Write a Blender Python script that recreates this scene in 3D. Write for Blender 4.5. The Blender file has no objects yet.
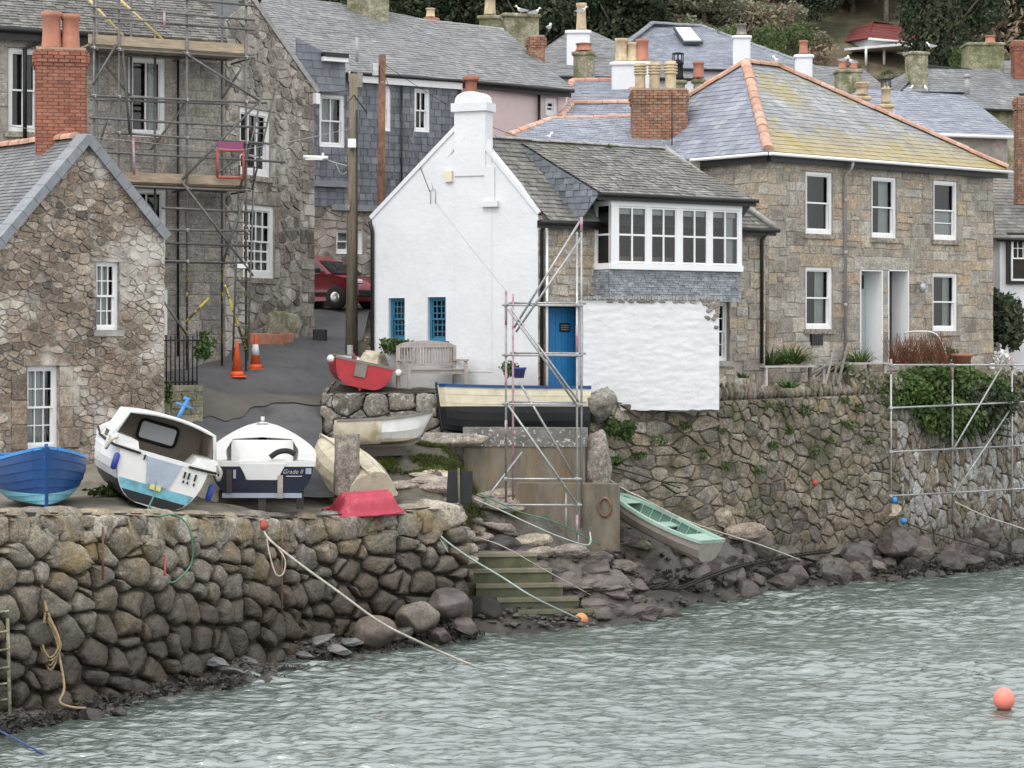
import bpy, math, random
from mathutils import Vector, Matrix, noise
R = math.radians
random.seed(11)
F, HY, HC = 2200.0, 335.0, 6.0          # focal length in pixels, horizon row, eye height over the water
sc = bpy.context.scene
COL = sc.collection
def P(px, py, d): return Vector(((px-512)*d/F, d, HC-(py-HY)*d/F))
def XY(px, d): return Vector(((px-512)*d/F, d))
def rr(a, b): return random.uniform(a, b)
def nz(x, y=0, z=0): return noise.noise(Vector((x, y, z)))

# ------------------------------------------------------------------ mesh building
class MB:
    def __init__(s): s.v=[]; s.f=[]; s.m=[]; s.a=[]; s.s=[]; s.hz=None
    def add(s, vs, fs, mat=0, rnd=None, smooth=False):
        o=len(s.v); s.v += [Vector(v) for v in vs]
        if rnd is None: rnd=random.random()
        for f in fs:
            s.f.append([i+o for i in f]); s.m.append(mat); s.a.append(rnd); s.s.append(smooth)
    def box(s, c, size, mat=0, M=None, rnd=None, bev=0.0):
        x,y,z=[q/2 for q in size]; c=Vector(c)
        if bev>0:
            b=min(bev,x*.9,y*.9,z*.9); vs=[];
            for sx in(-1,1):
                for sy in(-1,1):
                    for sz in(-1,1):
                        vs += [(sx*x,sy*(y-b),sz*(z-b)),(sx*(x-b),sy*y,sz*(z-b)),(sx*(x-b),sy*(y-b),sz*z)]
            def I(a,b_,c_,k): return ((a*2+b_)*2+c_)*3+k
            fs=[]
            fs+=[[I(0,0,0,0),I(0,0,1,0),I(0,1,1,0),I(0,1,0,0)],[I(1,0,0,0),I(1,1,0,0),I(1,1,1,0),I(1,0,1,0)],
                 [I(0,0,0,1),I(1,0,0,1),I(1,0,1,1),I(0,0,1,1)],[I(0,1,0,1),I(0,1,1,1),I(1,1,1,1),I(1,1,0,1)],
                 [I(0,0,0,2),I(0,1,0,2),I(1,1,0,2),I(1,0,0,2)],[I(0,0,1,2),I(1,0,1,2),I(1,1,1,2),I(0,1,1,2)]]
            for p in(0,1):
                for q in(0,1):
                    fs.append([I(p,q,0,0),I(p,q,0,1),I(p,q,1,1),I(p,q,1,0)])
                    fs.append([I(p,0,q,0),I(p,0,q,2),I(p,1,q,2),I(p,1,q,0)])
                    fs.append([I(0,p,q,1),I(0,p,q,2),I(1,p,q,2),I(1,p,q,1)])
                    for r_ in(0,1): fs.append([I(p,q,r_,0),I(p,q,r_,1),I(p,q,r_,2)])
        else:
            vs=[(sx*x,sy*y,sz*z) for sx in(-1,1) for sy in(-1,1) for sz in(-1,1)]
            fs=[[0,1,3,2],[4,6,7,5],[0,4,5,1],[2,3,7,6],[0,2,6,4],[1,5,7,3]]
        vs=[Vector(v) for v in vs]
        if M is not None: vs=[M@v for v in vs]
        s.add([v+c for v in vs], fs, mat, rnd)
    def hexa(s, p, mat=0, rnd=None):   # eight corners: bottom ring of four, top ring of four
        s.add(p, [[0,3,2,1],[4,5,6,7],[0,1,5,4],[1,2,6,5],[2,3,7,6],[3,0,4,7]], mat, rnd)
    def tube(s, p0, p1, r, n=8, mat=0, r1=None, cap=True, rnd=None):
        p0=Vector(p0); p1=Vector(p1); s.path([p0,p1], r, n, mat, r1, cap, rnd)
    def path(s, pts, r, n=6, mat=0, r1=None, cap=True, rnd=None):
        pts=[Vector(p) for p in pts]; k=len(pts); vs=[]
        up=None
        for i,p in enumerate(pts):
            t=(pts[min(i+1,k-1)]-pts[max(i-1,0)])
            if t.length<1e-9: t=Vector((0,0,1))
            t.normalize()
            if up is None:
                a=Vector((0,0,1)) if abs(t.z)<.9 else Vector((1,0,0)); up=t.cross(a).normalized()
            else:
                up=(up-t*up.dot(t)); up.normalize()
            w=t.cross(up); rad=r if r1 is None else r+(r1-r)*i/(k-1)
            for j in range(n):
                a=2*math.pi*j/n; vs.append(p+up*(math.cos(a)*rad)+w*(math.sin(a)*rad))
        fs=[[i*n+j,i*n+(j+1)%n,(i+1)*n+(j+1)%n,(i+1)*n+j] for i in range(k-1) for j in range(n)]
        if rnd is None: rnd=random.random()
        s.add(vs, fs, mat, rnd, True)
        if cap:
            o=len(s.v)-len(vs)
            for ring in(list(range(n))[::-1], list(range((k-1)*n,k*n))):
                s.f.append([o+i for i in ring]); s.m.append(mat); s.a.append(rnd); s.s.append(False)
    def lathe(s, c, prof, n=12, mat=0, M=None, rnd=None, smooth=True):
        c=Vector(c); vs=[]
        for (r,z) in prof:
            for j in range(n):
                a=2*math.pi*j/n; q=Vector((r*math.cos(a),r*math.sin(a),z)); vs.append(c+(M@q if M else q))
        k=len(prof)
        fs=[[i*n+j,i*n+(j+1)%n,(i+1)*n+(j+1)%n,(i+1)*n+j] for i in range(k-1) for j in range(n)]
        fs+=[list(range(n))[::-1], list(range((k-1)*n,k*n))]
        s.add(vs, fs, mat, rnd, smooth)
    def grid(s, fn, nu, nv, mat=0, smooth=True, rnd=None):
        vs=[fn(i/nu,j/nv) for j in range(nv+1) for i in range(nu+1)]
        s.add(vs,[[j*(nu+1)+i,j*(nu+1)+i+1,(j+1)*(nu+1)+i+1,(j+1)*(nu+1)+i] for j in range(nv) for i in range(nu)],mat,rnd,smooth)
    def xf(s, M): s.v=[M@v for v in s.v]; return s
    def mesh(s, name, mats, org):
        me=bpy.data.meshes.new(name)
        me.from_pydata([tuple(v-org) for v in s.v],[],s.f)
        for m in mats: me.materials.append(m)
        me.polygons.foreach_set('material_index', s.m)
        me.polygons.foreach_set('use_smooth', s.s)
        at=me.attributes.new('rnd','FLOAT','FACE'); at.data.foreach_set('value', s.a)
        if s.hz:
            at=me.attributes.new('hz','FLOAT','POINT'); at.data.foreach_set('value', s.hz)
        me.update(); return me
    def part(s, name, mats, parent, label=None):
        if not isinstance(mats,(list,tuple)): mats=[mats]
        org=ORG[parent.name]
        o=bpy.data.objects.new(name, s.mesh(name,mats,org)); COL.objects.link(o); o.parent=parent
        ORG[o.name]=org
        if label: o['label']=label
        return o
    def thing(s, name, mats, label, cat, group=None, kind=None):
        if not isinstance(mats,(list,tuple)): mats=[mats]
        xs=[v.x for v in s.v]; ys=[v.y for v in s.v]; z0=min(v.z for v in s.v)
        org=Vector(((min(xs)+max(xs))/2,(min(ys)+max(ys))/2,z0))
        o=bpy.data.objects.new(name, s.mesh(name,mats,org)); o.location=org; COL.objects.link(o); ORG[o.name]=org
        if kind: o['kind']=kind
        if label: o['label']=label
        if cat: o['category']=cat
        if group: o['group']=group
        return o
ORG={}
def thing(name, label, cat, loc, group=None):
    o=bpy.data.objects.new(name,None); COL.objects.link(o); o.location=loc; o.empty_display_size=.2
    o['label']=label; o['category']=cat
    if group: o['group']=group
    ORG[o.name]=Vector(loc); return o
def structure(mb, name, mats, kind='structure'):
    o=mb.thing(name, mats, None, None, None, kind); return o

# ------------------------------------------------------------------ materials
def newmat(name):
    m=bpy.data.materials.new(name); m.use_nodes=True; nt=m.node_tree; nt.nodes.clear()
    out=nt.nodes.new('ShaderNodeOutputMaterial'); return m,nt,out
class G:
    def __init__(s,nt): s.nt=nt
    def n(s,t,**kw):
        x=s.nt.nodes.new(t)
        for k,v in kw.items(): setattr(x,k,v)
        return x
    def l(s,a,b): s.nt.links.new(a,b)
    def noise(s,co,scale,detail=4,rough=.6,dist=0):
        x=s.n('ShaderNodeTexNoise'); x.inputs['Scale'].default_value=scale; x.inputs['Detail'].default_value=detail
        x.inputs['Roughness'].default_value=rough; x.inputs['Distortion'].default_value=dist; s.l(co,x.inputs['Vector']); return x.outputs['Fac']
    def rng(s,v,a,b,c=0.,d=1.):
        x=s.n('ShaderNodeMapRange'); s.l(v,x.inputs[0])
        for i,q in enumerate((a,b,c,d)): x.inputs[i+1].default_value=q
        return x.outputs[0]
    def math(s,op,a,b):
        x=s.n('ShaderNodeMath',operation=op)
        for i,q in enumerate((a,b)):
            if isinstance(q,(int,float)): x.inputs[i].default_value=q
            else: s.l(q,x.inputs[i])
        return x.outputs[0]
    def mix(s,fac,a,b,blend='MIX'):
        x=s.n('ShaderNodeMix',data_type='RGBA',blend_type=blend)
        for i,q in ((0,fac),(6,a),(7,b)):
            if isinstance(q,(int,float)): x.inputs[i].default_value=q
            elif isinstance(q,tuple): x.inputs[i].default_value=(*q[:3],1)
            else: s.l(q,x.inputs[i])
        return x.outputs[2]
    def ramp(s,v,cols,interp='LINEAR'):
        x=s.n('ShaderNodeValToRGB'); e=x.color_ramp; e.interpolation=interp; k=len(cols)
        while len(e.elements)<k: e.elements.new(.5)
        for i,c in enumerate(cols): e.elements[i].position=i/max(k-1,1); e.elements[i].color=(*c,1)
        s.l(v,x.inputs[0]); return x.outputs[0]
def pmat(name, cols, rough=.85, nscale=5, namt=.35, bump=.3, bscale=22, spots=(), tide=None, metal=0., obj=False, spec=.4, stretch=None, coat=0, fine=None, objco=False, bdist=.03):
    m,nt,out=newmat(name); g=G(nt)
    p=g.n('ShaderNodeBsdfPrincipled'); g.l(p.outputs[0],out.inputs[0])
    geo=g.n('ShaderNodeNewGeometry'); co=geo.outputs['Position']
    if objco:
        tc=g.n('ShaderNodeTexCoord'); co=tc.outputs['Object']
    if stretch:
        mp=g.n('ShaderNodeMapping'); mp.inputs['Scale'].default_value=stretch; g.l(co,mp.inputs[0]); cs=mp.outputs[0]
    else: cs=co
    if len(cols)>1:
        if obj: v=g.n('ShaderNodeObjectInfo').outputs['Random']
        else:
            v=g.n('ShaderNodeAttribute',attribute_name='rnd').outputs['Fac']
        c=g.ramp(v,cols)
    else:
        c=g.n('ShaderNodeRGB'); c.outputs[0].default_value=(*cols[0],1); c=c.outputs[0]
    n1=g.noise(cs,nscale,6,.65); n2=g.noise(cs,nscale*.17,3)
    if namt>0:
        c=g.mix(1.,c,g.ramp(g.rng(n1,.25,.75),[(1-namt,)*3,(1+namt*.8,)*3]),'MULTIPLY')
        c=g.mix(1.,c,g.ramp(g.rng(n2,.3,.7),[(1-namt*.5,)*3,(1+namt*.4,)*3]),'MULTIPLY')
    if fine:
        n3=g.noise(cs,fine[0],4,.7); c=g.mix(1.,c,g.ramp(g.rng(n3,.3,.7),[(1-fine[1],)*3,(1+fine[1],)*3]),'MULTIPLY')
        n4=g.noise(cs,fine[0]*2.6,3,.7); c=g.mix(1.,c,g.ramp(g.rng(n4,.35,.65),[(1-fine[1]*.8,)*3,(1+fine[1]*.8,)*3]),'MULTIPLY')
    for (sc_,sz,lo,hi,amt) in spots:
        q=g.noise(cs,sz,5,.7); c=g.mix(g.rng(q,lo,hi,0,amt),c,sc_)
    r=rough
    if tide:
        z0,z1,tc_,amt=tide
        sx=g.n('ShaderNodeSeparateXYZ'); g.l(geo.outputs['Position'],sx.inputs[0])
        zz=g.math('ADD',sx.outputs[2],g.rng(g.noise(co,1.3,3),0,1,-.5,.5))
        f=g.rng(zz,z1,z0,0,amt); c=g.mix(f,c,tc_,'MIX')
        r=g.rng(zz,z1,z0,rough,.42)
    g.l(c,p.inputs['Base Color'])
    if isinstance(r,float) or isinstance(r,int): p.inputs['Roughness'].default_value=r
    else: g.l(r,p.inputs['Roughness'])
    p.inputs['Metallic'].default_value=metal
    p.inputs['Specular IOR Level'].default_value=spec
    if coat: p.inputs['Coat Weight'].default_value=coat; p.inputs['Coat Roughness'].default_value=.08
    if bump>0:
        b=g.n('ShaderNodeBump'); b.inputs['Strength'].default_value=bump; b.inputs['Distance'].default_value=bdist
        g.l(g.noise(cs,bscale,5,.65),b.inputs['Height']); g.l(b.outputs[0],p.inputs['Normal'])
    return m
def leafmat(name, cols, obj=False):
    cols=[tuple(c*1.35 for c in q) for q in cols]
    m,nt,out=newmat(name); g=G(nt)
    v=g.n('ShaderNodeAttribute',attribute_name='rnd').outputs['Fac']
    c=g.ramp(v,cols)
    p=g.n('ShaderNodeBsdfPrincipled'); g.l(c,p.inputs['Base Color']); p.inputs['Roughness'].default_value=.6; p.inputs['Specular IOR Level'].default_value=.3
    t=g.n('ShaderNodeBsdfTranslucent'); g.l(c,t.inputs[0])
    x=g.n('ShaderNodeMixShader'); x.inputs[0].default_value=.2; g.l(p.outputs[0],x.inputs[1]); g.l(t.outputs[0],x.inputs[2]); g.l(x.outputs[0],out.inputs[0]); return m
def glassmat(name, tint=(.8,.85,.85), base=.055):
    m,nt,out=newmat(name); g=G(nt)
    t=g.n('ShaderNodeBsdfTransparent'); t.inputs[0].default_value=(*tint,1)
    s=g.n('ShaderNodeBsdfGlossy'); s.inputs['Roughness'].default_value=.04
    f=g.n('ShaderNodeFresnel'); f.inputs[0].default_value=1.5
    b=g.n('ShaderNodeBump'); b.inputs['Strength'].default_value=.15; b.inputs['Distance'].default_value=.02
    geo=g.n('ShaderNodeNewGeometry'); g.l(g.noise(geo.outputs['Position'],1.5,2),b.inputs['Height']); g.l(b.outputs[0],s.inputs['Normal'])
    x=g.n('ShaderNodeMixShader'); g.l(g.math('ADD',f.outputs[0],base-.04),x.inputs[0]); g.l(t.outputs[0],x.inputs[1]); g.l(s.outputs[0],x.inputs[2]); g.l(x.outputs[0],out.inputs[0]); return m

LICH=((.55,.54,.48),9,.62,.72,.6); LICHY=((.40,.27,.05),5,.62,.75,.5); MOSS=((.05,.07,.02),3,.6,.72,.7)
mt={}
mt['rubble_brown']=pmat('brown_rubble_stone',fine=(15,.42),cols=[(0.100,0.084,0.068),(0.265,0.207,0.158),(0.204,0.165,0.132),(0.352,0.293,0.235),(0.223,0.164,0.125),(0.426,0.377,0.317),(0.313,0.245,0.183),(0.169,0.142,0.115)],spots=[((.60,.575,.52),.55,.50,.62,.75),((.10,.075,.055),.8,.56,.7,.55),LICH],namt=.4)
mt['rubble_grey']=pmat('grey_rubble_stone',fine=(15,.42),cols=[(0.093,0.085,0.077),(0.243,0.213,0.187),(0.189,0.169,0.152),(0.330,0.299,0.269),(0.202,0.171,0.150),(0.408,0.383,0.351),(0.287,0.251,0.218),(0.159,0.144,0.131)],spots=[((.60,.575,.52),.55,.50,.62,.75),((.10,.075,.055),.8,.56,.7,.55),LICH],namt=.4)
mt['rubble_warm']=pmat('warm_random_granite',fine=(15,.42),cols=[(0.229,0.207,0.177),(0.380,0.331,0.267),(0.404,0.310,0.216),(0.323,0.293,0.250),(0.448,0.422,0.368),(0.430,0.351,0.266),(0.392,0.373,0.326),(0.284,0.251,0.209)],spots=[((.13,.115,.095),.9,.55,.7,.5),LICH],namt=.35)
mt['granite_grey']=pmat('grey_coursed_granite',fine=(15,.42),cols=[(0.242,0.229,0.212),(0.328,0.310,0.283),(0.278,0.260,0.239),(0.373,0.347,0.312),(0.297,0.266,0.232)],spots=[((.12,.11,.10),.7,.54,.7,.45),((.42,.40,.37),.9,.6,.72,.4),LICH],namt=.35)
mt['mortar_pale']=pmat('pale_lime_mortar',[(0.30,0.275,0.235)],namt=.45,bump=.6,spots=[((.62,.6,.55),.55,.53,.66,.8),((.07,.06,.05),1.2,.52,.66,.75)])
mt['mortar_grey']=pmat('grey_mortar',[(0.330,0.300,0.262)],namt=.35,bump=.5)
mt['mortar_earth']=pmat('earthy_wall_joint',[(.115,.098,.072)],namt=.4,bump=.8,bscale=12)
mt['mortar_dark']=pmat('dark_open_joint',[(0.048,0.044,0.036)],namt=.3,bump=.5)
mt['quay_stone']=pmat('weathered_quay_stone',fine=(15,.42),cols=[(0.234,0.203,0.159),(0.306,0.276,0.224),(0.264,0.224,0.162),(0.356,0.326,0.276),(0.214,0.194,0.168),(0.315,0.254,0.153)],nscale=3.5,namt=.55,bump=.9,bscale=7,bdist=.09,spots=[LICH,((.62,.61,.56),17,.635,.68,.55),((.21,.14,.04),1.0,.50,.64,.6),((.09,.08,.065),.8,.52,.68,.6)],tide=(.9,2.5,(.048,.037,.029),.93))
mt['terrace_stone']=pmat('mossy_terrace_stone',fine=(15,.42),cols=[(0.189,0.164,0.124),(0.269,0.238,0.184),(0.230,0.189,0.135),(0.319,0.289,0.238),(0.169,0.149,0.124),(0.298,0.238,0.159)],nscale=4,namt=.55,bump=.9,bscale=9,bdist=.08,spots=[LICH,((.055,.065,.025),1.1,.5,.66,.75),((.06,.055,.045),.7,.52,.66,.6),((.25,.19,.06),1.6,.6,.72,.5)],tide=(.3,1.7,(.06,.052,.042),.85))
mt['terrace_pale']=pmat('pale_lichened_terrace_stone',fine=(15,.42),cols=[(0.184,0.159,0.117),(0.276,0.251,0.201),(0.432,0.432,0.418),(0.209,0.167,0.109),(0.432,0.432,0.432),(0.201,0.167,0.100)],nscale=4,namt=.5,bump=.9,bscale=9,bdist=.08,spots=[((.66,.66,.63),3.2,.60,.65,.75),MOSS,((.25,.19,.06),1.6,.6,.72,.5)],tide=(.4,1.6,(.06,.052,.042),.85))
mt['bank_stone']=pmat('lichened_bank_stone',fine=(15,.42),cols=[(0.155,0.139,0.116),(0.265,0.243,0.210),(0.210,0.188,0.155)],nscale=3,namt=.5,bump=.6,bscale=15,spots=[((.5,.5,.46),5,.56,.64,.7),MOSS])
mt['white_render']=pmat('white_painted_render',tide=(4.55,5.5,(.42,.41,.37),.6),cols=[(.70,.715,.74)],rough=.75,nscale=1.2,namt=.07,bump=.45,bscale=7,spots=[((.50,.50,.48),1.1,.56,.75,.28),((.36,.36,.32),3.,.66,.78,.35)])
mt['white_stone']=pmat('white_painted_stone',[(.72,.72,.735),(.69,.69,.71),(.735,.735,.745)],rough=.75,nscale=2.5,namt=.07,bump=.3,bscale=12,spots=[((.45,.42,.36),4,.68,.8,.5)])
mt['paint_white']=pmat('white_gloss_paint',[(.80,.805,.81)],rough=.35,namt=.04,bump=0)
mt['paint_blue']=pmat('teal_blue_paint',[(.03,.16,.27)],rough=.4,namt=.15,bump=.1)
mt['door_blue']=pmat('bright_blue_door_paint',[(.025,.20,.46)],rough=.45,namt=.15,bump=.15,bscale=9)
mt['grey_door']=pmat('pale_green_grey_paint',[(.42,.47,.46)],rough=.4,namt=.06,bump=0)
mt['dark_door']=pmat('dark_slate_paint',[(.05,.06,.07)],rough=.4,namt=.1,bump=0)
mt['black_paint']=pmat('black_cast_iron',[(.014,.014,.015)],rough=.45,namt=.2,bump=.1)
mt['grey_pipe']=pmat('grey_plastic_pipe',[(.34,.34,.34)],rough=.5,namt=.1,bump=0)
mt['lead']=pmat('grey_lead_flashing',[(.24,.255,.275)],rough=.6,namt=.25,bump=.2,bscale=8)
mt['cement']=pmat('grey_cement_coping',[(0.338,0.331,0.319)],namt=.4,bump=.5,spots=[LICH])
mt['slate_blue']=pmat('blue_grey_slate',[(0.195, 0.21, 0.265), (0.268, 0.284, 0.341), (0.232, 0.252, 0.306), (0.319, 0.334, 0.38), (0.213, 0.225, 0.268)],rough=.55,nscale=3,namt=.22,bump=.25,spots=[((.36,.36,.34),7,.66,.76,.5)])
mt['slate_lichen']=pmat('lichened_slate',[(0.232,0.248,0.276),(0.298,0.309,0.320),(0.254,0.265,0.276),(0.342,0.342,0.342)],rough=.65,nscale=4,namt=.3,bump=.3,tide=(10.5,11.75,(.40,.29,.05),.75),spots=[((.40,.31,.055),.55,.50,.64,.55),((.16,.17,.07),1.1,.56,.7,.5),((.42,.30,.04),3,.58,.72,.55)])
mt['slate_old']=pmat('old_grey_slate',[(0.136,0.136,0.131),(0.215,0.209,0.198),(0.169,0.167,0.158),(0.271,0.266,0.249),(0.153,0.147,0.136)],rough=.8,nscale=5,namt=.4,bump=.5,spots=[((.24,.20,.10),.8,.56,.7,.4),((.36,.34,.29),5,.62,.72,.5),((.09,.09,.05),1.5,.55,.7,.5)])
mt['slate_grey']=pmat('grey_slate',[(0.158,0.163,0.174),(0.222,0.226,0.232),(0.190,0.195,0.200),(0.258,0.258,0.258)],rough=.65,nscale=3,namt=.3,bump=.3,spots=[((.33,.32,.29),1.5,.6,.75,.4)])
mt['slate_hung']=pmat('dark_hung_slate',[(0.101,0.115,0.135),(0.169,0.182,0.209),(0.128,0.142,0.165),(0.216,0.230,0.257)],rough=.55,namt=.25,bump=.2)
mt['slate_stack']=pmat('thin_stacked_slate',[(.17,.185,.21),(.28,.30,.33),(.22,.235,.26),(.37,.39,.42)],rough=.7,namt=.35,bump=.4)
mt['terracotta']=pmat('terracotta_ridge_tile',[(.50,.27,.19),(.58,.36,.27),(.46,.27,.20),(.60,.42,.34)],namt=.3,bump=.2,spots=[LICH,((.45,.32,.08),4,.62,.74,.5)])
mt['pot_red']=pmat('red_clay_pot',[(.43,.19,.13)],namt=.25,bump=.15)
mt['pot_buff']=pmat('buff_clay_pot',[(.52,.42,.28)],namt=.4,bump=.15)
mt['pink_render']=pmat('pale_pink_render',[(.62,.50,.49)],rough=.8,namt=.08,bump=.15)
mt['brick_red']=pmat('bright_red_brick',[(0.304,0.120,0.078),(0.359,0.156,0.106),(0.258,0.097,0.064),(0.322,0.133,0.087)],namt=.35,bump=.3)
mt['brick_old']=pmat('old_brown_brick',[(.28,.13,.08),(.36,.19,.12),(.23,.115,.08),(.32,.21,.15),(.19,.12,.09)],namt=.4,bump=.4,spots=[LICH])
mt['brick_joint']=pmat('brick_mortar',[(.38,.28,.21)],namt=.25,bump=.3)
mt['mossy']=pmat('mossy_stone_block',fine=(15,.42),cols=[(0.260,0.247,0.169),(0.351,0.325,0.247),(0.195,0.195,0.117)],namt=.5,bump=.6,spots=[((.09,.10,.03),2,.45,.6,.8),LICH])
mt['galv']=pmat('galvanised_tube',[(0.376,0.381,0.387),(0.464,0.464,0.464),(0.309,0.309,0.309)],rough=.45,metal=.6,nscale=14,namt=.35,bump=.1,spots=[((.16,.10,.07),9,.63,.75,.7)])
mt['tube_dull']=pmat('dull_scaffold_tube',[(0.131,0.131,0.128),(0.170,0.167,0.161),(0.099,0.099,0.099)],rough=.55,metal=.4,nscale=12,namt=.4,bump=.1,spots=[((.15,.09,.06),8,.6,.75,.6)])
mt['tube_pink']=pmat('pink_tagged_tube',[(.50,.16,.27),(.42,.24,.30)],rough=.5,nscale=12,namt=.3,bump=.1,spots=[((.40,.40,.40),7,.45,.55,.8)])
mt['plank']=pmat('weathered_scaffold_board',[(0.351,0.273,0.195),(0.429,0.351,0.260),(0.286,0.227,0.169)],nscale=6,namt=.4,bump=.4,stretch=(.6,.6,4))
mt['teak']=pmat('silvered_teak',[(.36,.32,.29),(.43,.39,.36),(.31,.275,.25)],nscale=9,namt=.25,bump=.2)
mt['pole_wood']=pmat('weathered_pole_wood',[(.20,.165,.12)],nscale=9,namt=.5,bump=.5,stretch=(3,3,.25),spots=[((.10,.11,.06),2,.5,.7,.5)])
mt['rust']=pmat('rusted_steel',[(.20,.10,.065)],nscale=6,namt=.6,bump=.4,spots=[((.42,.38,.33),4,.6,.72,.6)])
mt['concrete']=pmat('stained_concrete',cols=[(0.202,0.177,0.137)],nscale=2.5,namt=.45,bump=.4,stretch=(1.5,1.5,.35),spots=[((.30,.19,.06),1.2,.5,.7,.55),((.06,.06,.05),2.2,.58,.7,.6)])
mt['concrete_top']=pmat('lichen_spotted_concrete',[(0.198,0.189,0.171)],nscale=2.5,namt=.45,bump=.5,spots=[((.72,.72,.70),13,.565,.60,.9),((.09,.09,.08),2,.5,.7,.5)])
mt['step_riser']=pmat('dark_algae_riser',[(.10,.105,.06)],nscale=3,namt=.5,bump=.4,tide=(.2,1.0,(.045,.05,.03),.7))
mt['step_stone']=pmat('algae_covered_step',[(0.252,0.233,0.172)],nscale=3,namt=.45,bump=.4,spots=[((.10,.115,.05),1.5,.5,.68,.4)],tide=(.3,1.3,(.10,.10,.055),.7))
mt['granite_post']=pmat('lichened_granite_post',fine=(15,.42),cols=[(0.299,0.267,0.227)],nscale=7,namt=.6,bump=.8,bscale=18,spots=[((.55,.54,.48),9,.58,.68,.7),((.10,.09,.06),3,.55,.7,.7)])
mt['asphalt']=pmat('worn_asphalt',[(0.092,0.092,0.097)],rough=.75,nscale=1.1,namt=.3,bump=.35,bscale=60,spots=[((.05,.06,.03),2,.68,.78,.4),((.125,.12,.112),.55,.5,.68,.45),((.035,.035,.036),1.3,.55,.7,.5),((.17,.165,.155),7,.68,.74,.4)])
mt['patch']=pmat('pale_road_patch',[(0.108,0.099,0.086)],rough=.8,nscale=2,namt=.25,bump=.4,bscale=50)
mt['quay_floor']=pmat('dirty_quay_floor',[(0.208,0.189,0.156)],nscale=1.5,namt=.45,bump=.5,spots=[((.05,.075,.02),1.4,.55,.66,.8)])
mt['earth']=pmat('dark_gravel_earth',[(.115,.10,.08)],nscale=3,namt=.5,bump=.8,bscale=12,spots=[((.05,.08,.02),1.2,.58,.7,.7)])
mt['foreshore']=pmat('wet_foreshore_gravel',[(0.119,0.105,0.091)],rough=.6,nscale=5,namt=.6,bump=.6,bscale=10,tide=(-.1,.9,(.03,.027,.025),.85))
mt['rock_grey']=pmat('dry_grey_brown_rock',fine=(15,.42),cols=[(0.284,0.243,0.196),(0.392,0.351,0.284),(0.324,0.257,0.203),(0.446,0.392,0.297),(0.270,0.236,0.216),(0.365,0.297,0.257)],obj=True,nscale=3,namt=.5,bump=.7,bscale=9,spots=[LICH,((.24,.17,.05),2,.62,.74,.4)],tide=(.2,1.5,(.05,.04,.037),.85))
mt['rock_wet']=pmat('dark_wet_rock',[(0.089,0.075,0.069),(0.155,0.135,0.120),(0.106,0.089,0.081),(0.131,0.111,0.103),(0.076,0.071,0.068)],obj=True,rough=.42,nscale=3,namt=.45,bump=.6,bscale=9,tide=(-.05,.45,(.022,.02,.018),.8))
mt['rock_slate']=pmat('grey_wet_slate_rock',[(.15,.15,.155),(.21,.205,.20),(.18,.175,.17)],obj=True,rough=.38,nscale=3,namt=.45,bump=.6,bscale=9)
mt['pebble']=pmat('wet_shingle',[(0.034,0.032,0.030),(0.067,0.062,0.056),(0.046,0.040,0.035),(0.107,0.101,0.094),(0.034,0.030,0.021)],rough=.4,namt=.3,bump=0)
mt['grass']=leafmat('short_grass',[(.045,.075,.015),(.10,.13,.03),(.07,.10,.025),(.16,.17,.06)])
mt['leaf_dark']=leafmat('dark_evergreen_leaf',[(.016,.024,.014),(.036,.050,.027),(.062,.078,.043),(.024,.034,.019)])
mt['leaf_mid']=leafmat('mid_green_leaf',[(.022,.042,.014),(.05,.085,.026),(.085,.115,.04),(.03,.055,.02)])
mt['leaf_grey']=leafmat('grey_green_leaf',[(.085,.095,.055),(.16,.165,.105),(.22,.215,.15),(.11,.11,.075)])
mt['leaf_brown']=leafmat('brown_winter_scrub',[(.09,.065,.048),(.17,.125,.09),(.25,.19,.135),(.125,.085,.065)])
mt['leaf_red']=leafmat('dark_red_leaf',[(.07,.018,.018),(.12,.035,.03),(.05,.02,.018),(.15,.06,.05)])
mt['leaf_strap']=leafmat('strap_leaf',[(.03,.055,.015),(.07,.12,.03),(.05,.085,.025),(.12,.16,.06)])
mt['leaf_rust']=leafmat('rust_brown_stem',[(.10,.035,.02),(.19,.085,.05),(.14,.055,.03)])
mt['hill']=pmat('bracken_hillside',[(0.161,0.132,0.085)],nscale=1.2,namt=.6,bump=.8,bscale=2,spots=[((.035,.05,.018),.12,.45,.6,.8),((.12,.075,.05),.3,.55,.7,.7)])
mt['bark']=pmat('grey_brown_bark',[(.12,.10,.08)],nscale=6,namt=.4,bump=.6,stretch=(3,3,.5))
mt['curtain']=pmat('white_net_curtain',[(.62,.62,.60)],rough=.9,namt=.12,bump=0)
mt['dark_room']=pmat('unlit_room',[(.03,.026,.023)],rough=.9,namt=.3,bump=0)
mt['glass']=glassmat('window_glass')
mt['orange']=pmat('cone_orange_plastic',[(.72,.12,.035)],rough=.5,namt=.15,bump=0)
mt['reflect']=pmat('cone_white_band',[(.72,.72,.72)],rough=.4,namt=.1,bump=0)
mt['yellow']=pmat('yellow_black_tape',[(.55,.47,.06)],rough=.5,nscale=9,namt=.2,bump=0,spots=[((.03,.03,.03),5,.5,.54,.9)])
mt['yellow_pole']=pmat('pale_yellow_pole',[(.72,.60,.25)],rough=.5,namt=.15,bump=0)
mt['magenta']=pmat('magenta_panel',[(.26,.06,.14)],rough=.5,namt=.1,bump=0)
mt['safety_red']=pmat('red_gate_paint',[(.38,.07,.05)],rough=.5,namt=.2,bump=0)
mt['car_red']=pmat('deep_red_car_paint',[(0.255,0.012,0.030)],rough=.3,namt=.03,bump=0,coat=.6)
mt['car_glass']=pmat('dark_car_glass',[(.02,.022,.025)],rough=.06,namt=0,bump=0,spec=.7)
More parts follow.
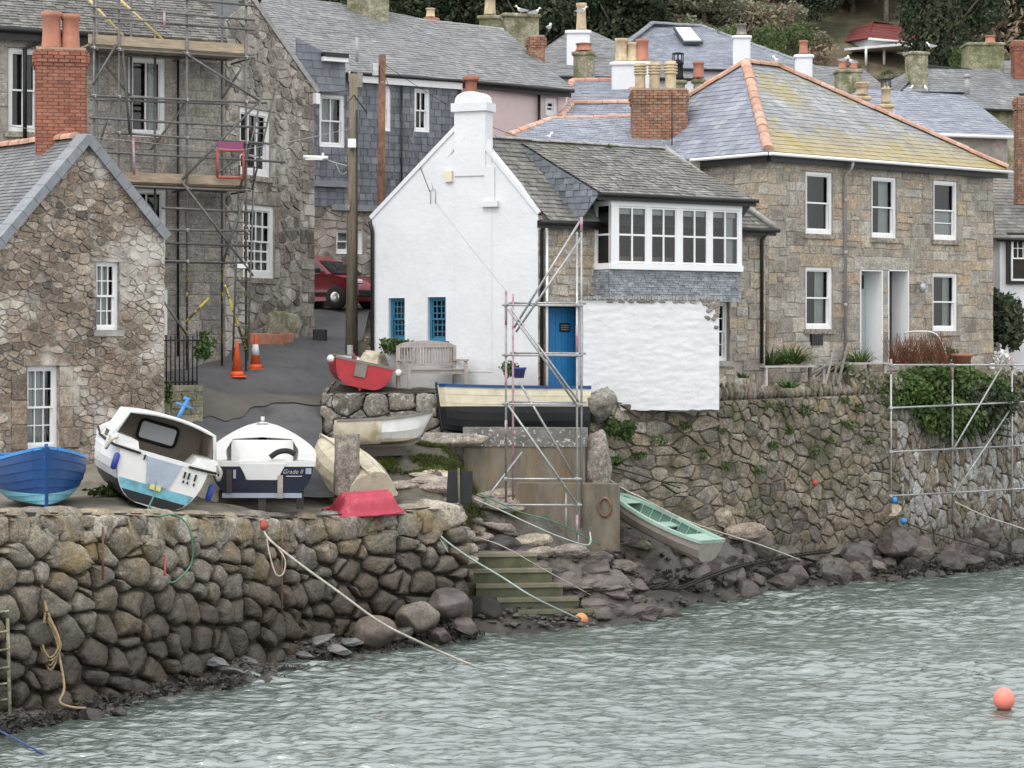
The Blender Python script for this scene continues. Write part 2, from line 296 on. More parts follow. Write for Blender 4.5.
mt['rubber']=pmat('black_rubber',[(.018,.018,.018)],rough=.8,namt=.2,bump=0)
mt['chrome']=pmat('alloy',[(.55,.55,.56)],rough=.3,metal=.9,namt=.1,bump=0)
def hullmat(name,cols,thr,rough=.4,namt=.15,spots=()):
    # bands of paint by height on the hull
    m=pmat(name,[cols[0]],rough=rough,nscale=4,namt=namt,bump=.08,spots=list(spots)+[((.10,.09,.07),2.2,.58,.75,.35),((.45,.44,.42),9,.67,.73,.3)]); g=G(m.node_tree); nt=m.node_tree
    v=g.n('ShaderNodeAttribute',attribute_name='hz').outputs['Fac']; r=g.n('ShaderNodeValToRGB'); e=r.color_ramp; e.interpolation='CONSTANT'
    while len(e.elements)<len(cols): e.elements.new(.5)
    for i,c in enumerate(cols): e.elements[i].position=0 if i==0 else thr[i-1]; e.elements[i].color=(*c,1)
    g.l(v,r.inputs[0]); src=[n for n in nt.nodes if n.type=='RGB'][0]
    for l in list(src.outputs[0].links): g.l(r.outputs[0],l.to_socket)
    return m
def boatpaint(n,c,rough=.35,namt=.12,spots=()):
    k=sum(c)/3; d=tuple(x*.45+.06 for x in c)      # grime and scuffs
    return pmat(n,[c],rough=rough,nscale=4,namt=namt,bump=.08,spots=list(spots)+[(d,2.2,.58,.75,.4),(tuple(min(.7,x*.6+.2) for x in c),9,.66,.72,.35)])
mt['navy']=boatpaint('dark_navy_boat_paint',(.008,.055,.19)); mt['sky_blue']=boatpaint('bright_blue_boat_paint',(.05,.27,.66))
mt['aqua']=boatpaint('aqua_antifoul',(.16,.42,.52),.5,.25,[((.10,.13,.10),3,.5,.65,.7)])
mt['boat_white']=boatpaint('white_boat_gelcoat',(.72,.72,.71),.3,.06,[((.45,.38,.26),3,.66,.8,.5)])
mt['boat_black']=boatpaint('black_antifoul',(.014,.017,.018),.5,.3)
mt['ink']=boatpaint('midnight_navy_gelcoat',(.010,.012,.032),.25,.15)
mt['boat_red']=boatpaint('faded_red_boat_paint',(.42,.035,.045),.45,.2,[((.45,.22,.2),5,.6,.72,.5)])
mt['pram_red']=boatpaint('pinkish_red_plastic',(.45,.05,.085),.5,.3,[((.6,.25,.27),4,.6,.72,.4)])
mt['cream']=boatpaint('cream_boat_paint',(.70,.64,.48),.4,.1)
mt['dirty_cream']=boatpaint('dirty_cream_hull',(.58,.52,.40),.6,.25,[((.22,.18,.09),2.2,.52,.68,.7),((.5,.32,.12),1.4,.6,.75,.5)])
mt['sea_green']=boatpaint('pale_sea_green_paint',(.36,.50,.43),.45,.15); mt['sea_green_dk']=boatpaint('green_boat_interior',(.10,.20,.15),.5,.25)
mt['putty']=boatpaint('putty_grey_hull',(.37,.33,.29),.55,.2)
mt['boat_tan']=boatpaint('tan_cabin_lining',(.27,.235,.19),.6,.15)
mt['grey_plate']=boatpaint('pale_grey_plate',(.36,.41,.50),.5,.15)
mt['wood_dark']=boatpaint('dark_wet_wood',(.06,.05,.04),.6,.3)
mt['fender_blue']=boatpaint('blue_fender',(.03,.06,.30),.4,.1); mt['fender_white']=boatpaint('white_fender',(.75,.74,.70),.4,.1)
mt['grey_rub']=boatpaint('grey_rubbing_strake',(.20,.19,.17),.6,.3)
mt['rope_pale']=pmat('pale_rope',[(.50,.47,.40)],nscale=30,namt=.4,bump=.5,bscale=60); mt['rope_green']=pmat('green_rope',[(.08,.24,.16)],nscale=30,namt=.3,bump=.5,bscale=60)
mt['rope_mint']=pmat('mint_rope',[(.38,.47,.42)],nscale=30,namt=.3,bump=.5,bscale=60); mt['rope_tan']=pmat('tan_rope',[(.34,.25,.14)],nscale=30,namt=.4,bump=.5,bscale=60)
mt['rope_dark']=pmat('dark_wet_rope',[(.04,.038,.035)],nscale=30,namt=.4,bump=.5,bscale=60); mt['rope_blue']=pmat('blue_rope',[(.05,.09,.22)],nscale=30,namt=.4,bump=.5,bscale=60)
mt['chain']=pmat('rusty_dark_chain',[(.05,.042,.038)],rough=.6,metal=.3,namt=.5,bump=.3,bscale=40)
mt['buoy']=pmat('coral_buoy_plastic',[(.85,.25,.19)],rough=.4,namt=.08,bump=0); mt['buoy_old']=pmat('weathered_orange_float',[(.62,.28,.12)],rough=.6,nscale=4,namt=.3,bump=.1,spots=[((.7,.66,.6),2.5,.55,.62,.8)])
mt['gull_white']=pmat('white_feather',[(.80,.80,.80)],rough=.8,namt=.03,bump=0); mt['gull_grey']=pmat('grey_wing',[(.34,.36,.39)],rough=.8,namt=.1,bump=0); mt['beak']=pmat('yellow_beak',[(.6,.4,.06)],namt=0,bump=0)
mt['red_roof']=pmat('dark_red_corrugated_roof',[(.20,.055,.05)],rough=.6,nscale=2,namt=.3,bump=.2)
mt['skylight']=pmat('pale_skylight_glass',[(.72,.75,.78)],rough=.15,namt=.03,bump=0)
mt['pot_blue']=pmat('blue_glazed_pot',[(.03,.05,.22)],rough=.25,namt=.1,bump=0)

mt['teak_pale']=pmat('bleached_teak',[(.48,.46,.43),(.54,.52,.49),(.42,.40,.37)],nscale=9,namt=.25,bump=.2)
# ------------------------------------------------------------------ walls, masonry, roofs
class Wall:
    def __init__(s, a, b):                      # a, b: (x, y) ends, left to right as seen from outside
        s.o=Vector(a); d=Vector(b)-s.o; s.L=d.length; s.u=d/s.L; s.n=Vector((s.u.y,-s.u.x))
    @staticmethod
    def px(p0,d0,p1,d1): return Wall(XY(p0,d0),XY(p1,d1))
    def off(s,n,u0=0,u1=None):
        return Wall(s.o+s.n*n+s.u*u0, s.o+s.n*n+s.u*(s.L if u1 is None else u1))
    def U(s,px):
        k=(px-512)/F; return (k*s.o.y-s.o.x)/(s.u.x-k*s.u.y)
    def D(s,u): return s.o.y+u*s.u.y
    def Z(s,px,py): return HC-(py-HY)*s.D(s.U(px))/F
    def pt(s,u,z,n=0.):
        q=s.o+s.u*u+s.n*n; return Vector((q.x,q.y,z))
    def rect(s,x0,y0,x1,y1):
        return (s.U(x0),(s.Z(x0,y1)+s.Z(x1,y1))/2,s.U(x1),(s.Z(x0,y0)+s.Z(x1,y0))/2)
    def box(s,mb,u0,u1,z0,z1,n0,n1,mat=0,rnd=None):
        p=s.pt; mb.hexa([p(u0,z0,n1),p(u1,z0,n1),p(u1,z0,n0),p(u0,z0,n0),p(u0,z1,n1),p(u1,z1,n1),p(u1,z1,n0),p(u0,z1,n0)],mat,rnd)
def area(p): return .5*sum(p[i][0]*p[(i+1)%len(p)][1]-p[(i+1)%len(p)][0]*p[i][1] for i in range(len(p)))
def clip_half(poly,a,b,c):                      # keep a*x+b*y<=c
    out=[]
    for i in range(len(poly)):
        p=poly[i]; q=poly[(i+1)%len(poly)]; dp=a*p[0]+b*p[1]-c; dq=a*q[0]+b*q[1]-c
        if dp<=0: out.append(p)
        if dp*dq<0:
            t=dp/(dp-dq); out.append((p[0]+(q[0]-p[0])*t,p[1]+(q[1]-p[1])*t))
    return out
def clip_poly(cell,poly):
    for i in range(len(poly)):
        p=poly[i]; q=poly[(i+1)%len(poly)]; a=q[1]-p[1]; b=p[0]-q[0]
        cell=clip_half(cell,a,b,a*p[0]+b*p[1])
        if len(cell)<3: return []
    return cell
def ccw(p): return p if area(p)>0 else p[::-1]
def chaikin(p,k=1,r=.22):
    for _ in range(k):
        q=[]
        for i in range(len(p)):
            a=p[i]; b=p[(i+1)%len(p)]
            q+= [(a[0]*(1-r)+b[0]*r,a[1]*(1-r)+b[1]*r),(a[0]*r+b[0]*(1-r),a[1]*r+b[1]*(1-r))]
        p=q
    return p
def wall_body(mb,W,poly,ops=(),depth=.12,mat=0,rev=1,dark=2,n=0.):
    poly=ccw(poly)
    us=sorted({min(p[0] for p in poly),max(p[0] for p in poly)}|{o[i] for o in ops for i in(0,2)})
    zs=sorted({min(p[1] for p in poly),max(p[1] for p in poly)}|{o[i] for o in ops for i in(1,3)})
    for i in range(len(us)-1):
        for j in range(len(zs)-1):
            cu=(us[i]+us[i+1])/2; cz=(zs[j]+zs[j+1])/2
            if any(o[0]<cu<o[2] and o[1]<cz<o[3] for o in ops): continue
            c=clip_poly([(us[i],zs[j]),(us[i+1],zs[j]),(us[i+1],zs[j+1]),(us[i],zs[j+1])],poly)
            if len(c)>=3 and area(c)>1e-5: mb.add([W.pt(p[0],p[1],n) for p in c],[list(range(len(c)))],mat)
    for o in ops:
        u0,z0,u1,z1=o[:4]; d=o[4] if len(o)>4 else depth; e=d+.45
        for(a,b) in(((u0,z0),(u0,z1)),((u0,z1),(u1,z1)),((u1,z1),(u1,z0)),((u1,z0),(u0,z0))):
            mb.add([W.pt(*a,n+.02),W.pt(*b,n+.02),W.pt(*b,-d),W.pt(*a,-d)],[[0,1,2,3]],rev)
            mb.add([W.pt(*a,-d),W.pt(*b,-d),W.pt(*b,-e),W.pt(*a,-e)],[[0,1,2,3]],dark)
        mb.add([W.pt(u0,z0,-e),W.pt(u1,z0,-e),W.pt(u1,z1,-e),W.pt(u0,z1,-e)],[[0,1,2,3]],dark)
def stone(mb,mp,cell,gap,h,rings=((1,0),(.93,.6),(.78,1.)),ch=1,mat=0,tilt=.12,rnd=None,smooth=False,lump=0.,cr=.13,jag=.035):
    A=abs(area(cell))
    if A<.0012: return
    cx=sum(p[0] for p in cell)/len(cell); cy=sum(p[1] for p in cell)/len(cell); r=math.sqrt(A/math.pi)
    s0=max(.55,1-gap/r)
    p=[(cx+(q[0]-cx)*s0,cy+(q[1]-cy)*s0) for q in ccw(cell)]
    if ch: p=chaikin(p,ch,cr)
    if jag:
        q=[]
        for i in range(len(p)):
            a=p[i]; b=p[(i+1)%len(p)]; q.append(a)
            if math.hypot(a[0]-b[0],a[1]-b[1])>r*.55: q.append(((a[0]+b[0])/2,(a[1]+b[1])/2))
        p=[(cx+(x-cx)*(1+rr(-jag,jag)*1.4),cy+(y-cy)*(1+rr(-jag,jag)*1.4)) for x,y in q]
    tx=rr(-tilt,tilt); ty=rr(-tilt,tilt); hh=h*rr(.55,1.25); k=len(p); vs=[]; sd=rr(0,99)
    for (s,f) in rings:
        for q in p:
            u=cx+(q[0]-cx)*s; v=cy+(q[1]-cy)*s
            n=hh*f+((u-cx)*tx+(v-cy)*ty)*(1 if f>.3 else 0)
            if lump and f>.3: n+=lump*nz(u*3+sd,v*3,sd)
            vs.append(mp(u,v,n))
    fs=[[i*k+j,i*k+(j+1)%k,(i+1)*k+(j+1)%k,(i+1)*k+j] for i in range(len(rings)-1) for j in range(k)]
    fs.append([(len(rings)-1)*k+j for j in range(k)])
    mb.add(vs,fs,mat,rnd,smooth)
def voro(u0,u1,v0,v1,su,sv,jit=.85,course=True,wv=.3):
    nu=max(1,int((u1-u0)/su)); nv=max(1,int((v1-v0)/sv)); su=(u1-u0)/nu; sv=(v1-v0)/nv; pts={}
    for j in range(-2,nv+2):
        for i in range(-2,nu+2):
            pts[(i,j)]=(i+.5+(.5 if j%2 and course else 0)+rr(-.5,.5)*jit, j+.5+rr(-.5,.5)*jit, rr(-wv,wv))
    out=[]
    for j in range(-1,nv+1):
        for i in range(-1,nu+1):
            p=pts[(i,j)]; c=[(p[0]-2,p[1]-2),(p[0]+2,p[1]-2),(p[0]+2,p[1]+2),(p[0]-2,p[1]+2)]
            for dj in(-2,-1,0,1,2):
                for di in(-2,-1,0,1,2):
                    q=pts.get((i+di,j+dj))
                    if q is None or q==p: continue
                    a=q[0]-p[0]; b=q[1]-p[1]; c=clip_half(c,a,b,a*(p[0]+q[0])/2+b*(p[1]+q[1])/2+(p[2]-q[2])/2)
                    if len(c)<3: break
                if len(c)<3: break
            if len(c)>=3: out.append([(u0+x*su,v0+y*sv) for x,y in c])
    return out
def ashlar(u0,u1,v0,v1,h=(.2,.42),l=(.25,.8),jit=.012,split=.18):
    out=[]; v=v0
    while v<v1:
        hh=rr(*h); u=u0-rr(0,.4)
        while u<u1:
            ll=rr(*l); b=[(u,v),(u+ll,v),(u+ll,v+hh),(u,v+hh)]
            parts=[b]
            if hh>.26 and random.random()<split:
                k=v+hh*rr(.35,.65); parts=[[(u,v),(u+ll,v),(u+ll,k),(u,k)],[(u,k),(u+ll,k),(u+ll,v+hh),(u,v+hh)]]
            for q in parts: out.append([(x+rr(-jit,jit),y+rr(-jit,jit)) for x,y in q])
            u+=ll
        v+=hh
    return out
def masonry(mb,W,poly,cells,ops=(),blocks=(),gap=.018,h=.03,mat=0,ch=1,tilt=.1,n0=0.,lump=0.,keep=1.,rings=((1,-.4),(.965,.6),(.87,1.)),blockmat=None,smooth=False,cr=.13,jag=.035):
    poly=ccw(poly); mp=lambda u,z,n: W.pt(u,z,n0+n)
    ex=[o[:4] for o in ops]+[b[:4] for b in blocks]
    for c in cells:
        if random.random()>keep: continue
        bad=False
        for o in ex:
            if max(p[0] for p in c)<=o[0] or min(p[0] for p in c)>=o[2] or max(p[1] for p in c)<=o[1] or min(p[1] for p in c)>=o[3]: continue
            cx=sum(p[0] for p in c)/len(c); cy=sum(p[1] for p in c)/len(c)
            ds=[(o[0]-cx,(1,0,o[0])),(cx-o[2],(-1,0,-o[2])),(o[1]-cy,(0,1,o[1])),(cy-o[3],(0,-1,-o[3]))]
            d,hp=max(ds)
            if d<=0: bad=True; break
            c=clip_half(c,*hp)
            if len(c)<3: bad=True; break
        if bad: continue
        c=clip_poly(c,poly)
        if len(c)<3: continue
        stone(mb,mp,c,gap,h,rings,ch,mat,tilt,None,smooth,lump,cr,jag)
    for b in blocks:
        c=clip_poly([(b[0],b[1]),(b[2],b[1]),(b[2],b[3]),(b[0],b[3])],poly)
        if len(c)>=3: stone(mb,mp,c,gap*.8,h*1.1,((1,-.3),(.985,.7),(.95,1.)),0,mat if blockmat is None else blockmat,.01,b[4] if len(b)>4 else None,False,0,0,.012)
def quoins(u,sgn,z0,z1,h=(.26,.4),a=(.5,.75),b=(.25,.38)):
    out=[]; z=z0; k=0
    while z<z1:
        hh=rr(*h); w=rr(*(a if k%2 else b)); out.append((min(u,u+sgn*w),z,max(u,u+sgn*w),min(z+hh,z1))); z+=hh; k+=1
    return out
def window(W,parent,rect,cols=2,rows=(2,2),depth=.1,fw=.06,bar=.022,paint='paint_white',curtain=None,sill=None,name='window',sash=True,blind=0.,label=None,sidelight=False):
    u0,z0,u1,z1=rect[:4]; mb=MB(); n=-depth
    b=lambda a,c,e,f,n0,n1: W.box(mb,a,c,e,f,n0,n1)
    b(u0,u0+fw,z0,z1,n-.06,n+.03); b(u1-fw,u1,z0,z1,n-.06,n+.03); b(u0+fw,u1-fw,z1-fw,z1,n-.06,n+.028); b(u0+fw,u1-fw,z0,z0+fw*1.25,n-.06,n+.035)
    zm=(z0+z1)/2
    iu0,iu1=u0+fw,u1-fw
    sf=.035
    def sashf(a,c,k,nr,nn):
        b(iu0,iu0+sf,a,c,nn-.035,nn); b(iu1-sf,iu1,a,c,nn-.035,nn); b(iu0+sf,iu1-sf,c-sf,c,nn-.034,nn-.001); b(iu0+sf,iu1-sf,a,a+sf*1.2,nn-.034,nn-.001)
        for i in range(1,cols):
            x=iu0+(iu1-iu0)*i/cols; b(x-bar/2,x+bar/2,a+sf,c-sf,nn-.03,nn-.006)
        for j in range(1,nr):
            z=a+(c-a)*j/nr; b(iu0+sf,iu1-sf,z-bar/2,z+bar/2,nn-.028,nn-.009)
    if sash:
        sashf(zm-.02,z1-fw,cols,rows[0],n); sashf(z0+fw*1.25,zm+.02,cols,rows[1],n-.037)
    else: sashf(z0+fw*1.25,z1-fw,cols,rows[0],n)
    o=mb.part(name,mt[paint],parent,label)
    g=MB(); g.add([W.pt(iu0,z0+fw,n-.075),W.pt(iu1,z0+fw,n-.075),W.pt(iu1,z1-fw,n-.075),W.pt(iu0,z1-fw,n-.075)],[[0,1,2,3]]); g.part('pane',mt['glass'],o)
    if curtain:
        c=MB()
        for(a,e) in curtain:
            x0=iu0+(iu1-iu0)*a; x1=iu0+(iu1-iu0)*e; k=max(4,int((x1-x0)/.03))
            c.grid(lambda s,t: W.pt(x0+(x1-x0)*s*(1 if a>.4 else (1-.12*math.sin(t*3))),z0+.05+(z1-z0-.1)*t,n-.19+.02*math.sin(s*k*2.2+t)),k*2,4)
        c.part('curtain',mt['curtain'],o)
    if blind:
        c=MB(); W.box(c,iu0,iu1,z1-fw-(z1-z0)*blind,z1-fw,n-.15,n-.13); c.part('blind',mt['curtain'],o)
    if sill:
        c=MB(); W.box(c,u0-.08,u1+.08,z0-.13,z0-.003,-depth,.075); c.part('sill',mt[sill],o)
    return o
class Plane:
    def __init__(s,eL,eR,up):
        s.o=Vector(eL); s.u=(Vector(eR)-s.o).normalized(); s.n=s.u.cross(Vector(up)-s.o).normalized()
        if s.n.z<-1e-6: s.n=-s.n
        s.s=s.n.cross(s.u)
        if (Vector(up)-s.o).dot(s.s)<0: s.s=-s.s
    def uv(s,p): d=Vector(p)-s.o; return (d.dot(s.u),d.dot(s.s))
    def pt(s,u,v,n=0.): return s.o+s.u*u+s.s*v+s.n*n
def slates(mb,pl,poly,w=.26,ex=.19,t=.012,mat=0,under=None,sag=0.,jit=.004,seed=0.,gp=.004):
    poly=ccw(poly); us=[p[0] for p in poly]; vs=[p[1] for p in poly]
    sg=lambda u,v: sag*(nz(u*.35+seed,v*.35)+.4*nz(u*1.1+seed,v*1.1,3)) if sag else 0
    v=min(vs); r=0
    while v<max(vs):
        u=min(us)-rr(0,w); e=ex*rr(.97,1.03)
        while u<max(us):
            ww=w*rr(.75,1.25)
            c=clip_poly([(u+gp,v+max(0,gp-.004)),(u+ww-gp,v+max(0,gp-.004)),(u+ww-gp,v+e),(u+gp,v+e)],poly)
            u+=ww
            if len(c)<3 or area(c)<2e-4: continue
            dn=rr(-jit,jit); k=len(c)
            top=[pl.pt(a,b,t*(1-(b-v)/e)+.004+dn+sg(a,b)) for a,b in c]
            low=[pl.pt(a,b,-.03+sg(a,b)) for a,b in c]
            fs=[list(range(k))]+[[i,k+i,k+(i+1)%k,(i+1)%k] for i in range(k) if abs(c[i][1]-v)<.02 and abs(c[(i+1)%k][1]-v)<.02]
            mb.add(top+low,fs,mat)
        v+=e; r+=1
    mb.add([pl.pt(a,b,-.02-sag*.9) for a,b in poly],[list(range(len(poly)))],mat if under is None else under)
def roof(parent,eL,eR,ups,mat='slate_grey',w=.26,ex=.19,sag=0.,t=.012,name='roof',label=None,jit=.004):
    pl=Plane(eL,eR,ups[0]); mb=MB()
    slates(mb,pl,[(0,0),pl.uv(eR)]+[pl.uv(q) for q in ups],w,ex,t,sag=sag,jit=jit,seed=rr(0,50))
    return mb.part(name,mt[mat],parent,label)
def ridge(parent,p0,p1,r=.12,l=.42,mat='terracotta',name='ridge_tiles',flat=.75):
    p0=Vector(p0); p1=Vector(p1); d=(p1-p0); L=d.length; d.normalize(); sd=d.cross(Vector((0,0,1))).normalized(); up=sd.cross(d); k=max(1,int(L/l)); mb=MB()
    for i in range(k):
        a=p0+d*(L*i/k); b=p0+d*(L*(i+1)/k-.012); vs=[]; dz=rr(-.01,.01); rnd=random.random()
        for (q,e) in((a,1.06),(b,.97)):
            for j in range(7):
                an=math.pi*(j/6*1.16-.08); vs.append(q+sd*(math.cos(an)*r*e)+up*(math.sin(an)*r*e*flat+dz))
        mb.add(vs,[[j,j+1,8+j,7+j] for j in range(6)]+[list(range(7)),list(range(7,14))[::-1]],0,rnd)
    return mb.part(name,mt[mat],parent)
def gutter(parent,p0,p1,mat='paint_white',r=.055,fascia=None,drop=.14,back=(0,0,0),name='gutter'):
    mb=MB(); mb.tube(p0,p1,r,8); o=mb.part(name,mt[mat],parent)
    if fascia:
        f=MB(); b=Vector(back); q0=Vector(p0)+b; q1=Vector(p1)+b; h=Vector((0,0,drop)); k=b*.25
        f.hexa([q0-h,q1-h,q1-h+k,q0-h+k,q0+h*.3,q1+h*.3,q1+h*.3+k,q0+h*.3+k]); f.part('fascia',mt[fascia],parent)
    return o
def chimney(parent,c,w,d,z0,z1,ang=0.,mat='brick_old',pots=(),cap=True,brick=True,course=.075,joint='brick_joint',capmat=None,name='chimney'):
    Mx=Matrix.Rotation(ang,3,'Z'); mb=MB(); c=Vector((c[0],c[1],0))
    if brick:
        mb.box(c+Vector((0,0,(z0+z1)/2)),(w-.02,d-.02,z1-z0),1,Mx.to_4x4())
        z=z0; k=0
        while z<z1-.01:
            h=min(course,z1-z); out=0.
            if cap and z>z1-.42: out=.03 if z<z1-.3 else (.06 if z<z1-.12 else .02)
            for(sx,sy,ln,ax) in((0,-1,w,0),(0,1,w,0),(-1,0,d,1),(1,0,d,1)):
                x=-ln/2-(.11 if k%2 else 0)
                while x<ln/2-.005:
                    a=max(x,-ln/2); b=min(x+.215,ln/2); x+=.225
                    if b-a<.03: continue
                    m=(a+b)/2; q=Vector((m,sy*(d/2+out/2),0)) if ax==0 else Vector((sx*(w/2+out/2),m,0))
                    e=.012 if abs(abs(a)-ln/2)<1e-4 or abs(b-ln/2)<1e-4 else 0
                    size=(b-a-.008,.05+out,h-.012) if ax==0 else (.05+out,b-a-.008,h-.012)
                    mb.box(c+Mx@q+Vector((0,0,z+h/2)),size,0,Mx.to_4x4())
            z+=h; k+=1
        if cap: mb.box(c+Vector((0,0,z1+.02)),(w+.02,d+.02,.05),1,Mx.to_4x4())
    else:
        mb.box(c+Vector((0,0,(z0+z1)/2)),(w,d,z1-z0),0,Mx.to_4x4(),bev=.04)
        if cap: mb.box(c+Vector((0,0,z1-.08)),(w+.12,d+.12,.12),0,Mx.to_4x4(),bev=.03)
    o=mb.part(name,[mt[mat],mt[joint]],parent)
    for (dx,dy,h,r,pm,kind) in pots:
        pm_=MB(); q=c+Mx@Vector((dx,dy,0))+Vector((0,0,z1+.03))
        if kind=='louvre':
            prof=[(r*1.0,0),(r*.98,h*.1),(r*.92,h*.5)]
            for i in range(4): prof+=[(r*.92,h*(.55+.1*i)),(r*1.22,h*(.57+.1*i)),(r*1.22,h*(.61+.1*i)),(r*.92,h*(.63+.1*i))]
            prof+=[(r*.95,h),(r*.7,h),(r*.7,h*.8)]
        elif kind=='round': prof=[(r*1.15,0),(r*1.05,h*.1),(r*.95,h*.5),(r*.95,h*.85),(r*1.1,h*.88),(r*1.1,h),(r*.8,h),(r*.8,h*.7)]
        else: prof=[(r*1.1,0),(r*1.0,h*.2),(r*.9,h*.9),(r*1.12,h*.92),(r*1.05,h*1.05),(r*.5,h*1.2)]
        pm_.lathe(q,prof,14); pm_.part('chimney_pot',mt[pm],o)
        if kind=='cowl':
            cw=MB(); zz=q+Vector((0,0,h))
            for a in range(8): cw.tube(zz+Vector((r*math.cos(a*.785),r*math.sin(a*.785),-.05)),zz+Vector((r*math.cos(a*.785),r*math.sin(a*.785),.28)),.012,4)
            cw.lathe(zz+Vector((0,0,.28)),[(r*1.1,0),(r*1.1,.03),(.02,.06)],10); cw.part('cowl',mt['black_paint'],o)
    return o
# ------------------------------------------------------------------ leaves, rocks, cloth
def leaves(mb,c,rad,n,size,mat=0,droop=.0,shell=.35,asp=1.7,rb=0.,lump=.35,seed=None):
    c=Vector(c); rad=Vector(rad); sd=rr(0,99) if seed is None else seed
    for _ in range(n):
        d=Vector((random.gauss(0,1),random.gauss(0,1),random.gauss(0,1))).normalized()
        k=(shell+(1-shell)*random.random()**.5)*(1+lump*nz(d.x*1.8+sd,d.y*1.8,d.z*1.8))
        p=c+Vector((d.x*rad.x,d.y*rad.y,d.z*rad.z))*k
        a=(d*.6+Vector((rr(-1,1),rr(-1,1),rr(-1,1)-droop))).normalized(); b=a.cross(Vector((rr(-1,1),rr(-1,1),rr(-1,1)))).normalized()
        s=size*rr(.6,1.35); q=a*s*asp*.5; w=b*s*.5; nn=a.cross(b)*s*.15
        cl=.5+.5*nz(p.x*1.3/size*.12+sd,p.y*1.3/size*.12,p.z*1.3/size*.12)
        mb.add([p-q,p-w+nn,p+q,p+w+nn],[[0,1,2,3]],mat,min(1,max(0,cl*.75+rr(-.1,.35)+rb)))
def blades(mb,c,n,L,spread,w=.02,mat=0,up=.6,arc=.6):
    c=Vector(c)
    for _ in range(n):
        a=rr(0,2*math.pi); d=Vector((math.cos(a),math.sin(a),0)); l=L*rr(.6,1.2); b=c+d*rr(0,spread)+Vector((rr(-1,1),rr(-1,1),0))*spread*.3; s=d.cross(Vector((0,0,1)))
        tilt=rr(.25,1.); pts=[]
        for i in range(4):
            t=i/3; pts.append((b+d*(l*tilt*t)+Vector((0,0,l*(up*t-arc*tilt*t*t))),w*(1-t*.85)))
        vs=[]
        for p,ww in pts: vs+=[p-s*ww,p+s*ww]
        mb.add(vs,[[0,1,3,2],[2,3,5,4],[4,5,7,6]],mat)
def ico(level=2):
    t=(1+5**.5)/2; v=[Vector(q).normalized() for q in((-1,t,0),(1,t,0),(-1,-t,0),(1,-t,0),(0,-1,t),(0,1,t),(0,-1,-t),(0,1,-t),(t,0,-1),(t,0,1),(-t,0,-1),(-t,0,1))]
    f=[(0,11,5),(0,5,1),(0,1,7),(0,7,10),(0,10,11),(1,5,9),(5,11,4),(11,10,2),(10,7,6),(7,1,8),(3,9,4),(3,4,2),(3,2,6),(3,6,8),(3,8,9),(4,9,5),(2,4,11),(6,2,10),(8,6,7),(9,8,1)]
    for _ in range(level):
        mid={}; nf=[]
        def m(a,b):
            k=(min(a,b),max(a,b))
            if k not in mid: mid[k]=len(v); v.append(((v[a]+v[b])/2).normalized())
            return mid[k]
        for a,b,c in f:
            x,y,z=m(a,b),m(b,c),m(c,a); nf+=[(a,x,z),(b,y,x),(c,z,y),(x,y,z)]
        f=nf
    return v,f
ICO3=ico(3); ICO2=ico(2); ICO1=ico(1)
def rockmb(size=(1,1,1),cuts=9,seed=0,rough=.12,level=None,cutd=(.55,.85),sm=True):
    rs=random.Random(seed); v,f=(level or ICO3); pl=[]
    for _ in range(cuts):
        d=Vector((rs.gauss(0,1),rs.gauss(0,1),rs.gauss(0,1))).normalized(); pl.append((d,rs.uniform(*cutd)))
    out=[]
    for p in v:
        q=p.copy()
        for d,k in pl:
            e=q.dot(d)-k
            if e>0: q-=d*e*.93
        q*=1+rough*nz(p.x*1.6+seed*7.3,p.y*1.6,p.z*1.6)+rough*.4*nz(p.x*5+seed*7.3,p.y*5,p.z*5)
        out.append(Vector((q.x*size[0],q.y*size[1],q.z*size[2])))
    mb=MB(); mb.add(out,[list(t) for t in f],0,.5,sm); return mb
def rope(pts,r,n=5,sagk=0.,steps=12):
    out=[]
    pts=[Vector(p) for p in pts]
    for i in range(len(pts)-1):
        a,b=pts[i],pts[i+1]
        for j in range(steps):
            t=j/steps; q=a.lerp(b,t); q.z-=sagk*4*t*(1-t)*(b-a).length; out.append(q)
    out.append(pts[-1]); mb=MB(); mb.path(out,r,n); return mb
def smooth_pts(pts,k=5):
    pts=[Vector(p) for p in pts]; out=[]
    for i in range(len(pts)-1):
        p0=pts[max(i-1,0)]; p1=pts[i]; p2=pts[i+1]; p3=pts[min(i+2,len(pts)-1)]
        for j in range(k):
            t=j/k; out.append(.5*((2*p1)+(p2-p0)*t+(2*p0-5*p1+4*p2-p3)*t*t+(3*p1-p0-3*p2+p3)*t**3))
    out.append(pts[-1]); return out
# ------------------------------------------------------------------ lie of the land
LAND=[]; SHORE=[]
def cp(L,px,py,d): q=P(px,py,d); L.append((q.x,q.y,q.z))
QE=[(-90,33.0),(0,34.4),(150,37.4),(300,42.0),(400,43.6),(462,44.7)]      # top edge of the quay
QZ=[3.3,3.23,2.97,2.53,2.53,2.56]
for a in((60,496,39.5),(110,488,41),(160,480,42),(250,505,43.2),(210,500,41.5),(330,505,44.2),(300,470,45.5),(250,440,48),(200,436,47.5),(240,400,50.5),(300,400,51),(250,372,52.5),(200,372,51.5),(300,340,56),(330,312,61),(360,309,62),(250,345,54.0),(180,378,50.0),(100,400,49),(400,440,48.7),(440,446,49.5),(450,470,46.8),(390,500,45.2),(330,450,47.2),(450,497,45.4),(560,436,50.3),(300,312,60.5),(340,296,70),(290,300,70),(420,300,70),(240,312,62)): cp(LAND,*a)
for i in range(len(QE)-1):
    for f_ in(0,.25,.5,.75): q=XY(*QE[i])*(1-f_)+XY(*QE[i+1])*f_; LAND.append((q.x+.1,q.y+.3,QZ[i]*(1-f_)+QZ[i+1]*f_))
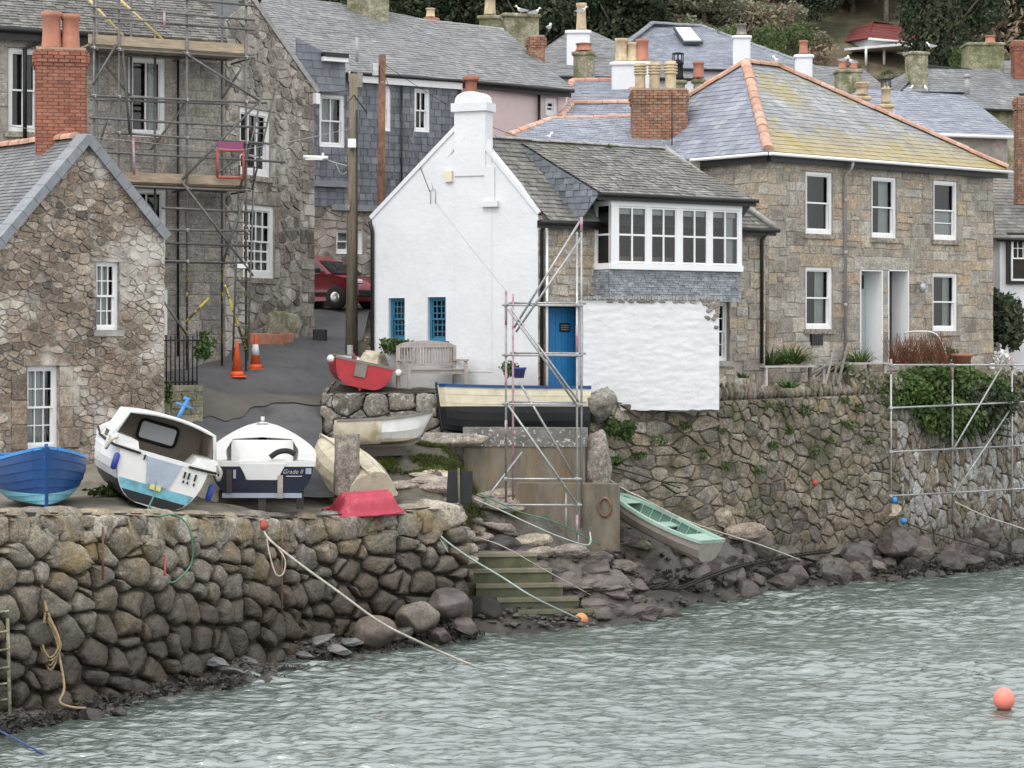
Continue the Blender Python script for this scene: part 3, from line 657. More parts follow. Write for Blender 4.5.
for a in((450,470,48.2),(440,446,49.5),(400,440,48.7),(500,480,48.6),(545,478,48.4),(640,470,50.6),(620,500,50.1),(700,500,52.2),(620,560,49.2),(660,540,50.4),(720,545,52),(800,545,54),(900,550,56.2),(1000,552,58.6),(1080,548,61),(560,530,47.8),(617,527,47.9),(480,538,47.3),(475,512,47.8),(506,508,47.4),(540,522,47.5),(577,537,47.3),(590,550,47.4),(552,548,47.3),(580,565,47.0),(600,588,46.9),(600,565,47.6),(650,580,48.6),(760,575,51.6),(850,568,54.5),(760,520,53.2),(870,525,56.0)): cp(SHORE,*a)
for px,d,z in((465,46.8,.75),(490,46.8,.75),(515,46.8,.75),(470,46.45,.5),(500,46.45,.5),(530,46.45,.5),(480,46.2,.3),(510,46.2,.3),(540,46.2,.3),(470,45.7,.3),(500,45.9,.1),(530,45.9,.1),(560,45.8,.1),(540,45.6,.08),(575,45.7,.1),(500,45.4,.15)):
    q=XY(px,d); SHORE.append((q.x,q.y,z)); SHORE.append((q.x+.05,q.y+.02,z))
SH=[(-140,752),(-40,742),(0,735),(60,722),(110,710),(170,695),(230,686),(290,672),(330,661),(380,651),(440,645),(490,635),(520,630),(560,625),(590,620),(640,608),(700,600),(760,590),(800,583),(860,580),(920,577),(980,571),(1030,565),(1130,556)]
SHX=[]
for (a,b) in SH:
    d=HC*F/(b-HY); q=XY(a,d); SHX.append(q); SHORE.append((q.x,q.y,0.)); SHORE.append((q.x*.985+.1,q.y-1.1,-.32))
    for k_ in(2.4,4.,6.5,10.): SHORE.append((q.x-q.x/q.y*k_,q.y-k_,-.5-.08*k_))
    if a>=600: SHORE.append((q.x*1.02,q.y+1.0,.30)); SHORE.append((q.x*1.04,q.y+2.0,.48))
for a in((0,703,34.15),(75,688,35.6),(150,672,37.1),(225,655,39.3),(300,638,41.6),(350,632,42.5),(400,626,43.3),(455,618,44.3),(0,702,34.7),(150,671,37.8),(300,637,42.4),(400,625,44.0)): cp(SHORE,*a)
def idw(L,x,y):
    s=0.; t=0.
    for a,b,c in L:
        w=1./(((x-a)**2+(y-b)**2)+.25)**1.7; s+=w; t+=w*c
    return t/s
def Zg(x,y): return idw(LAND,x,y)
def Zs(x,y): return idw(SHORE,x,y)
# ------------------------------------------------------------------ ground, lane, quay, foreshore, water
def lerp_poly(pts,t):
    k=len(pts)-1; i=min(int(t*k),k-1); f=t*k-i; return pts[i]*(1-f)+pts[i+1]*f
def resample(pts,n):
    L=[0]
    for i in range(len(pts)-1): L.append(L[-1]+(pts[i+1]-pts[i]).length)
    out=[]
    for j in range(n+1):
        s=L[-1]*j/n; i=max(k for k in range(len(pts)) if L[k]<=s+1e-9); i=min(i,len(pts)-2); f=(s-L[i])/max(L[i+1]-L[i],1e-9); out.append(pts[i]*(1-f)+pts[i+1]*f)
    return out
qe=[XY(p,d) for p,d in QE]; n0=Vector((.75,-.66))
qfront=resample([q+Vector((-.06,.22)) for q in qe],46)
qback=resample([Vector((-22,46)),Vector((-19,60)),Vector((-9,74)),Vector((.5,70)),XY(440,51.2),XY(405,48.8),XY(415,46.6),XY(462,45.5)],46)
mb=MB()
def gq(s,t):
    a=qfront[min(int(s*46+.5),46)]; b=qback[min(int(s*46+.5),46)]; q=a*(1-t)+b*t
    return Vector((q.x,q.y,Zg(q.x,q.y)+.03*nz(q.x*.8,q.y*.8)-.16*min(1,t*6)-.35*min(1,max(0,(q.y-48.5)/2))-(.7 if t<1e-6 else 0)))
mb.grid(gq,46,90); structure(mb,'quay_ground',mt['quay_floor'])
# the tarred lane climbing between the houses
lane_l=[XY(218,43.6),XY(205,46),XY(203,48),XY(170,49.3),XY(158,51.4),XY(215,53.5),XY(258,54.8),XY(285,57),XY(297,60.0),XY(300,64),XY(292,70)]
lane_r=[XY(345,44.6),XY(328,46.2),XY(322,48),XY(322,50),XY(334,52.3),XY(352,54.8),XY(362,57),XY(372,60.5),XY(392,64),XY(420,70)]
ll=resample(lane_l,90); lr=resample(lane_r,90)
def lane(s,t,up=.09):
    a=ll[min(int(t*90+.5),90)]; b=lr[min(int(t*90+.5),90)]; q=a*(1-s)+b*s
    return Vector((q.x,q.y,Zg(q.x,q.y)+.03*nz(q.x*.8,q.y*.8)+up))
mb=MB(); mb.grid(lambda s,t: lane(s,t),16,90); structure(mb,'lane_road',mt['asphalt'])
mb=MB()
def lane2(s,t,up):
    k=t*90; i=min(int(k),89); f=k-i; a=ll[i]*(1-f)+ll[i+1]*f; b=lr[i]*(1-f)+lr[i+1]*f; q=a*(1-s)+b*s
    return Vector((q.x,q.y,max(Zg(q.x,q.y)+.03*nz(q.x*.8,q.y*.8),0)+up))
def pedge(s): return .012*nz(s*9,2.2)+.03*min(1,max(0,(s-.35)/.3))+.03*s
mb.grid(lambda s,t: lane2(.01+s*.97,.185+.028*t+pedge(s)*(.55+.3*t),.12),30,8); structure(mb,'road_patch',mt['patch'])
# foreshore
sh=resample(SHX,150)
bk=resample([XY(-140,32.5),XY(0,34.6),XY(150,37.7),XY(300,42.4),XY(400,44.1),XY(455,45.6),XY(468,48.5),XY(470,50.0),XY(585,50.4),XY(720,53.0),XY(890,57.2),XY(1060,61.3),XY(1150,63.0)],150)
# match columns by pixel so rows run straight inland
def fore(s,t):
    i=min(int(s*150+.5),150); a=sh[i]; px=512+F*a.x/a.y
    # inland limit along the same sight line
    b=None
    for k in range(len(BKP)-1):
        if BKP[k][0]<=px<=BKP[k+1][0]:
            f=(px-BKP[k][0])/(BKP[k+1][0]-BKP[k][0]); d=BKP[k][1]*(1-f)+BKP[k+1][1]*f; b=XY(px,d); break
    if b is None: b=a+Vector((0,2))
    w=(a*(1-1.5/a.y)) if True else a
    q=w*(1-t)+b*t
    z=Zs(q.x,q.y); return Vector((q.x,q.y,z+min(1,.25+t*4)*(.09*nz(q.x*1.7,q.y*1.7)+.05*nz(q.x*4,q.y*4))))
BKP=[(-150,32.6),(0,34.7),(150,37.8),(300,42.5),(400,44.2),(455,45.4),(466,48.3),(478,50.3),(585,50.7),(720,53.2),(890,57.4),(1060,61.5),(1200,64)]
mb=MB(); mb.grid(fore,150,46); structure(mb,'foreshore',mt['foreshore'])
def slip(s,t):
    px=385+140*s; d0=45.9 if px<466 else 46.9
    if px<466: d0=43.6+(px-400)*.018+.75
    d=d0+(49.9-d0)*t; q=XY(px,d); k=min(1,max(0,(px-438)/45)); k=k*k*(3-2*k); z=Zg(q.x,q.y)*(1-k)+Zs(q.x,q.y)*k
    return Vector((q.x,q.y,z+.07*nz(q.x*1.7,q.y*1.7)+.05*nz(q.x*4,q.y*4)-(.0 if px>400 else .12*(400-px)/15)))
mb=MB(); mb.grid(slip,40,36); structure(mb,'slip_ground',mt['earth'])
# bed and sea
mb=MB(); mb.add([(-60,-30,-1.2),(60,-30,-1.2),(60,66,-1.2),(-60,66,-1.2)],[[0,1,2,3]]); structure(mb,'sea_bed',mt['earth'])
def watermat():
    m,nt,out=newmat('harbour_water'); g=G(nt); p=g.n('ShaderNodeBsdfPrincipled'); g.l(p.outputs[0],out.inputs[0])
    p.inputs['Base Color'].default_value=(.066,.088,.078,1); p.inputs['Roughness'].default_value=.06; p.inputs['IOR'].default_value=2.3; p.inputs['Specular Tint'].default_value=(.945,1.,.98,1); p.inputs['Specular IOR Level'].default_value=1.
    geo=g.n('ShaderNodeNewGeometry'); mp=g.n('ShaderNodeMapping'); mp.inputs['Scale'].default_value=(.8,2.4,1.); g.l(geo.outputs['Position'],mp.inputs[0])
    b=g.n('ShaderNodeBump'); b.inputs['Strength'].default_value=.7; b.inputs['Distance'].default_value=.06
    g.l(g.noise(mp.outputs[0],5.5,4,.55),b.inputs['Height']); g.l(b.outputs[0],p.inputs['Normal']); return m
mt['water']=watermat()
def wz(x,y):
    a=.5*nz(x*.4+y*.25,y*.8-x*.1,1.)+.6*nz(x*.8-y*.2,y*2.6,5.)+.62*nz(x*1.5+y*.3,y*5.0,9.)+.42*nz(x*3.0-y*.5,y*9.0,3.)+.15*nz(x*7,y*14,6.)
    return .092*a*(.85+.5*nz(x*.13+3,y*.22,2.)+.25*nz(x*.5,y*.7,8.))
mb=MB()
NU,NV=760,760
def wat(s,t):
    d=27.0+(62.5-27.0)*(t**1.15); px=-220+1460*s; q=XY(px,d); return Vector((q.x,q.y,wz(q.x,q.y)))
mb.grid(wat,NU,NV); 
mb.add([(-60,-30,-.34),(60,-30,-.34),(60,64,-.34),(-60,64,-.34)],[[0,1,2,3]]); structure(mb,'harbour_water',mt['water'])
# ------------------------------------------------------------------ quay wall
class PathWall:
    def __init__(s,pts,zt,batter,zb):
        s.p=[Vector(p) for p in pts]; s.zt=zt; s.b=batter; s.zb=zb; s.l=[0]
        for i in range(len(pts)-1): s.l.append(s.l[-1]+(s.p[i+1]-s.p[i]).length)
        s.L=s.l[-1]
    def loc(s,u):
        u=min(max(u,0),s.L); i=max(k for k in range(len(s.l)-1) if s.l[k]<=u+1e-9); f=(u-s.l[i])/(s.l[i+1]-s.l[i])
        d=(s.p[i+1]-s.p[i]).normalized(); q=s.p[i]*(1-f)+s.p[i+1]*f; return q,Vector((d.y,-d.x)),s.zt[i]*(1-f)+s.zt[i+1]*f,i,f
    def norm(s,u):
        a=s.loc(u-.5)[1]; b=s.loc(u+.5)[1]; return (a+b).normalized()
    def pt(s,u,v,n=0.):                       # v: height as a fraction-free z measured down from the top line
        q,nn,zt,i,f=s.loc(u); nn=s.norm(u); z=zt+v; o=q+nn*(n+s.b*max(0,-v)); return Vector((o.x,o.y,z))
QW=PathWall([XY(p,d) for p,d in QE],QZ,.13,0)
q_root=thing('quay_wall','long battered quay wall of big rounded dark boulders along the water under the boats','sea wall',(-4.05,42,0))
mb=MB(); 
mb.grid(lambda s,t: QW.pt(s*QW.L,-3.2*(1-t),-.06),60,10,1)
cells=voro(0,QW.L,-3.1,-.50,.47,.37,.85,True,.36)
for k_ in ashlar(0,QW.L,-.50,-.02,(.46,.47),(.24,.58),.035,.12): cells.append(k_)
for c in cells:
    cz=sum(p[1] for p in c)/len(c); 
    c=clip_poly(c,[(0,-3.3),(QW.L,-3.3),(QW.L,-.02),(0,-.02)])
    if len(c)<3: continue
    top=cz>-.5
    stone(mb,lambda u,v,n: QW.pt(u,v,n),c,.024 if top else .032,.13 if top else .17,((1,-.6),(.985,.2),(.94,.7),(.82,.97),(.4,1.04)) if top else ((1,-.6),(.985,.2),(.93,.66),(.77,.95),(.4,1.05)),2,0,.2,None,True,.09,.08 if top else .14,.05)
mb.part('wall_face',[mt['quay_stone'],mt['mortar_dark']],q_root)
mb=MB(); u=0
while u<QW.L-.1:
    l=rr(.4,.95); uu=min(u+l,QW.L); h=rr(.27,.36); w=rr(.55,.8); sd=rr(0,99)
    k=rockmb((1,1,1),8,int(sd*100),.06,ICO2,(.72,.95)); 
    um=(u+uu)/2; q,nn,zt,_,_=QW.loc(um); tn=Vector((-nn.y,nn.x))
    vs=[]
    for v in k.v:
        x=math.copysign(abs(v.x)**.6,v.x)*.56*(uu-u); y=math.copysign(abs(v.y)**.6,v.y)*.52*w; z=math.copysign(abs(v.z)**.7,v.z)*h*.75
        o=q+tn*x-nn*(w*.50+y); vs.append(Vector((o.x,o.y,zt-.17+z)))
    mb.add(vs,k.f,0,None,True); u=uu
mb.part('coping_stone',mt['quay_stone'],q_root)
# rusty stains' fittings on the quay wall are ropes and rings further down
# ------------------------------------------------------------------ terrace wall on the right
TW=PathWall([XY(p,d) for p,d in((584,50.05),(650,51.2),(720,52.5),(890,56.5),(1070,60.7))],[4.6,4.33,4.43,4.50,4.52],.10,0)
t_root=thing('terrace_wall','tall mossy rubble retaining wall on the right below the terrace and shrubs','stone wall',(6,55,0))
def TU(px):
    best=min(range(400),key=lambda i: abs(512+F*TW.loc(TW.L*i/400)[0].x/TW.loc(TW.L*i/400)[0].y-px)); return TW.L*best/400
ua,ub,uc=TU(716),TU(893),TW.L
mb=MB(); mb.grid(lambda s,t: TW.pt(s*TW.L,-5.2*(1-t),-.005),50,12,1)
stf=lambda mat,h,lump,g: (lambda c: stone(mb,lambda u,v,n: TW.pt(u,v,n),c,g,h,((1,-.5),(.97,.45),(.88,.9),(.6,1.03)),1,mat,.2,None,False,lump,.12,.05))
f=stf(0,.045,.03,.014)
for c in voro(0,ua,-5.1,0,.52,.24,.9,True,.34):
    c=clip_poly(c,[(0,-5.2),(ua,-5.2),(ua,0),(0,0)])
    if len(c)>=3: f(c)
f=stf(0,.06,.04,.010)
for c in voro(ua,ub,-5.1,0,.27,.25,.98,True,.38):
    c=clip_poly(c,[(ua,-5.2),(ub,-5.2),(ub,0),(ua,0)])
    if len(c)>=3: f(c)
f=stf(2,.06,.04,.013)
for c in voro(ub,uc,-5.1,0,.19,.38,.98,True,.36):
    c=clip_poly(c,[(ub,-5.2),(uc,-5.2),(uc,0),(ub,0)])
    if len(c)>=3: f(c)
mb.part('wall_face',[mt['terrace_stone'],mt['mortar_earth'],mt['terrace_pale']],t_root)
# upright edge stones along the top (cock and hen coping)
mb=MB(); u=ua+.12
while u<TU(892):
    w=rr(.1,.22); h=rr(.26,.46); k=rockmb((w*.62,.17,h*.6),6,int(rr(0,9999)),.08,ICO1,(.7,.95)); q=TW.pt(u+w/2,h*.40,-.2)
    a=rr(-.15,.15); 
    mb.add([q+Matrix.Rotation(math.atan2(.2,.8)+rr(-.2,.2),3,'Z')@(Matrix.Rotation(a,3,'Y')@v) for v in k.v],k.f,0,None,True); u+=w
mb.part('coping_stone',mt['terrace_stone'],t_root)
# terrace behind it
mb=MB()
def ter(s,t):
    q,nn,zt,_,_=TW.loc(s*TW.L); b=q-nn*.0; e=Vector((q.x-1.0+s*2.0,q.y+12)); o=b*(1-t)+e*t; return Vector((o.x,o.y,zt-.1+.35*min(1,t*3)))
mb.grid(ter,24,10); structure(mb,'terrace_ground',mt['earth'])
# ================================================================== granite house on the right
h=thing('granite_house','warm granite two storey house with terracotta hips and lichen yellowed slate roof','house',(9,60,4.7))
SF=Wall.px(768,57,993,63); u=SF.u; v2=-SF.n
SL=Wall(SF.o+v2*7.0,SF.o); SR=Wall(SF.o+SF.u*SF.L,SF.o+SF.u*SF.L+v2*7)
ze=10.72; zb=4.4
ops=[]; wins=[]
for r in((805,172,832,234),(871,177,896,238),(933,181,957,240),(805,267,832,329),(932,273,957,331)): wins.append(SF.rect(*r))
d1=SF.rect(860,270,882,362); d2=SF.rect(888,270,908,366)
ops=[w+(.05,) for w in wins]+[(d1[0],zb+.85,d1[2],d1[3],.62),(d2[0],zb+.85,d2[2],d2[3],.62)]
blocks=[]
for w in wins:
    blocks.append((w[0]-.22,w[3],w[2]+.25,w[3]+.34)); 
blocks.append((d1[0]-.25,d1[3],d2[2]+.25,d1[3]+.36))
blocks+=quoins(0,1,zb,ze)+quoins(SF.L,-1,zb,ze)
mb=MB(); poly=[(0,zb),(SF.L,zb),(SF.L,ze),(0,ze)]
wall_body(mb,SF,poly,ops,mat=1,rev=1,dark=3)
masonry(mb,SF,poly,ashlar(-.2,SF.L,zb,ze,(.20,.42),(.22,.85),.022,.3),ops,blocks,.010,.02,0,0,.05)
pl=[(0,zb),(7,zb),(7,ze),(0,ze)]
wall_body(mb,SL,pl,(),mat=1); masonry(mb,SL,pl,ashlar(0,7,zb,ze,(.20,.40),(.22,.75),.024,.3),(),quoins(7,-1,zb,ze),.010,.02,0,0,.05)
wall_body(mb,SR,pl,(),mat=1)
mb.add([SL.pt(0,zb),SR.pt(7,zb),SR.pt(7,ze),SL.pt(0,ze)],[[0,1,2,3]],1)
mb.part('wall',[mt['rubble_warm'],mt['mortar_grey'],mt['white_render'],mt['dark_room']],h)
sty=[(1,(1,1),[(0,.35)],0),(1,(1,1),[(.55,1)],0),(1,(1,2),None,.0),(1,(1,1),[(.6,1)],0),(1,(1,1),[(.7,1)],0)]
for w,(c,rw,cu,bl) in zip(wins,sty): window(SF,h,w,c,rw,.05,.085,.03,curtain=cu,sill='granite_post',blind=bl)
c=MB(); w=wins[2]
for i,(a,b_) in enumerate(((0.06,.28),(.30,.52))): SF.box(c,w[0]+.1,w[2]-.1,w[1]+a*(w[3]-w[1]),w[1]+b_*(w[3]-w[1]),-.17,-.155)
c.part('blind',mt['curtain'],h)
for d,pm,lab in((d1,'grey_door','pale grey green panelled front door set deep in a white recess'),(d2,'dark_door','dark slate coloured front door set deep in a white recess')):
    mb=MB(); zz=zb+.85; e=.06
    SF.box(mb,d[2]-.03,d[2]+.003,zz,d[3]-.003,-.62,.035); SF.box(mb,d[0]+.003,d[2]-.03,d[3]-.03,d[3]-.004,-.62,.025); SF.box(mb,d[0]-.003,d[0]+.03,zz,d[3]-.035,-.62,.02)
    fr=mb.part('door_surround',mt['paint_white'],h)
    mb=MB(); SF.box(mb,d[0]+.03,d[2]-.03,zz,d[3]-.04,-.60,-.55)
    for(a,b_) in((.06,.36),(.42,.72)):
        SF.box(mb,d[0]+.12,d[2]-.12,zz+a*(d[3]-zz),zz+b_*(d[3]-zz),-.55,-.535)
    dr=mb.part('door',mt[pm],h,lab)
    g=MB(); SF.box(g,d[0]+.1,d[2]-.12,zz+.80*(d[3]-zz),zz+.95*(d[3]-zz),-.55,-.54); g.part('fanlight',mt['car_glass'],dr)
    g=MB(); q=SF.pt(d[0]+.14,zz+.42*(d[3]-zz),-.52); g.lathe(q,[(.0,-.03),(.03,-.02),(.035,0),(.03,.02),(0,.03)],8); g.part('handle',mt['chrome'],dr)
# roof
T=lambda a,b,z: Vector((*(SF.o+SF.u*a+v2*b),z))
c0,c1,c2,c3=T(-.32,-.32,ze),T(SF.L+.42,-.32,ze),T(SF.L+.42,7.32,ze),T(-.32,7.32,ze); A=T(2.8,3.5,13.62); B=T(4.15,3.5,13.60)
roof(h,c0,c1,[B,A],'slate_lichen',.27,.20,name='front_roof',label='front roof slope stained yellow with lichen')
roof(h,c3,c0,[A],'slate_blue',.27,.20,name='side_roof',label='clean blue grey side roof slope')
roof(h,c1,c2,[B],'slate_blue',.27,.20,name='side_roof'); roof(h,c2,c3,[A,B],'slate_blue',.4,.3,name='rear_roof')
for a,b_ in((c0,A),(c1,B),(c3,A),(A,B),(c2,B)): ridge(h,a+(b_-a)*.02+Vector((0,0,.015)),b_+Vector((0,0,.015)),.14,.42,'terracotta','hip_tiles' if a not in(A,) else 'ridge_tiles')
nf=Vector((*SF.n,0)); 
gutter(h,c0+nf*.05-Vector((0,0,.06)),c1+nf*.05-Vector((0,0,.06)),'paint_white',.045,'black_paint',.18,-nf*.16)
ns=Vector((*SL.n,0)); gutter(h,c3+ns*.05-Vector((0,0,.06)),c0+ns*.05-Vector((0,0,.06)),'paint_white',.045,'black_paint',.18,-ns*.16)
mb=MB(); up=SF.U(843); mb.path([SF.pt(up,ze-.12,.36),SF.pt(up,ze-.28,.30),SF.pt(up,ze-.45,.09),SF.pt(up,zb+.3,.09)],.04,8)
for z in(9.6,8.2,6.8,5.5): mb.lathe(SF.pt(up,z,.09),[(.055,-.05),(.055,.05)],8)
mb.part('downpipe',mt['grey_pipe'],h)
mb=MB(); r=SF.rect(810,334,821,345); SF.box(mb,*[r[i] for i in(0,2,1,3)],0,.075); mb.part('vent_grille',mt['black_paint'],h)
mb=MB(); r=SF.rect(913,284,921,293); q=SF.pt((r[0]+r[2])/2,r[3],.2); mb.tube(SF.pt((r[0]+r[2])/2,r[3]+.05,.02),q+Vector((0,0,.05)),.015,6); mb.lathe(q-Vector((0,0,.24)),[(.05,0),(.09,.05),(.11,.2),(.05,.26),(.0,.3)],8); mb.part('wall_lantern',mt['galv'],h)
mb=MB(); ul=d2[2]-.02; mb.path(smooth_pts([SF.pt(ul-.15,6.05,.0),SF.pt(ul-.05,6.1,.35),SF.pt(ul+.25,6.02,.8),SF.pt(ul+.42,5.45,1.0),SF.pt(ul+.45,5.0,1.05)],5),.022,7); mb.part('handrail',mt['paint_white'],h)
# lower slate wing to the left, seen over the white cottage, and the big brick stack
wl=[P(512,133,61.5),P(640,150,59.8)]
e0=P(500,147,59.0); e1=P(700,160,58.6); r0=P(550,120,62.0); r1=P(650,117,62.6)
roof(h,e0,e1,[r1+Vector((.8,0.,0)),r0],'slate_blue',.26,.19,name='wing_roof')
ridge(h,r0,r1,.13,.4,'terracotta','ridge_tiles'); ridge(h,P(509,135,60.0),r0,.13,.4,'terracotta','hip_tiles'); ridge(h,r1,T(-.15,6.6,11.3),.13,.4,'terracotta','ridge_tiles')
mb=MB(); mb.add([e0-Vector((0,0,.05)),e1-Vector((0,0,.05)),Vector((e1.x,e1.y,zb)),Vector((e0.x,e0.y,zb))],[[0,1,2,3]]); mb.part('wing_wall',mt['mortar_grey'],h)
q=P(660,140,60.3); chimney(h,(q.x,q.y+.4),1.48,.8,10.6,12.72,0.0,'brick_old',[(-.52,0,.75,.15,'pot_buff','louvre'),(-.12,0,.78,.15,'pot_buff','louvre'),(.32,0,.8,.16,'pot_buff','louvre')])
mb=MB(); mb.tube(P(672,160,59.8),P(672,92,59.9),.018,5); mb.part('aerial_pole',mt['black_paint'],h)

# ================================================================== white cottage
h=thing('white_cottage','white rendered gable end cottage with mossy slate roof and big white chimney','cottage',(2,53,4))
WG=Wall.px(372,52.2,538,50.5); WR=Wall.px(538,50.5,765,54.5)
zb=3.6; zeL=8.75
ap=(WG.U(463),10.95)
poly=[(0,zb),(WG.L,zb),(WG.L,zeL+.02),ap,(0,zeL)]
w1=WG.rect(389,298,405,340); w2=WG.rect(428,297,446,341); ops=[w1+(.12,),w2+(.12,)]
mb=MB(); wall_body(mb,WG,poly,ops,mat=0,rev=0,dark=1)
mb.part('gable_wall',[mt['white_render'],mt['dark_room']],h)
for w in(w1,w2): window(WG,h,w,3,(3,3),.12,.055,.025,'paint_blue',curtain=None,blind=.0,sash=True,sill='paint_blue',label='small teal blue sash window low in the white gable')
# coping along the gable
mb=MB()
for a,b_ in(((0,zeL),ap),(ap,(WG.L,zeL+.02))):
    dx=b_[0]-a[0]; dz=b_[1]-a[1]; l=math.hypot(dx,dz); nx,nz_=-dz/l*.09,dx/l*.09
    mb.hexa([WG.pt(a[0],a[1],.04),WG.pt(b_[0],b_[1],.04),WG.pt(b_[0],b_[1],-.24),WG.pt(a[0],a[1],-.24),WG.pt(a[0]+nx,a[1]+nz_,.04),WG.pt(b_[0]+nx,b_[1]+nz_,.04),WG.pt(b_[0]+nx,b_[1]+nz_,-.24),WG.pt(a[0]+nx,a[1]+nz_,-.24)])
mb.part('gable_coping',mt['white_render'],h)
# relief strips on the gable and the alarm box
mb=MB(); r=WG.rect(485,167,495,203); WG.box(mb,r[0],r[2],r[1],r[3],-.02,.05); r=WG.rect(483,201,499,207); WG.box(mb,r[0],r[2],r[1],r[3],-.02,.12)
r=WG.rect(455,140,492,372); mb.grid(lambda s,t: WG.pt(r[0]+(r[2]-r[0])*s,r[1]+(r[3]-r[1])*t,.014+.004*nz(s*3,t*9)),4,16); WG.box(mb,r[0],r[2],r[1],r[3],-.05,.008)
mb.part('chimney_breast',mt['white_render'],h)
mb=MB(); r=WG.rect(446,171,453,182); WG.box(mb,r[0],r[2],r[1],r[3],.0,.08); mb.part('alarm_box',mt['cream'],h)
mb=MB(); r=WG.rect(431,190,436,204); mb.path([WG.pt(r[0],r[1],.03),WG.pt(r[0],r[3],.03),WG.pt(r[2],r[3],.03),WG.pt(r[2],r[1],.03)],.008,4); mb.tube(WG.pt((r[0]+r[2])/2,r[3],.02),WG.pt((r[0]+r[2])/2,r[3]+.15,.1),.008,4); mb.part('wire_bracket',mt['grey_pipe'],h)
# chimney
uc=(WG.U(455)+WG.U(486))/2; cwid=WG.U(486)-WG.U(455); mb=MB(); zt=11.52
WG.box(mb,uc-cwid/2,uc+cwid/2,9.7,zt-.32,-.38,.047); WG.box(mb,uc-cwid/2-.06,uc+cwid/2+.06,zt-.32,zt-.12,-.43,.11)
N=10; vs=[]
for n_ in(.05,-.38):
    for i in range(N+1):
        a=math.pi*i/N; vs.append(WG.pt(uc-math.cos(a)*(cwid/2-.01),zt-.12+.27*math.sin(a)**.7,n_))
mb.add(vs,[[i,i+1,N+2+i,N+1+i] for i in range(N)]+[list(range(N+1)),list(range(N+1,2*N+2))[::-1]],0)
mb.part('chimney',mt['white_render'],h)
chimney(h,tuple(P(471,78,53)[:2]),.26,.26,9.2,12.25,.1,'brick_red',brick=False,name='rear_chimney')
# side wall, door, bay
dr=WR.rect(546,307,584,385); sw=WR.rect(717,302,729,361)
dr=(dr[0],4.05,dr[2],dr[3]); uw=WR.L
poly=[(0,zb),(uw,zb),(uw,zeL),(0,zeL)]
ops=[dr+(.22,),sw+(.12,)]
mb=MB(); wall_body(mb,WR,poly,ops,mat=1,rev=1,dark=2)
masonry(mb,WR,poly,ashlar(0,uw,zb,zeL,(.16,.34),(.18,.6),.03,.3),ops,[(dr[0]-.12,dr[3],dr[2]+.25,dr[3]+.22)]+quoins(uw,-1,zb,zeL),.012,.025,0,0,.08)
mb.part('side_wall',[mt['rubble_warm'],mt['mortar_grey'],mt['dark_room']],h)
mb=MB(); WR.box(mb,dr[0]+.02,dr[2]-.02,dr[1],dr[3]-.02,-.2,-.14)
for i in range(1,6): 
    x=dr[0]+.02+(dr[2]-dr[0]-.04)*i/6; WR.box(mb,x-.006,x+.006,dr[1],dr[3]-.03,-.139,-.135,1)
d_=mb.part('door',[mt['door_blue'],mt['paint_blue']],h,'bright blue plank door with a small dark plaque')
r=WR.rect(563,323,573,332); mb=MB(); WR.box(mb,r[0],r[2],r[1],r[3],-.139,-.118,0)
for k in(.28,.5,.72): WR.box(mb,r[0]+.03,r[2]-.03,r[1]+k*(r[3]-r[1])-.008,r[1]+k*(r[3]-r[1])+.008,-.118,-.114,1)
mb.part('plaque',[mt['black_paint'],mt['cement']],d_)
mb=MB(); WR.box(mb,dr[0]-.14,dr[2]+.3,dr[3]+.03,dr[3]+.12,-.1,.42); mb.part('door_canopy',mt['cement'],h)
window(WR,h,sw,1,(2,2),.12,.06,.02,sill='cement',label='narrow white window right of the white painted wall')
# downpipes
mb=MB(); mb.path([WR.pt(.02,zeL-.12,.3),WR.pt(.06,zeL-.35,.07),WR.pt(.06,zb+.5,.07)],.045,8); mb.part('downpipe',mt['black_paint'],h)
mb=MB(); mb.path([WR.pt(.2,zeL-.15,.07),WR.pt(.2,zb+.5,.07)],.035,8); mb.part('downpipe',mt['paint_white'],h,'thin white downpipe beside the black one')
up=WR.U(760); mb=MB(); mb.path([WR.pt(up+.12,zeL-.12,.3),WR.pt(up,zeL-.4,.07),WR.pt(up,5.3,.07)],.045,8); mb.part('downpipe',mt['black_paint'],h)
mb=MB(); mb.path([WG.pt(.0,zeL-.05,.12),WG.pt(.04,zeL-.3,.06),WG.pt(.04,zb+.6,.06)],.045,8); mb.part('downpipe',mt['black_paint'],h)
# main roof
rn=-1.57
eL=WR.pt(-.04,8.62,.25); eR=WR.pt(uw+.12,8.62,.25); rL=WR.pt(-1.0,10.62,rn); rR=WR.pt(5.0,10.62,rn)
roof(h,WR.pt(.16,8.62,.25),eR,[rR,WR.pt(-.72,10.62,rn)],'slate_old',.2,.14,.05,.02,'main_roof',None,.008)
roof(h,WR.pt(uw+.1,8.6,-3.5),WR.pt(-1.9,8.6,-3.5),[rL,rR],'slate_old',.3,.2,.03,.016,'rear_roof')
mb=MB(); mb.add([eR,WR.pt(uw+.1,8.6,-3.5),rR],[[0,1,2]]); mb.add([WR.pt(uw,zb),WR.pt(uw,zb,-3.4),WR.pt(uw,zeL,-3.4),WR.pt(uw,zeL)],[[0,1,2,3]]); mb.add([WR.pt(uw,zb,-3.4),WR.pt(-1.8,zb,-3.4),WR.pt(-1.8,zeL,-3.4),WR.pt(uw,zeL,-3.4)],[[0,1,2,3]]); mb.part('rear_wall',mt['mortar_grey'],h)
ridge(h,WR.pt(-.65,10.63,rn),WR.pt(5.02,10.63,rn),.1,.5,'cement','ridge_tiles',.5)
# verge pointing of cement along the right hand slope
mb=MB(); a=rR; b_=eR; mb.path([a+(b_-a)*t+Vector((0,0,.03+.02*nz(t*9))) for t in [i/10 for i in range(11)]],.09,6); mb.part('verge',mt['cement'],h)
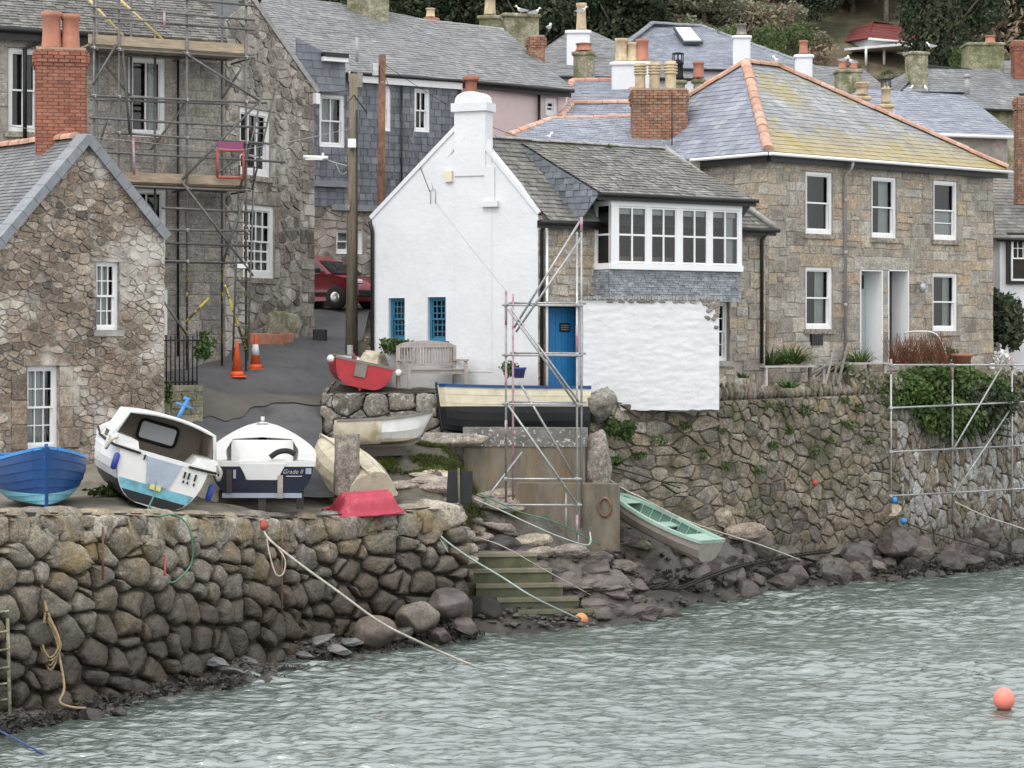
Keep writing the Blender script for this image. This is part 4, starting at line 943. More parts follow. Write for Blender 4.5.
# bay window
BW=WR.off(.65); b0=BW.U(611); b1=BW.U(742); zt=(BW.Z(611,201)+BW.Z(742,207))/2; zw=(BW.Z(611,268)+BW.Z(742,271))/2
bay=MB(); box=lambda m,a,c,e,f,n0,n1,mat=0: BW.box(m,a,c,e,f,n0,n1,mat)
box(bay,b0-.02,b1+.02,zw-.02,zw+.12,-.1,.03); box(bay,b0,b1,zt-.1,zt+.02,-.1,.012)
px=[(611,618),(647,651),(677,682),(708,712),(739,742)]
for(a,c) in px: box(bay,BW.U(a),BW.U(c),zw+.12,zt-.1,-.08,.0)
zm=zw+.12+(zt-zw-.22)*.5
panes=[(618,647),(651,677),(682,708),(712,739)]
for(a,c) in panes:
    A0,A1=BW.U(a),BW.U(c); m_=(A0+A1)/2
    for x in(A0+.02,m_,A1-.02): box(bay,x-.022,x+.022,zw+.12,zt-.1,-.055,-.012)
    for z in(zw+.15,zm,zt-.125): box(bay,A0,A1,z-.022,z+.022,-.052,-.016)
# left return
def bx2(m,n0,n1,z0,z1,u0_,u1_): WR.box(m,u0_,u1_,z0,z1,n0,n1)
bx2(bay,0,.62,zw-.02,zw+.12,b0-.03,b0+.05); bx2(bay,0,.62,zt-.1,zt+.02,b0-.012,b0+.05)
for n_ in(.0,.56): bx2(bay,n_,n_+.11,zw+.12,zt-.1,b0,b0+.05)
bx2(bay,.1,.57,zm-.022,zm+.022,b0+.005,b0+.045); bx2(bay,0,.62,zw-.02,zt+.02,b1-.05,b1+.02)
bo=bay.part('bay_window',mt['paint_white'],h,'wide white oriel bay of eight paned casements')
g=MB(); g.add([BW.pt(b0,zw+.1,-.035),BW.pt(b1,zw+.1,-.035),BW.pt(b1,zt-.1,-.035),BW.pt(b0,zt-.1,-.035)],[[0,1,2,3]]); g.add([WR.pt(b0+.03,zw+.1,.05),WR.pt(b0+.03,zw+.1,.6),WR.pt(b0+.03,zt-.1,.6),WR.pt(b0+.03,zt-.1,.05)],[[0,1,2,3]]); g.part('pane',mt['glass'],bo)
g=MB(); WR.box(g,b0+.06,b1-.06,zw,zw+.03,.05,.55,0); WR.box(g,b0+.06,b1-.06,zw+.03,zt-.02,.045,.06,0)
for(a,c) in panes[:2]: WR.box(g,BW.U(a)+.1,BW.U(c)-.05,zw+.12,zw+.28,.5,.56,1)
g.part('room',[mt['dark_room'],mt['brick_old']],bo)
c=MB()
for(a,c_) in panes: BW.box(c,BW.U(a)+.03,BW.U(c_)-.03,zt-.28,zt-.1,-.1,-.09)
c.part('blind',mt['curtain'],bo)
c=MB(); x0=BW.U(727); c.grid(lambda s,t: BW.pt(x0+s*.28,zw+.15+(zt-zw-.3)*t,-.14+.02*math.sin(s*14)),8,2); c.part('curtain',mt['curtain'],bo)
# slates hung under the bay
SB=WR.off(.60); mb=MB(); plw=Plane(SB.pt(b0-.02,zw-.75,0),SB.pt(b1+.01,zw-.75,0),SB.pt(b0,zw,0))
slates(mb,plw,[(0,0),(b1-b0+.03,0),(b1-b0+.03,.73),(0,.73)],.17,.055,.012,jit=.006)
SS=Wall(WR.off(0).o+WR.u*(b0-.01),WR.off(.6).o+WR.u*(b0-.01)); pls=Plane(SS.pt(0,zw-.75),SS.pt(SS.L,zw-.75),SS.pt(0,zw)); slates(mb,pls,[(0,0),(SS.L,0),(SS.L,.73),(0,.73)],.17,.055,.012,jit=.006)
WR.box(mb,b0,b1,zw-.75,zw-.02,.0,.57,0); mb.part('slate_apron',mt['slate_stack'],h)
# bay roof and cheek
yb=.80; zr=zt+.17
ue0=b0-.42; ue1=b1+.25; ur0=.55; ur1=4.95
roof(h,WR.pt(ue0,zr,yb),WR.pt(ue1,zr,yb),[WR.pt(ur1,10.60,rn),WR.pt(ur0,10.60,rn)],'slate_old',.2,.14,.04,.02,'bay_roof',None,.008)
mb=MB(); mb.add([WR.pt(ur0,10.55,rn),WR.pt(ue0,zr-.03,yb-.02),WR.pt(ur0+.73*(ue0-ur0),8.6,.24)],[[0,1,2]],0); _p=WR.pt(ur0+.73*(ue0-ur0),8.6,.24); _r=WR.pt(ur0,10.55,rn); _t=WR.pt(ue0,zr-.03,yb-.02); _d=_r-_p; _d.z=0; cpl=Plane(_p,_p+_d,_r); cpl.n=-cpl.n if cpl.n.x>0 else cpl.n; slates(mb,cpl,[cpl.uv(_p),cpl.uv(_r),cpl.uv(_t)],.2,.15,.015,jit=.008); mb.add([WR.pt(ue1,zr-.03,yb),WR.pt(ur1,10.5,rn),WR.pt(ue1,zr-.5,.3)],[[0,1,2]],0); WR.box(mb,ue0+.02,ue1-.02,zr-.10,zr-.05,.0,yb-.05,0); mb.part('bay_cheek',mt['slate_hung'],h)
gutter(h,WR.pt(ue0-.05,zr-.03,yb+.04),WR.pt(ue1+.1,zr-.03,yb+.04),'black_paint',.05,'black_paint',.13,Vector((*(-WR.n*.07),0)))
gutter(h,WR.pt(-.15,8.58,.3),WR.pt(ue0+.4,8.58,.3),'black_paint',.055,'black_paint',.13,Vector((*(-WR.n*.1),0)))
gutter(h,WR.pt(ue1-.3,8.58,.3),WR.pt(uw+.2,8.58,.3),'black_paint',.055,'black_paint',.13,Vector((*(-WR.n*.1),0)))
mb=MB()
for _ in range(5): 
    q=P(602+rr(-12,10),151+rr(-1,2),53.6); leaves(mb,q+Vector((0,0,.05)),(.14,.12,.1),60,.06)
mb.thing('roof_weed',mt['leaf_mid'],'tuft of green weed growing on the white cottage roof ridge','weed')

# ================================================================== white painted wall below the bay
LW=Wall.px(583,50.45,719,51.25); zt=LW.Z(640,299); poly=[(0,4.30),(LW.L*.25,4.22),(LW.L,4.28),(LW.L,zt-.05),(LW.L*.5,zt),(0,zt)]
h2=thing('white_garden_wall','white painted rough stone wall with slate topping below the bay window','wall',(2.6,51,4.2))
mb=MB()
def lump(a,c):
    u_=LW.L*a; zb_=4.26+.035*nz(u_*2.2,1.)+.02*nz(u_*7,4.); z=zb_+(zt-.02-zb_)*c
    return LW.pt(u_,z,.010*nz(u_*2.6,z*6.5,1.)+.0065*nz(u_*5,z*11,5.)+.003*nz(u_*15,z*22,9.)+.01)
mb.grid(lump,150,110)
q=LW.pt
bk_=lambda u_,z: Vector((*(WR.o+WR.u*u_+WR.n*.02),z))
mb.add([q(LW.L,4.2),Vector((*(LW.o+LW.u*LW.L-LW.n*.55),4.2)),Vector((*(LW.o+LW.u*LW.L-LW.n*.55),zt)),q(LW.L,zt-.05)],[[0,1,2,3]])
mb.add([q(0,4.2),Vector((*(LW.o-LW.n*.55),4.2)),Vector((*(LW.o-LW.n*.55),zt)),q(0,zt)],[[0,1,2,3]])
mb.add([q(0,4.2,-.55),q(LW.L,4.2,-.55),q(LW.L,zt,-.55),q(0,zt,-.55)],[[0,1,2,3]]); mb.part('wall_face',mt['white_stone'],h2)
mb=MB(); x=0
while x<LW.L:
    w=rr(.05,.09); LW.box(mb,x,x+w-.01,zt-.02+rr(-.02,.015),zt+.05+rr(-.01,.02),-.5,.05+rr(0,.03)); x+=w
LW.box(mb,0,LW.L,zt-.03,zt+.02,-.5,.03); mb.part('slate_topping',mt['cement'],h2)
mb=MB()
for _ in range(40):
    a=LW.L*(1-abs(random.gauss(0,.06))); z=zt-abs(random.gauss(0,.22)); k=rockmb((.06,.03,.05),4,_,.1,ICO1); c=LW.pt(min(a,LW.L-.04),z,.02); mb.add([c+vv for vv in k.v],k.f)
for _ in range(14):
    a=LW.L*rr(.05,.95); k=rockmb((.09,.03,.03),4,_,.1,ICO1); c=LW.pt(a,zt-.07,.015); mb.add([c+vv for vv in k.v],k.f)
mb.part('peeling_patch',mt['mortar_pale'],h2)
# ================================================================== tall granite house on the left
h=thing('tall_granite_house','tall grey granite house on the left behind the tube scaffold with rubble gable','house',(-8,54,4.5))
BF=Wall.px(-60,50.0,225,53.2); BG=Wall.px(225,53.2,314,57.2)
zb=4.3; ze=13.02
w1=BF.rect(128,57,165,137); w2=BF.rect(128,188,166,252); w0=BF.rect(8,48,40,132)
ops=[w1+(.05,),w2+(.05,),w0+(.05,)]
wp=BF.rect(134,330,140,400)
mb=MB(); poly=[(0,zb),(BF.L,zb),(BF.L,ze),(0,ze)]
wall_body(mb,BF,poly,ops,mat=2,rev=2,dark=4)
bl=[]
for w in(w0,w1,w2): bl.append((w[0]-.2,w[3],w[2]+.2,w[3]+.3))
masonry(mb,BF,poly,ashlar(0,BF.L,zb,ze,(.22,.34),(.3,.7),.012,.15),ops,bl,.009,.016,0,0,.04)
g1=BG.rect(239,109,270,176); g2=BG.rect(242,205,274,278)
zc=BG.Z(314,88); ua_=BG.U(250); za_=BG.Z(250,0); sl=(za_-zc)/(BG.L-ua_); ap=(.35*BG.L*.75,zc+sl*(BG.L-.35*BG.L*.75))
poly=[(0,zb),(BG.L,zb),(BG.L,zc),ap,(0,ze+.6)]
ops2=[g1+(.06,),g2+(.06,)]
bl=[]
for w in(g1,g2):
    bl+=[(w[0]-.28,w[3],w[2]+.3,w[3]+.3),(w[2],w[1],w[2]+.26,w[1]+.75),(w[2],w[1]+.75,w[2]+.2,w[3])]
bl+=quoins(BG.L,-1,zb,zc)
wall_body(mb,BG,poly,ops2,mat=3,rev=3,dark=4)
masonry(mb,BG,poly,voro(0,BG.L,zb,ap[1],.36,.22,.95,True,.34),ops2,bl,.014,.028,1,1,.14)
# rear and far side so the house is solid
q=lambda W,u_,z,n: W.pt(u_,z,n)
mb.add([BF.pt(0,zb,-6),BG.pt(BG.L,zb,0),BG.pt(BG.L,zc,0),BF.pt(0,ze,-6)],[[0,1,2,3]],2); mb.add([BF.pt(0,zb,0),BF.pt(0,zb,-6),BF.pt(0,ze,-6),BF.pt(0,ze,0)],[[0,1,2,3]],2)
mb.part('wall',[mt['granite_grey'],mt['rubble_grey'],mt['mortar_grey'],mt['mortar_grey'],mt['dark_room']],h)
window(BF,h,w1,2,(1,1),.05,.11,.04,curtain=[(.55,1)],sill='granite_post',label='tall white two light sash behind the upper scaffold lift')
window(BF,h,w2,2,(1,1),.05,.11,.04,sill='granite_post'); window(BF,h,w0,2,(1,1),.1,.1,.035,sill='granite_post')
window(BG,h,g1,3,(1,2),.06,.13,.05,curtain=[(0.,.25),(.8,1)],sill='granite_post',label='white multi pane window in the gable, upper storey'); window(BG,h,g2,4,(2,3),.06,.13,.045,curtain=[(0,.3),(.7,1)],sill='granite_post',label='white multi pane window in the gable, lower storey')
mb=MB()
for a,b_ in((ap,(BG.L+.12,zc-.16)),):
    dx=b_[0]-a[0]; dz=b_[1]-a[1]; l=math.hypot(dx,dz); nx,nz_=-dz/l*.16,dx/l*.16
    mb.hexa([BG.pt(a[0],a[1],.06),BG.pt(b_[0],b_[1],.06),BG.pt(b_[0],b_[1],-.35),BG.pt(a[0],a[1],-.35),BG.pt(a[0]+nx,a[1]+nz_,.06),BG.pt(b_[0]+nx,b_[1]+nz_,.06),BG.pt(b_[0]+nx,b_[1]+nz_,-.35),BG.pt(a[0]+nx,a[1]+nz_,-.35)])
mb.part('gable_coping',mt['cement'],h)
mb=MB(); BG.box(mb,BG.L-.12,BG.L+.1,zc-.42,zc-.14,-.1,.13); mb.part('kneeler',mt['paint_white'],h)
eL=BF.pt(-.1,ze+.05,.3); eR=BF.pt(BF.L-.05,ze+.05,.3)
roof(h,eL,eR,[BF.pt(BF.L-.05,ze+3.4,-3.2),BF.pt(-.1,ze+3.4,-3.2)],'slate_old',.22,.10,.02,.02,'front_roof',None,.008)
mb=MB(); mb.add([BF.pt(-.1,ze+3.4,-3.2),BF.pt(BF.L,ze+3.4,-3.2),BG.pt(BG.L,zc,-.2),BF.pt(0,ze,-6.2)],[[0,1,2,3]]); mb.part('rear_roof',mt['slate_grey'],h)
ud=BF.U(88)
gutter(h,BF.pt(-.1,ze-.02,.36),BF.pt(ud,ze-.02,.36),'black_paint',.06,'black_paint',.22,Vector((*(-BF.n*.1),0)))
mb=MB(); u2=BF.U(24); u3=BF.U(40); mb.path([BF.pt(u3,ze-.08,.33),BF.pt(u3,ze-.2,.25),BF.pt(u2,ze-.4,.08),BF.pt(u2,10.0,.08)],.05,8); mb.part('downpipe',mt['black_paint'],h)
mb=MB(); u2=BF.U(177); mb.path([BF.pt(u2,ze-.3,.08),BF.pt(u2,5.5,.08)],.03,6); mb.part('downpipe',mt['black_paint'],h)
mb=MB(); BF.box(mb,BF.U(163),BF.U(166.5),BF.Z(164,335),BF.Z(164,290),0,.06); mb.part('white_post',mt['paint_white'],h)

# ================================================================== rubble cottage, front left
h=thing('rubble_cottage','low brown rubble stone cottage at far left with slate roof behind the boats','cottage',(-9,46,3))
CG=Wall.px(-14,43.8,164,46.6); zb=2.7
apx=(CG.U(85),CG.Z(85,137)); zr_=CG.Z(164,236); zl_=CG.Z(-10,258)
w1=CG.rect(96,262,119,330); w2=CG.rect(27,366,59,449)
poly=[(0,zb),(CG.L,zb),(CG.L,zr_),apx,(0,zl_)]
ops=[w1+(.12,),w2+(.14,)]
bl=[(w2[0]-.1,w2[3],w2[2]+.28,w2[3]+.22)]+[(w2[2],w2[1]+k*.42,w2[2]+(.32 if k%2 else .48),w2[1]+k*.42+.42) for k in range(4)]+[(w1[0]-.15,w1[3],w1[2]+.2,w1[3]+.08)]+[(w2[0]-.36,w2[1]+k*.5,w2[0],w2[1]+k*.5+.5) for k in range(3)]
mb=MB(); wall_body(mb,CG,poly,ops,mat=1,rev=2,dark=3)
masonry(mb,CG,poly,voro(0,CG.L,zb,apx[1],.205,.13,1.05,True,.42),ops,bl,.008,.03,0,1,.2,0,.02)
CS=Wall(CG.o+CG.u*CG.L,CG.o+CG.u*CG.L-CG.n*6); wall_body(mb,CS,[(0,zb),(6,zb),(6,zr_),(0,zr_)],(),mat=1)
masonry(mb,CS,[(0,zb),(6,zb),(6,zr_),(0,zr_)],voro(0,6,zb,zr_,.3,.2,.95),(),(),.012,.03,0,1,.16)
mb.add([CG.pt(0,zb),CG.pt(0,zb,-6),CG.pt(0,zl_,-6),CG.pt(0,zl_)],[[0,1,2,3]],1); mb.add([CG.pt(0,zb,-6),CG.pt(CG.L,zb,-6),CG.pt(CG.L,zr_,-6),CG.pt(apx[0],apx[1],-6),CG.pt(0,zl_,-6)],[[0,1,2,3,4]],1)
mb.part('wall',[mt['rubble_brown'],mt['mortar_pale'],mt['granite_post'],mt['dark_room']],h)
window(CG,h,w1,3,(2,2),.1,.055,.022,curtain=[(0,.99)],sill='cement',label='small white six over six sash window in the upper wall'); window(CG,h,w2,3,(2,2),.13,.07,.022,curtain=[(.0,.99)],label='taller white sash window in the lower wall')
rf=Vector((*(-CG.n),0))*6
al=CG.pt(apx[0],apx[1]+.03,.1)
L0=CG.pt(-.25,zl_-.17,.1); R0=CG.pt(CG.L+.03,zr_-.0,.1)
roof(h,L0+rf,L0,[al,al+rf],'slate_grey',.26,.10,.02,.018,'left_roof'); roof(h,R0,R0+rf,[al+rf,al],'slate_grey',.26,.16,.02,.014,'right_roof')
ridge(h,al+rf*.08,al+rf,.14,.42,'terracotta')
mb=MB()
for(e,sg) in((L0,-1),(R0,1)):
    d_=(al-e).normalized(); up=Vector((0,0,1)); nn=Vector((*CG.n,0)); k=int((al-e).length/.35)
    for i in range(k):
        a=e+d_*((al-e).length*i/k); b_=e+d_*((al-e).length*(i+1)/k-.01); pu=nn.cross(d_)*(-sg); pu=pu if pu.z>0 else -pu
        mb.hexa([a+nn*.06-pu*.14,b_+nn*.06-pu*.14,b_-nn*.3-pu*.02,a-nn*.3-pu*.02,a+nn*.09+pu*.05,b_+nn*.09+pu*.05,b_-nn*.3+pu*.07,a-nn*.3+pu*.07])
mb.part('verge_slates',mt['lead'],h)
c=CG.pt(apx[0],0,-1.55); 
chimney(h,(c.x+.30,c.y),1.0,.85,9.3,11.98,math.atan2(CG.u.y,CG.u.x)-.5,'brick_red',[(-.19,.0,.80,.2,'pot_red','round'),(.21,.05,.77,.19,'pot_red','round')],joint='brick_joint')
mb=MB(); mb.box((c.x+.30,c.y,9.55),(1.08,.93,.42),0,Matrix.Rotation(math.atan2(CG.u.y,CG.u.x)-.5,4,'Z')); mb.part('chimney_flashing',mt['lead'],h)

# ================================================================== slate hung house with the pink end
h=thing('slate_hung_house','long dark slate hung house with grey roof and pink rendered end behind','house',(-4,63,6))
SH_=Wall.px(305,61.2,458,63.9); SP=Wall.px(458,63.9,566,66.4); zb=5.5; ze=13.35
k1=SH_.rect(319,95,344,147); k2=SH_.rect(379,86,390,131); k3=SH_.rect(414,89,429,132); k4=SH_.rect(375,172,389,206); k5=SH_.rect(336,229,362,254)
zl=SH_.Z(340,207)
ops=[k1+(.08,),k2+(.08,),k3+(.08,),k4+(.08,),k5+(.1,)]
mb=MB(); poly=[(0,zb),(SH_.L,zb),(SH_.L,ze),(0,ze)]; wall_body(mb,SH_,poly,ops,mat=0,rev=4,dark=3)
plw=Plane(SH_.pt(0,zl,.02),SH_.pt(SH_.L,zl,.02),SH_.pt(0,ze,.02))
for(a,b_) in((0,k1[0]),(k1[2],k2[0]),(k2[2],k3[0]),(k3[2],SH_.L)):
    slates(mb,plw,[(a,0),(b_,0),(b_,ze-zl),(a,ze-zl)],.25,.21,.012,1,0,gp=.008)
for k in(k1,k2,k3):
    slates(mb,plw,[(k[0],0),(k[2],0),(k[2],k[1]-zl),(k[0],k[1]-zl)],.25,.21,.012,1,0,gp=.008); slates(mb,plw,[(k[0],k[3]-zl),(k[2],k[3]-zl),(k[2],ze-zl),(k[0],ze-zl)],.25,.21,.012,1,0,gp=.008)
low=[(0,zb),(SH_.L,zb),(SH_.L,zl),(0,zl)]; masonry(mb,SH_,low,voro(0,SH_.L,zb,zl,.42,.26,.95),ops,(),.014,.03,2,1,.12)
mb.part('wall',[mt['mortar_grey'],mt['slate_hung'],mt['rubble_grey'],mt['dark_room'],mt['paint_white']],h)
for k in(k1,k2,k3,k4): window(SH_,h,k,2,(1,1),.05,.075,.03,curtain=[(.0,.9)] if k is k1 else None)
window(SH_,h,k5,2,(1,1),.1,.08,.03,curtain=[(0,.9)])
mb=MB(); SH_.box(mb,0,SH_.U(346),SH_.Z(330,187),SH_.Z(330,181),0,.12); SH_.box(mb,SH_.U(330),SH_.U(378),SH_.Z(350,211),SH_.Z(350,205),0,.14); mb.part('lead_drip',mt['lead'],h)
mb=MB(); wall_body(mb,SP,[(0,zb),(SP.L,zb),(SP.L,ze-.03),(0,ze-.03)],[SP.rect(545,98,558,116)+(.1,)],mat=0,rev=0,dark=1)
mb.add([SP.pt(SP.L,zb),SP.pt(SP.L,zb,-6),SP.pt(SP.L,ze,-6),SP.pt(SP.L,ze)],[[0,1,2,3]],0); mb.add([SH_.pt(0,zb),SH_.pt(0,zb,-6),SH_.pt(0,ze,-6),SH_.pt(0,ze)],[[0,1,2,3]],0); mb.add([SH_.pt(0,zb,-6),SP.pt(SP.L,zb,-6),SP.pt(SP.L,ze,-6),SH_.pt(0,ze,-6)],[[0,1,2,3]],0)
mb.part('pink_wall',[mt['pink_render'],mt['dark_room']],h)
window(SP,h,SP.rect(545,98,558,116),1,(1,1),.08,.12,.02,label='small square white framed window in the pink end')
eL=SH_.pt(-2.2,ze+.05,.3); eR=SP.pt(SP.L+.1,ze+.05,.3)
rL=P(262,3,66.0); rR=P(503,30,69.5)
roof(h,eL,eR,[rR,rL],'slate_grey',.24,.17,.07,.012,'front_roof')
mb=MB(); mb.add([SP.pt(SP.L,ze,-9),SH_.pt(-2,ze,-9),rL-Vector((0,0,.05)),rR-Vector((0,0,.05))],[[0,1,2,3]]); mb.part('rear_roof',mt['slate_grey'],h)
mb=MB(); mb.add([eR,SP.pt(SP.L,ze,-9),rR],[[0,1,2]]); mb.part('end_roof',mt['slate_grey'],h)
ridge(h,rL,rR,.12,.5,'cement','ridge_tiles',.6)
nf=Vector((*SH_.n,0)); u0=SH_.U(345)
gutter(h,SH_.pt(u0,ze-.02,.36),SH_.pt(SH_.L,ze-.02,.36),'black_paint',.055,'paint_white',.22,-nf*.12)
gutter(h,SP.pt(0,ze-.02,.36),SP.pt(SP.L,ze-.02,.36),'black_paint',.06,'black_paint',.18,-nf*.12)
mb=MB(); mb.path([SP.pt(0,ze-.1,.1),SP.pt(0,8,.1)],.05,6); q=SP.U(537); mb.path([SP.pt(q,ze-.1,.1),SP.pt(q,8,.1)],.05,6); q=SH_.U(400); mb.path([SH_.pt(q,ze-.1,.09),SH_.pt(q,9,.09)],.03,6); mb.part('downpipe',mt['black_paint'],h)
# small forward bay of hung slate at its left end
FB=Wall.px(296,60.4,345,61.2); mb=MB(); zf=FB.Z(330,62); z0=FB.Z(330,92)
mb.add([FB.pt(0,z0),FB.pt(FB.L,z0),FB.pt(FB.L,zf),FB.pt(0,zf)],[[0,1,2,3]],0); pf=Plane(FB.pt(0,z0,.01),FB.pt(FB.L,z0,.01),FB.pt(0,zf,.01)); slates(mb,pf,[(0,0),(FB.L,0),(FB.L,zf-z0),(0,zf-z0+.6)],.27,.21,.012,0)
FB.box(mb,FB.U(321),FB.L,zf,zf+.12,-.1,.2,1); FB.box(mb,FB.U(321),FB.L,zf+.12,zf+.24,-.1,.24,2); mb.part('slate_dormer',[mt['slate_hung'],mt['paint_white'],mt['black_paint']],h)
mb=MB(); mb.tube(P(357,62,62.2),P(357,37,62.2),.05,6); mb.part('vent_pipe',mt['grey_pipe'],h)
chimney(h,tuple(P(368,10,67)[:2]),1.25,.9,14.0,16.6,.1,'mossy',brick=False)
chimney(h,tuple(P(536,50,68)[:2]),.45,.45,12.6,15.2,.1,'brick_old')
# ================================================================== houses farther back
def back_house(name,label,eL,eR,rL,rR,mat,wallmat='white_render',tiles=None,w=.27,ex=.2,deep=None,zb=5.,cat='house',gutcol='paint_white'):
    eL,eR,rL,rR=[P(*q) for q in(eL,eR,rL,rR)]
    zr=max(rL.z,rR.z); m=(eL+eR)/2; h=thing(name,label,cat,(m.x,m.y,zb))
    ze=(eL.z+eR.z)/2; eL.z=eR.z=ze; rL.z=rR.z=(rL.z+rR.z)/2
    d=eR-eL; nb=Vector((-d.y,d.x,0)).normalized(); dep=2*max((rL-eL).dot(nb),(rR-eL).dot(nb),2.0)
    bL=eL+nb*dep; bR=eR+nb*dep
    roof(h,eL,eR,[rR,rL],mat,w,ex,.02,.014,'front_roof'); roof(h,bR,bL,[rL,rR],mat,.5,.4,0,.012,'rear_roof')
    if (rL-(eL+bL)/2).length>.4: roof(h,bL,eL,[rL],mat,w,ex,0,.012,'end_roof')
    if (rR-(eR+bR)/2).length>.4: roof(h,eR,bR,[rR],mat,w,ex,0,.012,'end_roof')
    ins=.25; dn=d.normalized(); mb=MB(); q=[eL+dn*ins+nb*ins,eR-dn*ins+nb*ins,bR-dn*ins-nb*ins,bL+dn*ins-nb*ins]
    lo=[Vector((p.x,p.y,zb)) for p in q]; hi=[Vector((p.x,p.y,ze-.02)) for p in q]
    mb.add(lo+hi,[[i,(i+1)%4,4+(i+1)%4,4+i] for i in range(4)]); mb.add([hi[0],hi[3],Vector((rL.x,rL.y,rL.z-.1))],[[0,1,2]]); mb.add([hi[1],hi[2],Vector((rR.x,rR.y,rR.z-.1))],[[0,1,2]])
    mb.part('wall',mt[wallmat],h)
    if tiles: ridge(h,rL,rR,.13,.42,tiles,'ridge_tiles')
    if tiles and (rR-(eR+bR)/2).length>.4: ridge(h,eR,rR,.12,.42,tiles,'hip_tiles')
    if tiles and (rL-(eL+bL)/2).length>.4: ridge(h,eL,rL,.12,.42,tiles,'hip_tiles')
    gutter(h,eL-nb*.05-Vector((0,0,.05)),eR-nb*.05-Vector((0,0,.05)),gutcol,.06)
    return h
h1=back_house('slate_roofed_house','low house with blue slate roof and terracotta ridge behind the pink gable end',(563,104,68.5),(640,103,68.2),(572,81,71.5),(627,80,71.3),'slate_blue','white_render','terracotta')
h1b=back_house('slate_roofed_house','lowest slip of blue slate roof with terracotta ridge left of the brick chimney',(560,118,65.8),(642,116,65.5),(572,104,67.0),(634,102,66.8),'slate_blue','white_render','terracotta')
h2_=back_house('slate_roofed_house','grey hipped slate house with mossy patches behind the short brick stack',(505,77,76),(694,76,77),(566,30,82),(592,31,82.5),'slate_grey','white_render',None,zb=6,gutcol='black_paint')
h3=back_house('hipped_slate_house','large hipped blue slate house with a skylight and white walls in the background',(598,70,88),(828,68,90),(652,23,95),(702,27,96),'slate_blue','white_render','lead',zb=6,gutcol='black_paint')
mb=MB(); 
# skylight lies on the front roof slope
e0,e1,r0_=P(598,70,88),P(828,68,90),P(652,23,95); ps=Plane(e0,e1,r0_)
def onplane(px,py):
    dr=Vector(((px-512)/F,1,-(py-HY)/F)); o=Vector((0,0,HC)); t=(ps.o-o).dot(ps.n)/dr.dot(ps.n); return ps.uv(o+dr*t)
qq=[onplane(*p) for p in((684,43),(701,43),(690,30),(675,30))]
mb.add([ps.pt(*q,.12) for q in qq]+[ps.pt(*q,0) for q in qq],[[0,1,2,3],[0,4,5,1],[1,5,6,2],[2,6,7,3],[3,7,4,0]],0)
cx=sum(q[0] for q in qq)/4; cy=sum(q[1] for q in qq)/4
mb.add([ps.pt(cx+(q[0]-cx)*1.15,cy+(q[1]-cy)*1.15,.10) for q in qq]+[ps.pt(cx+(q[0]-cx)*1.15,cy+(q[1]-cy)*1.15,-.02) for q in qq],[[0,1,2,3],[0,4,5,1],[1,5,6,2],[2,6,7,3],[3,7,4,0]],1)
mb.part('skylight',[mt['skylight'],mt['dark_door']],h3)
mb=MB(); mb.tube(P(640,86,87),P(640,64,87),.09,6); mb.part('vent_pipe',mt['paint_white'],h3)
h4=back_house('slate_roofed_house','long blue slate roofed house right of the lichen roof with gulls on its ridge',(845,134,71),(1018,133,73),(856,93,75.5),(966,94,76.5),'slate_blue','mortar_grey',None,zb=6)
mb=MB(); e0=P(935,137,70.6); 
h5=back_house('slate_roofed_house','dark grey slate roof with a gable facing the harbour behind the gulls',(888,107,82),(1030,108,84),(925,67,86),(1000,66,87.5),'slate_grey','mossy',None,zb=8,gutcol='black_paint')
h6=back_house('slate_roofed_house','weathered grey slate roof with pale valley line just above the terracotta hip',(770,95,80),(900,96,82),(776,66,84),(862,69,85),'slate_grey','mortar_grey',None,zb=7,gutcol='black_paint')
h7=back_house('slate_roofed_house','steep grey slate roof at the far upper right edge behind the mossy chimney',(985,92,88),(1080,95,88),(996,60,92),(1080,62,92),'slate_grey','mortar_grey',None,zb=8,gutcol='black_paint')
h8=back_house('red_roofed_bungalow','white bungalow with dark red metal roof high on the wooded hillside',(868,41,112),(924,40,114),(874,24,116),(918,24,118),'red_roof','white_render',None,w=4,ex=.6,zb=14,cat='bungalow')
mb=MB(); a=P(862,46,110); b=P(905,47,112.5); mb.box(((a.x+b.x)/2,(a.y+b.y)/2,a.z),(2.3,3.2,.12),0,Matrix.Rotation(.9,4,'Z')); 
for p in((866,110.5),(884,110.8),(903,112)): mb.tube(P(p[0],47,p[1]),P(p[0],66,p[1]),.07,5)
mb.part('porch',mt['paint_white'],h8)
mb=MB(); a=P(914,42,112.6); mb.box((a.x,a.y-.1,a.z-.6),(.55,.08,1.1)); mb.part('window',mt['skylight'],h8)
h9=back_house('white_lichen_roof_cottage','white cottage at the right edge with lichen spotted roof behind the dark shrub',(996,237,65.6),(1110,240,66.5),(990,172,69.5),(1110,172,70.5),'slate_old','white_stone',None,zb=4.5,gutcol='black_paint',cat='cottage')
W9=Wall(P(996,237,65.8)[:2],P(1110,240,66.7)[:2])
mb=MB(); r=W9.rect(1010,236,1040,281); W9.box(mb,r[0]-.1,r[2]+.1,r[1]-.1,r[3]+.1,-.3,.03); mb.part('window_surround',mt['black_paint'],h9)
mb=MB(); W9.box(mb,r[0],r[2],r[1],r[3],.03,.04); 
W9b=W9.off(.08); o=window(W9b,h9,r,5,(2,2),.02,.05,.025); mb.part('window_back',mt['dark_room'],h9)
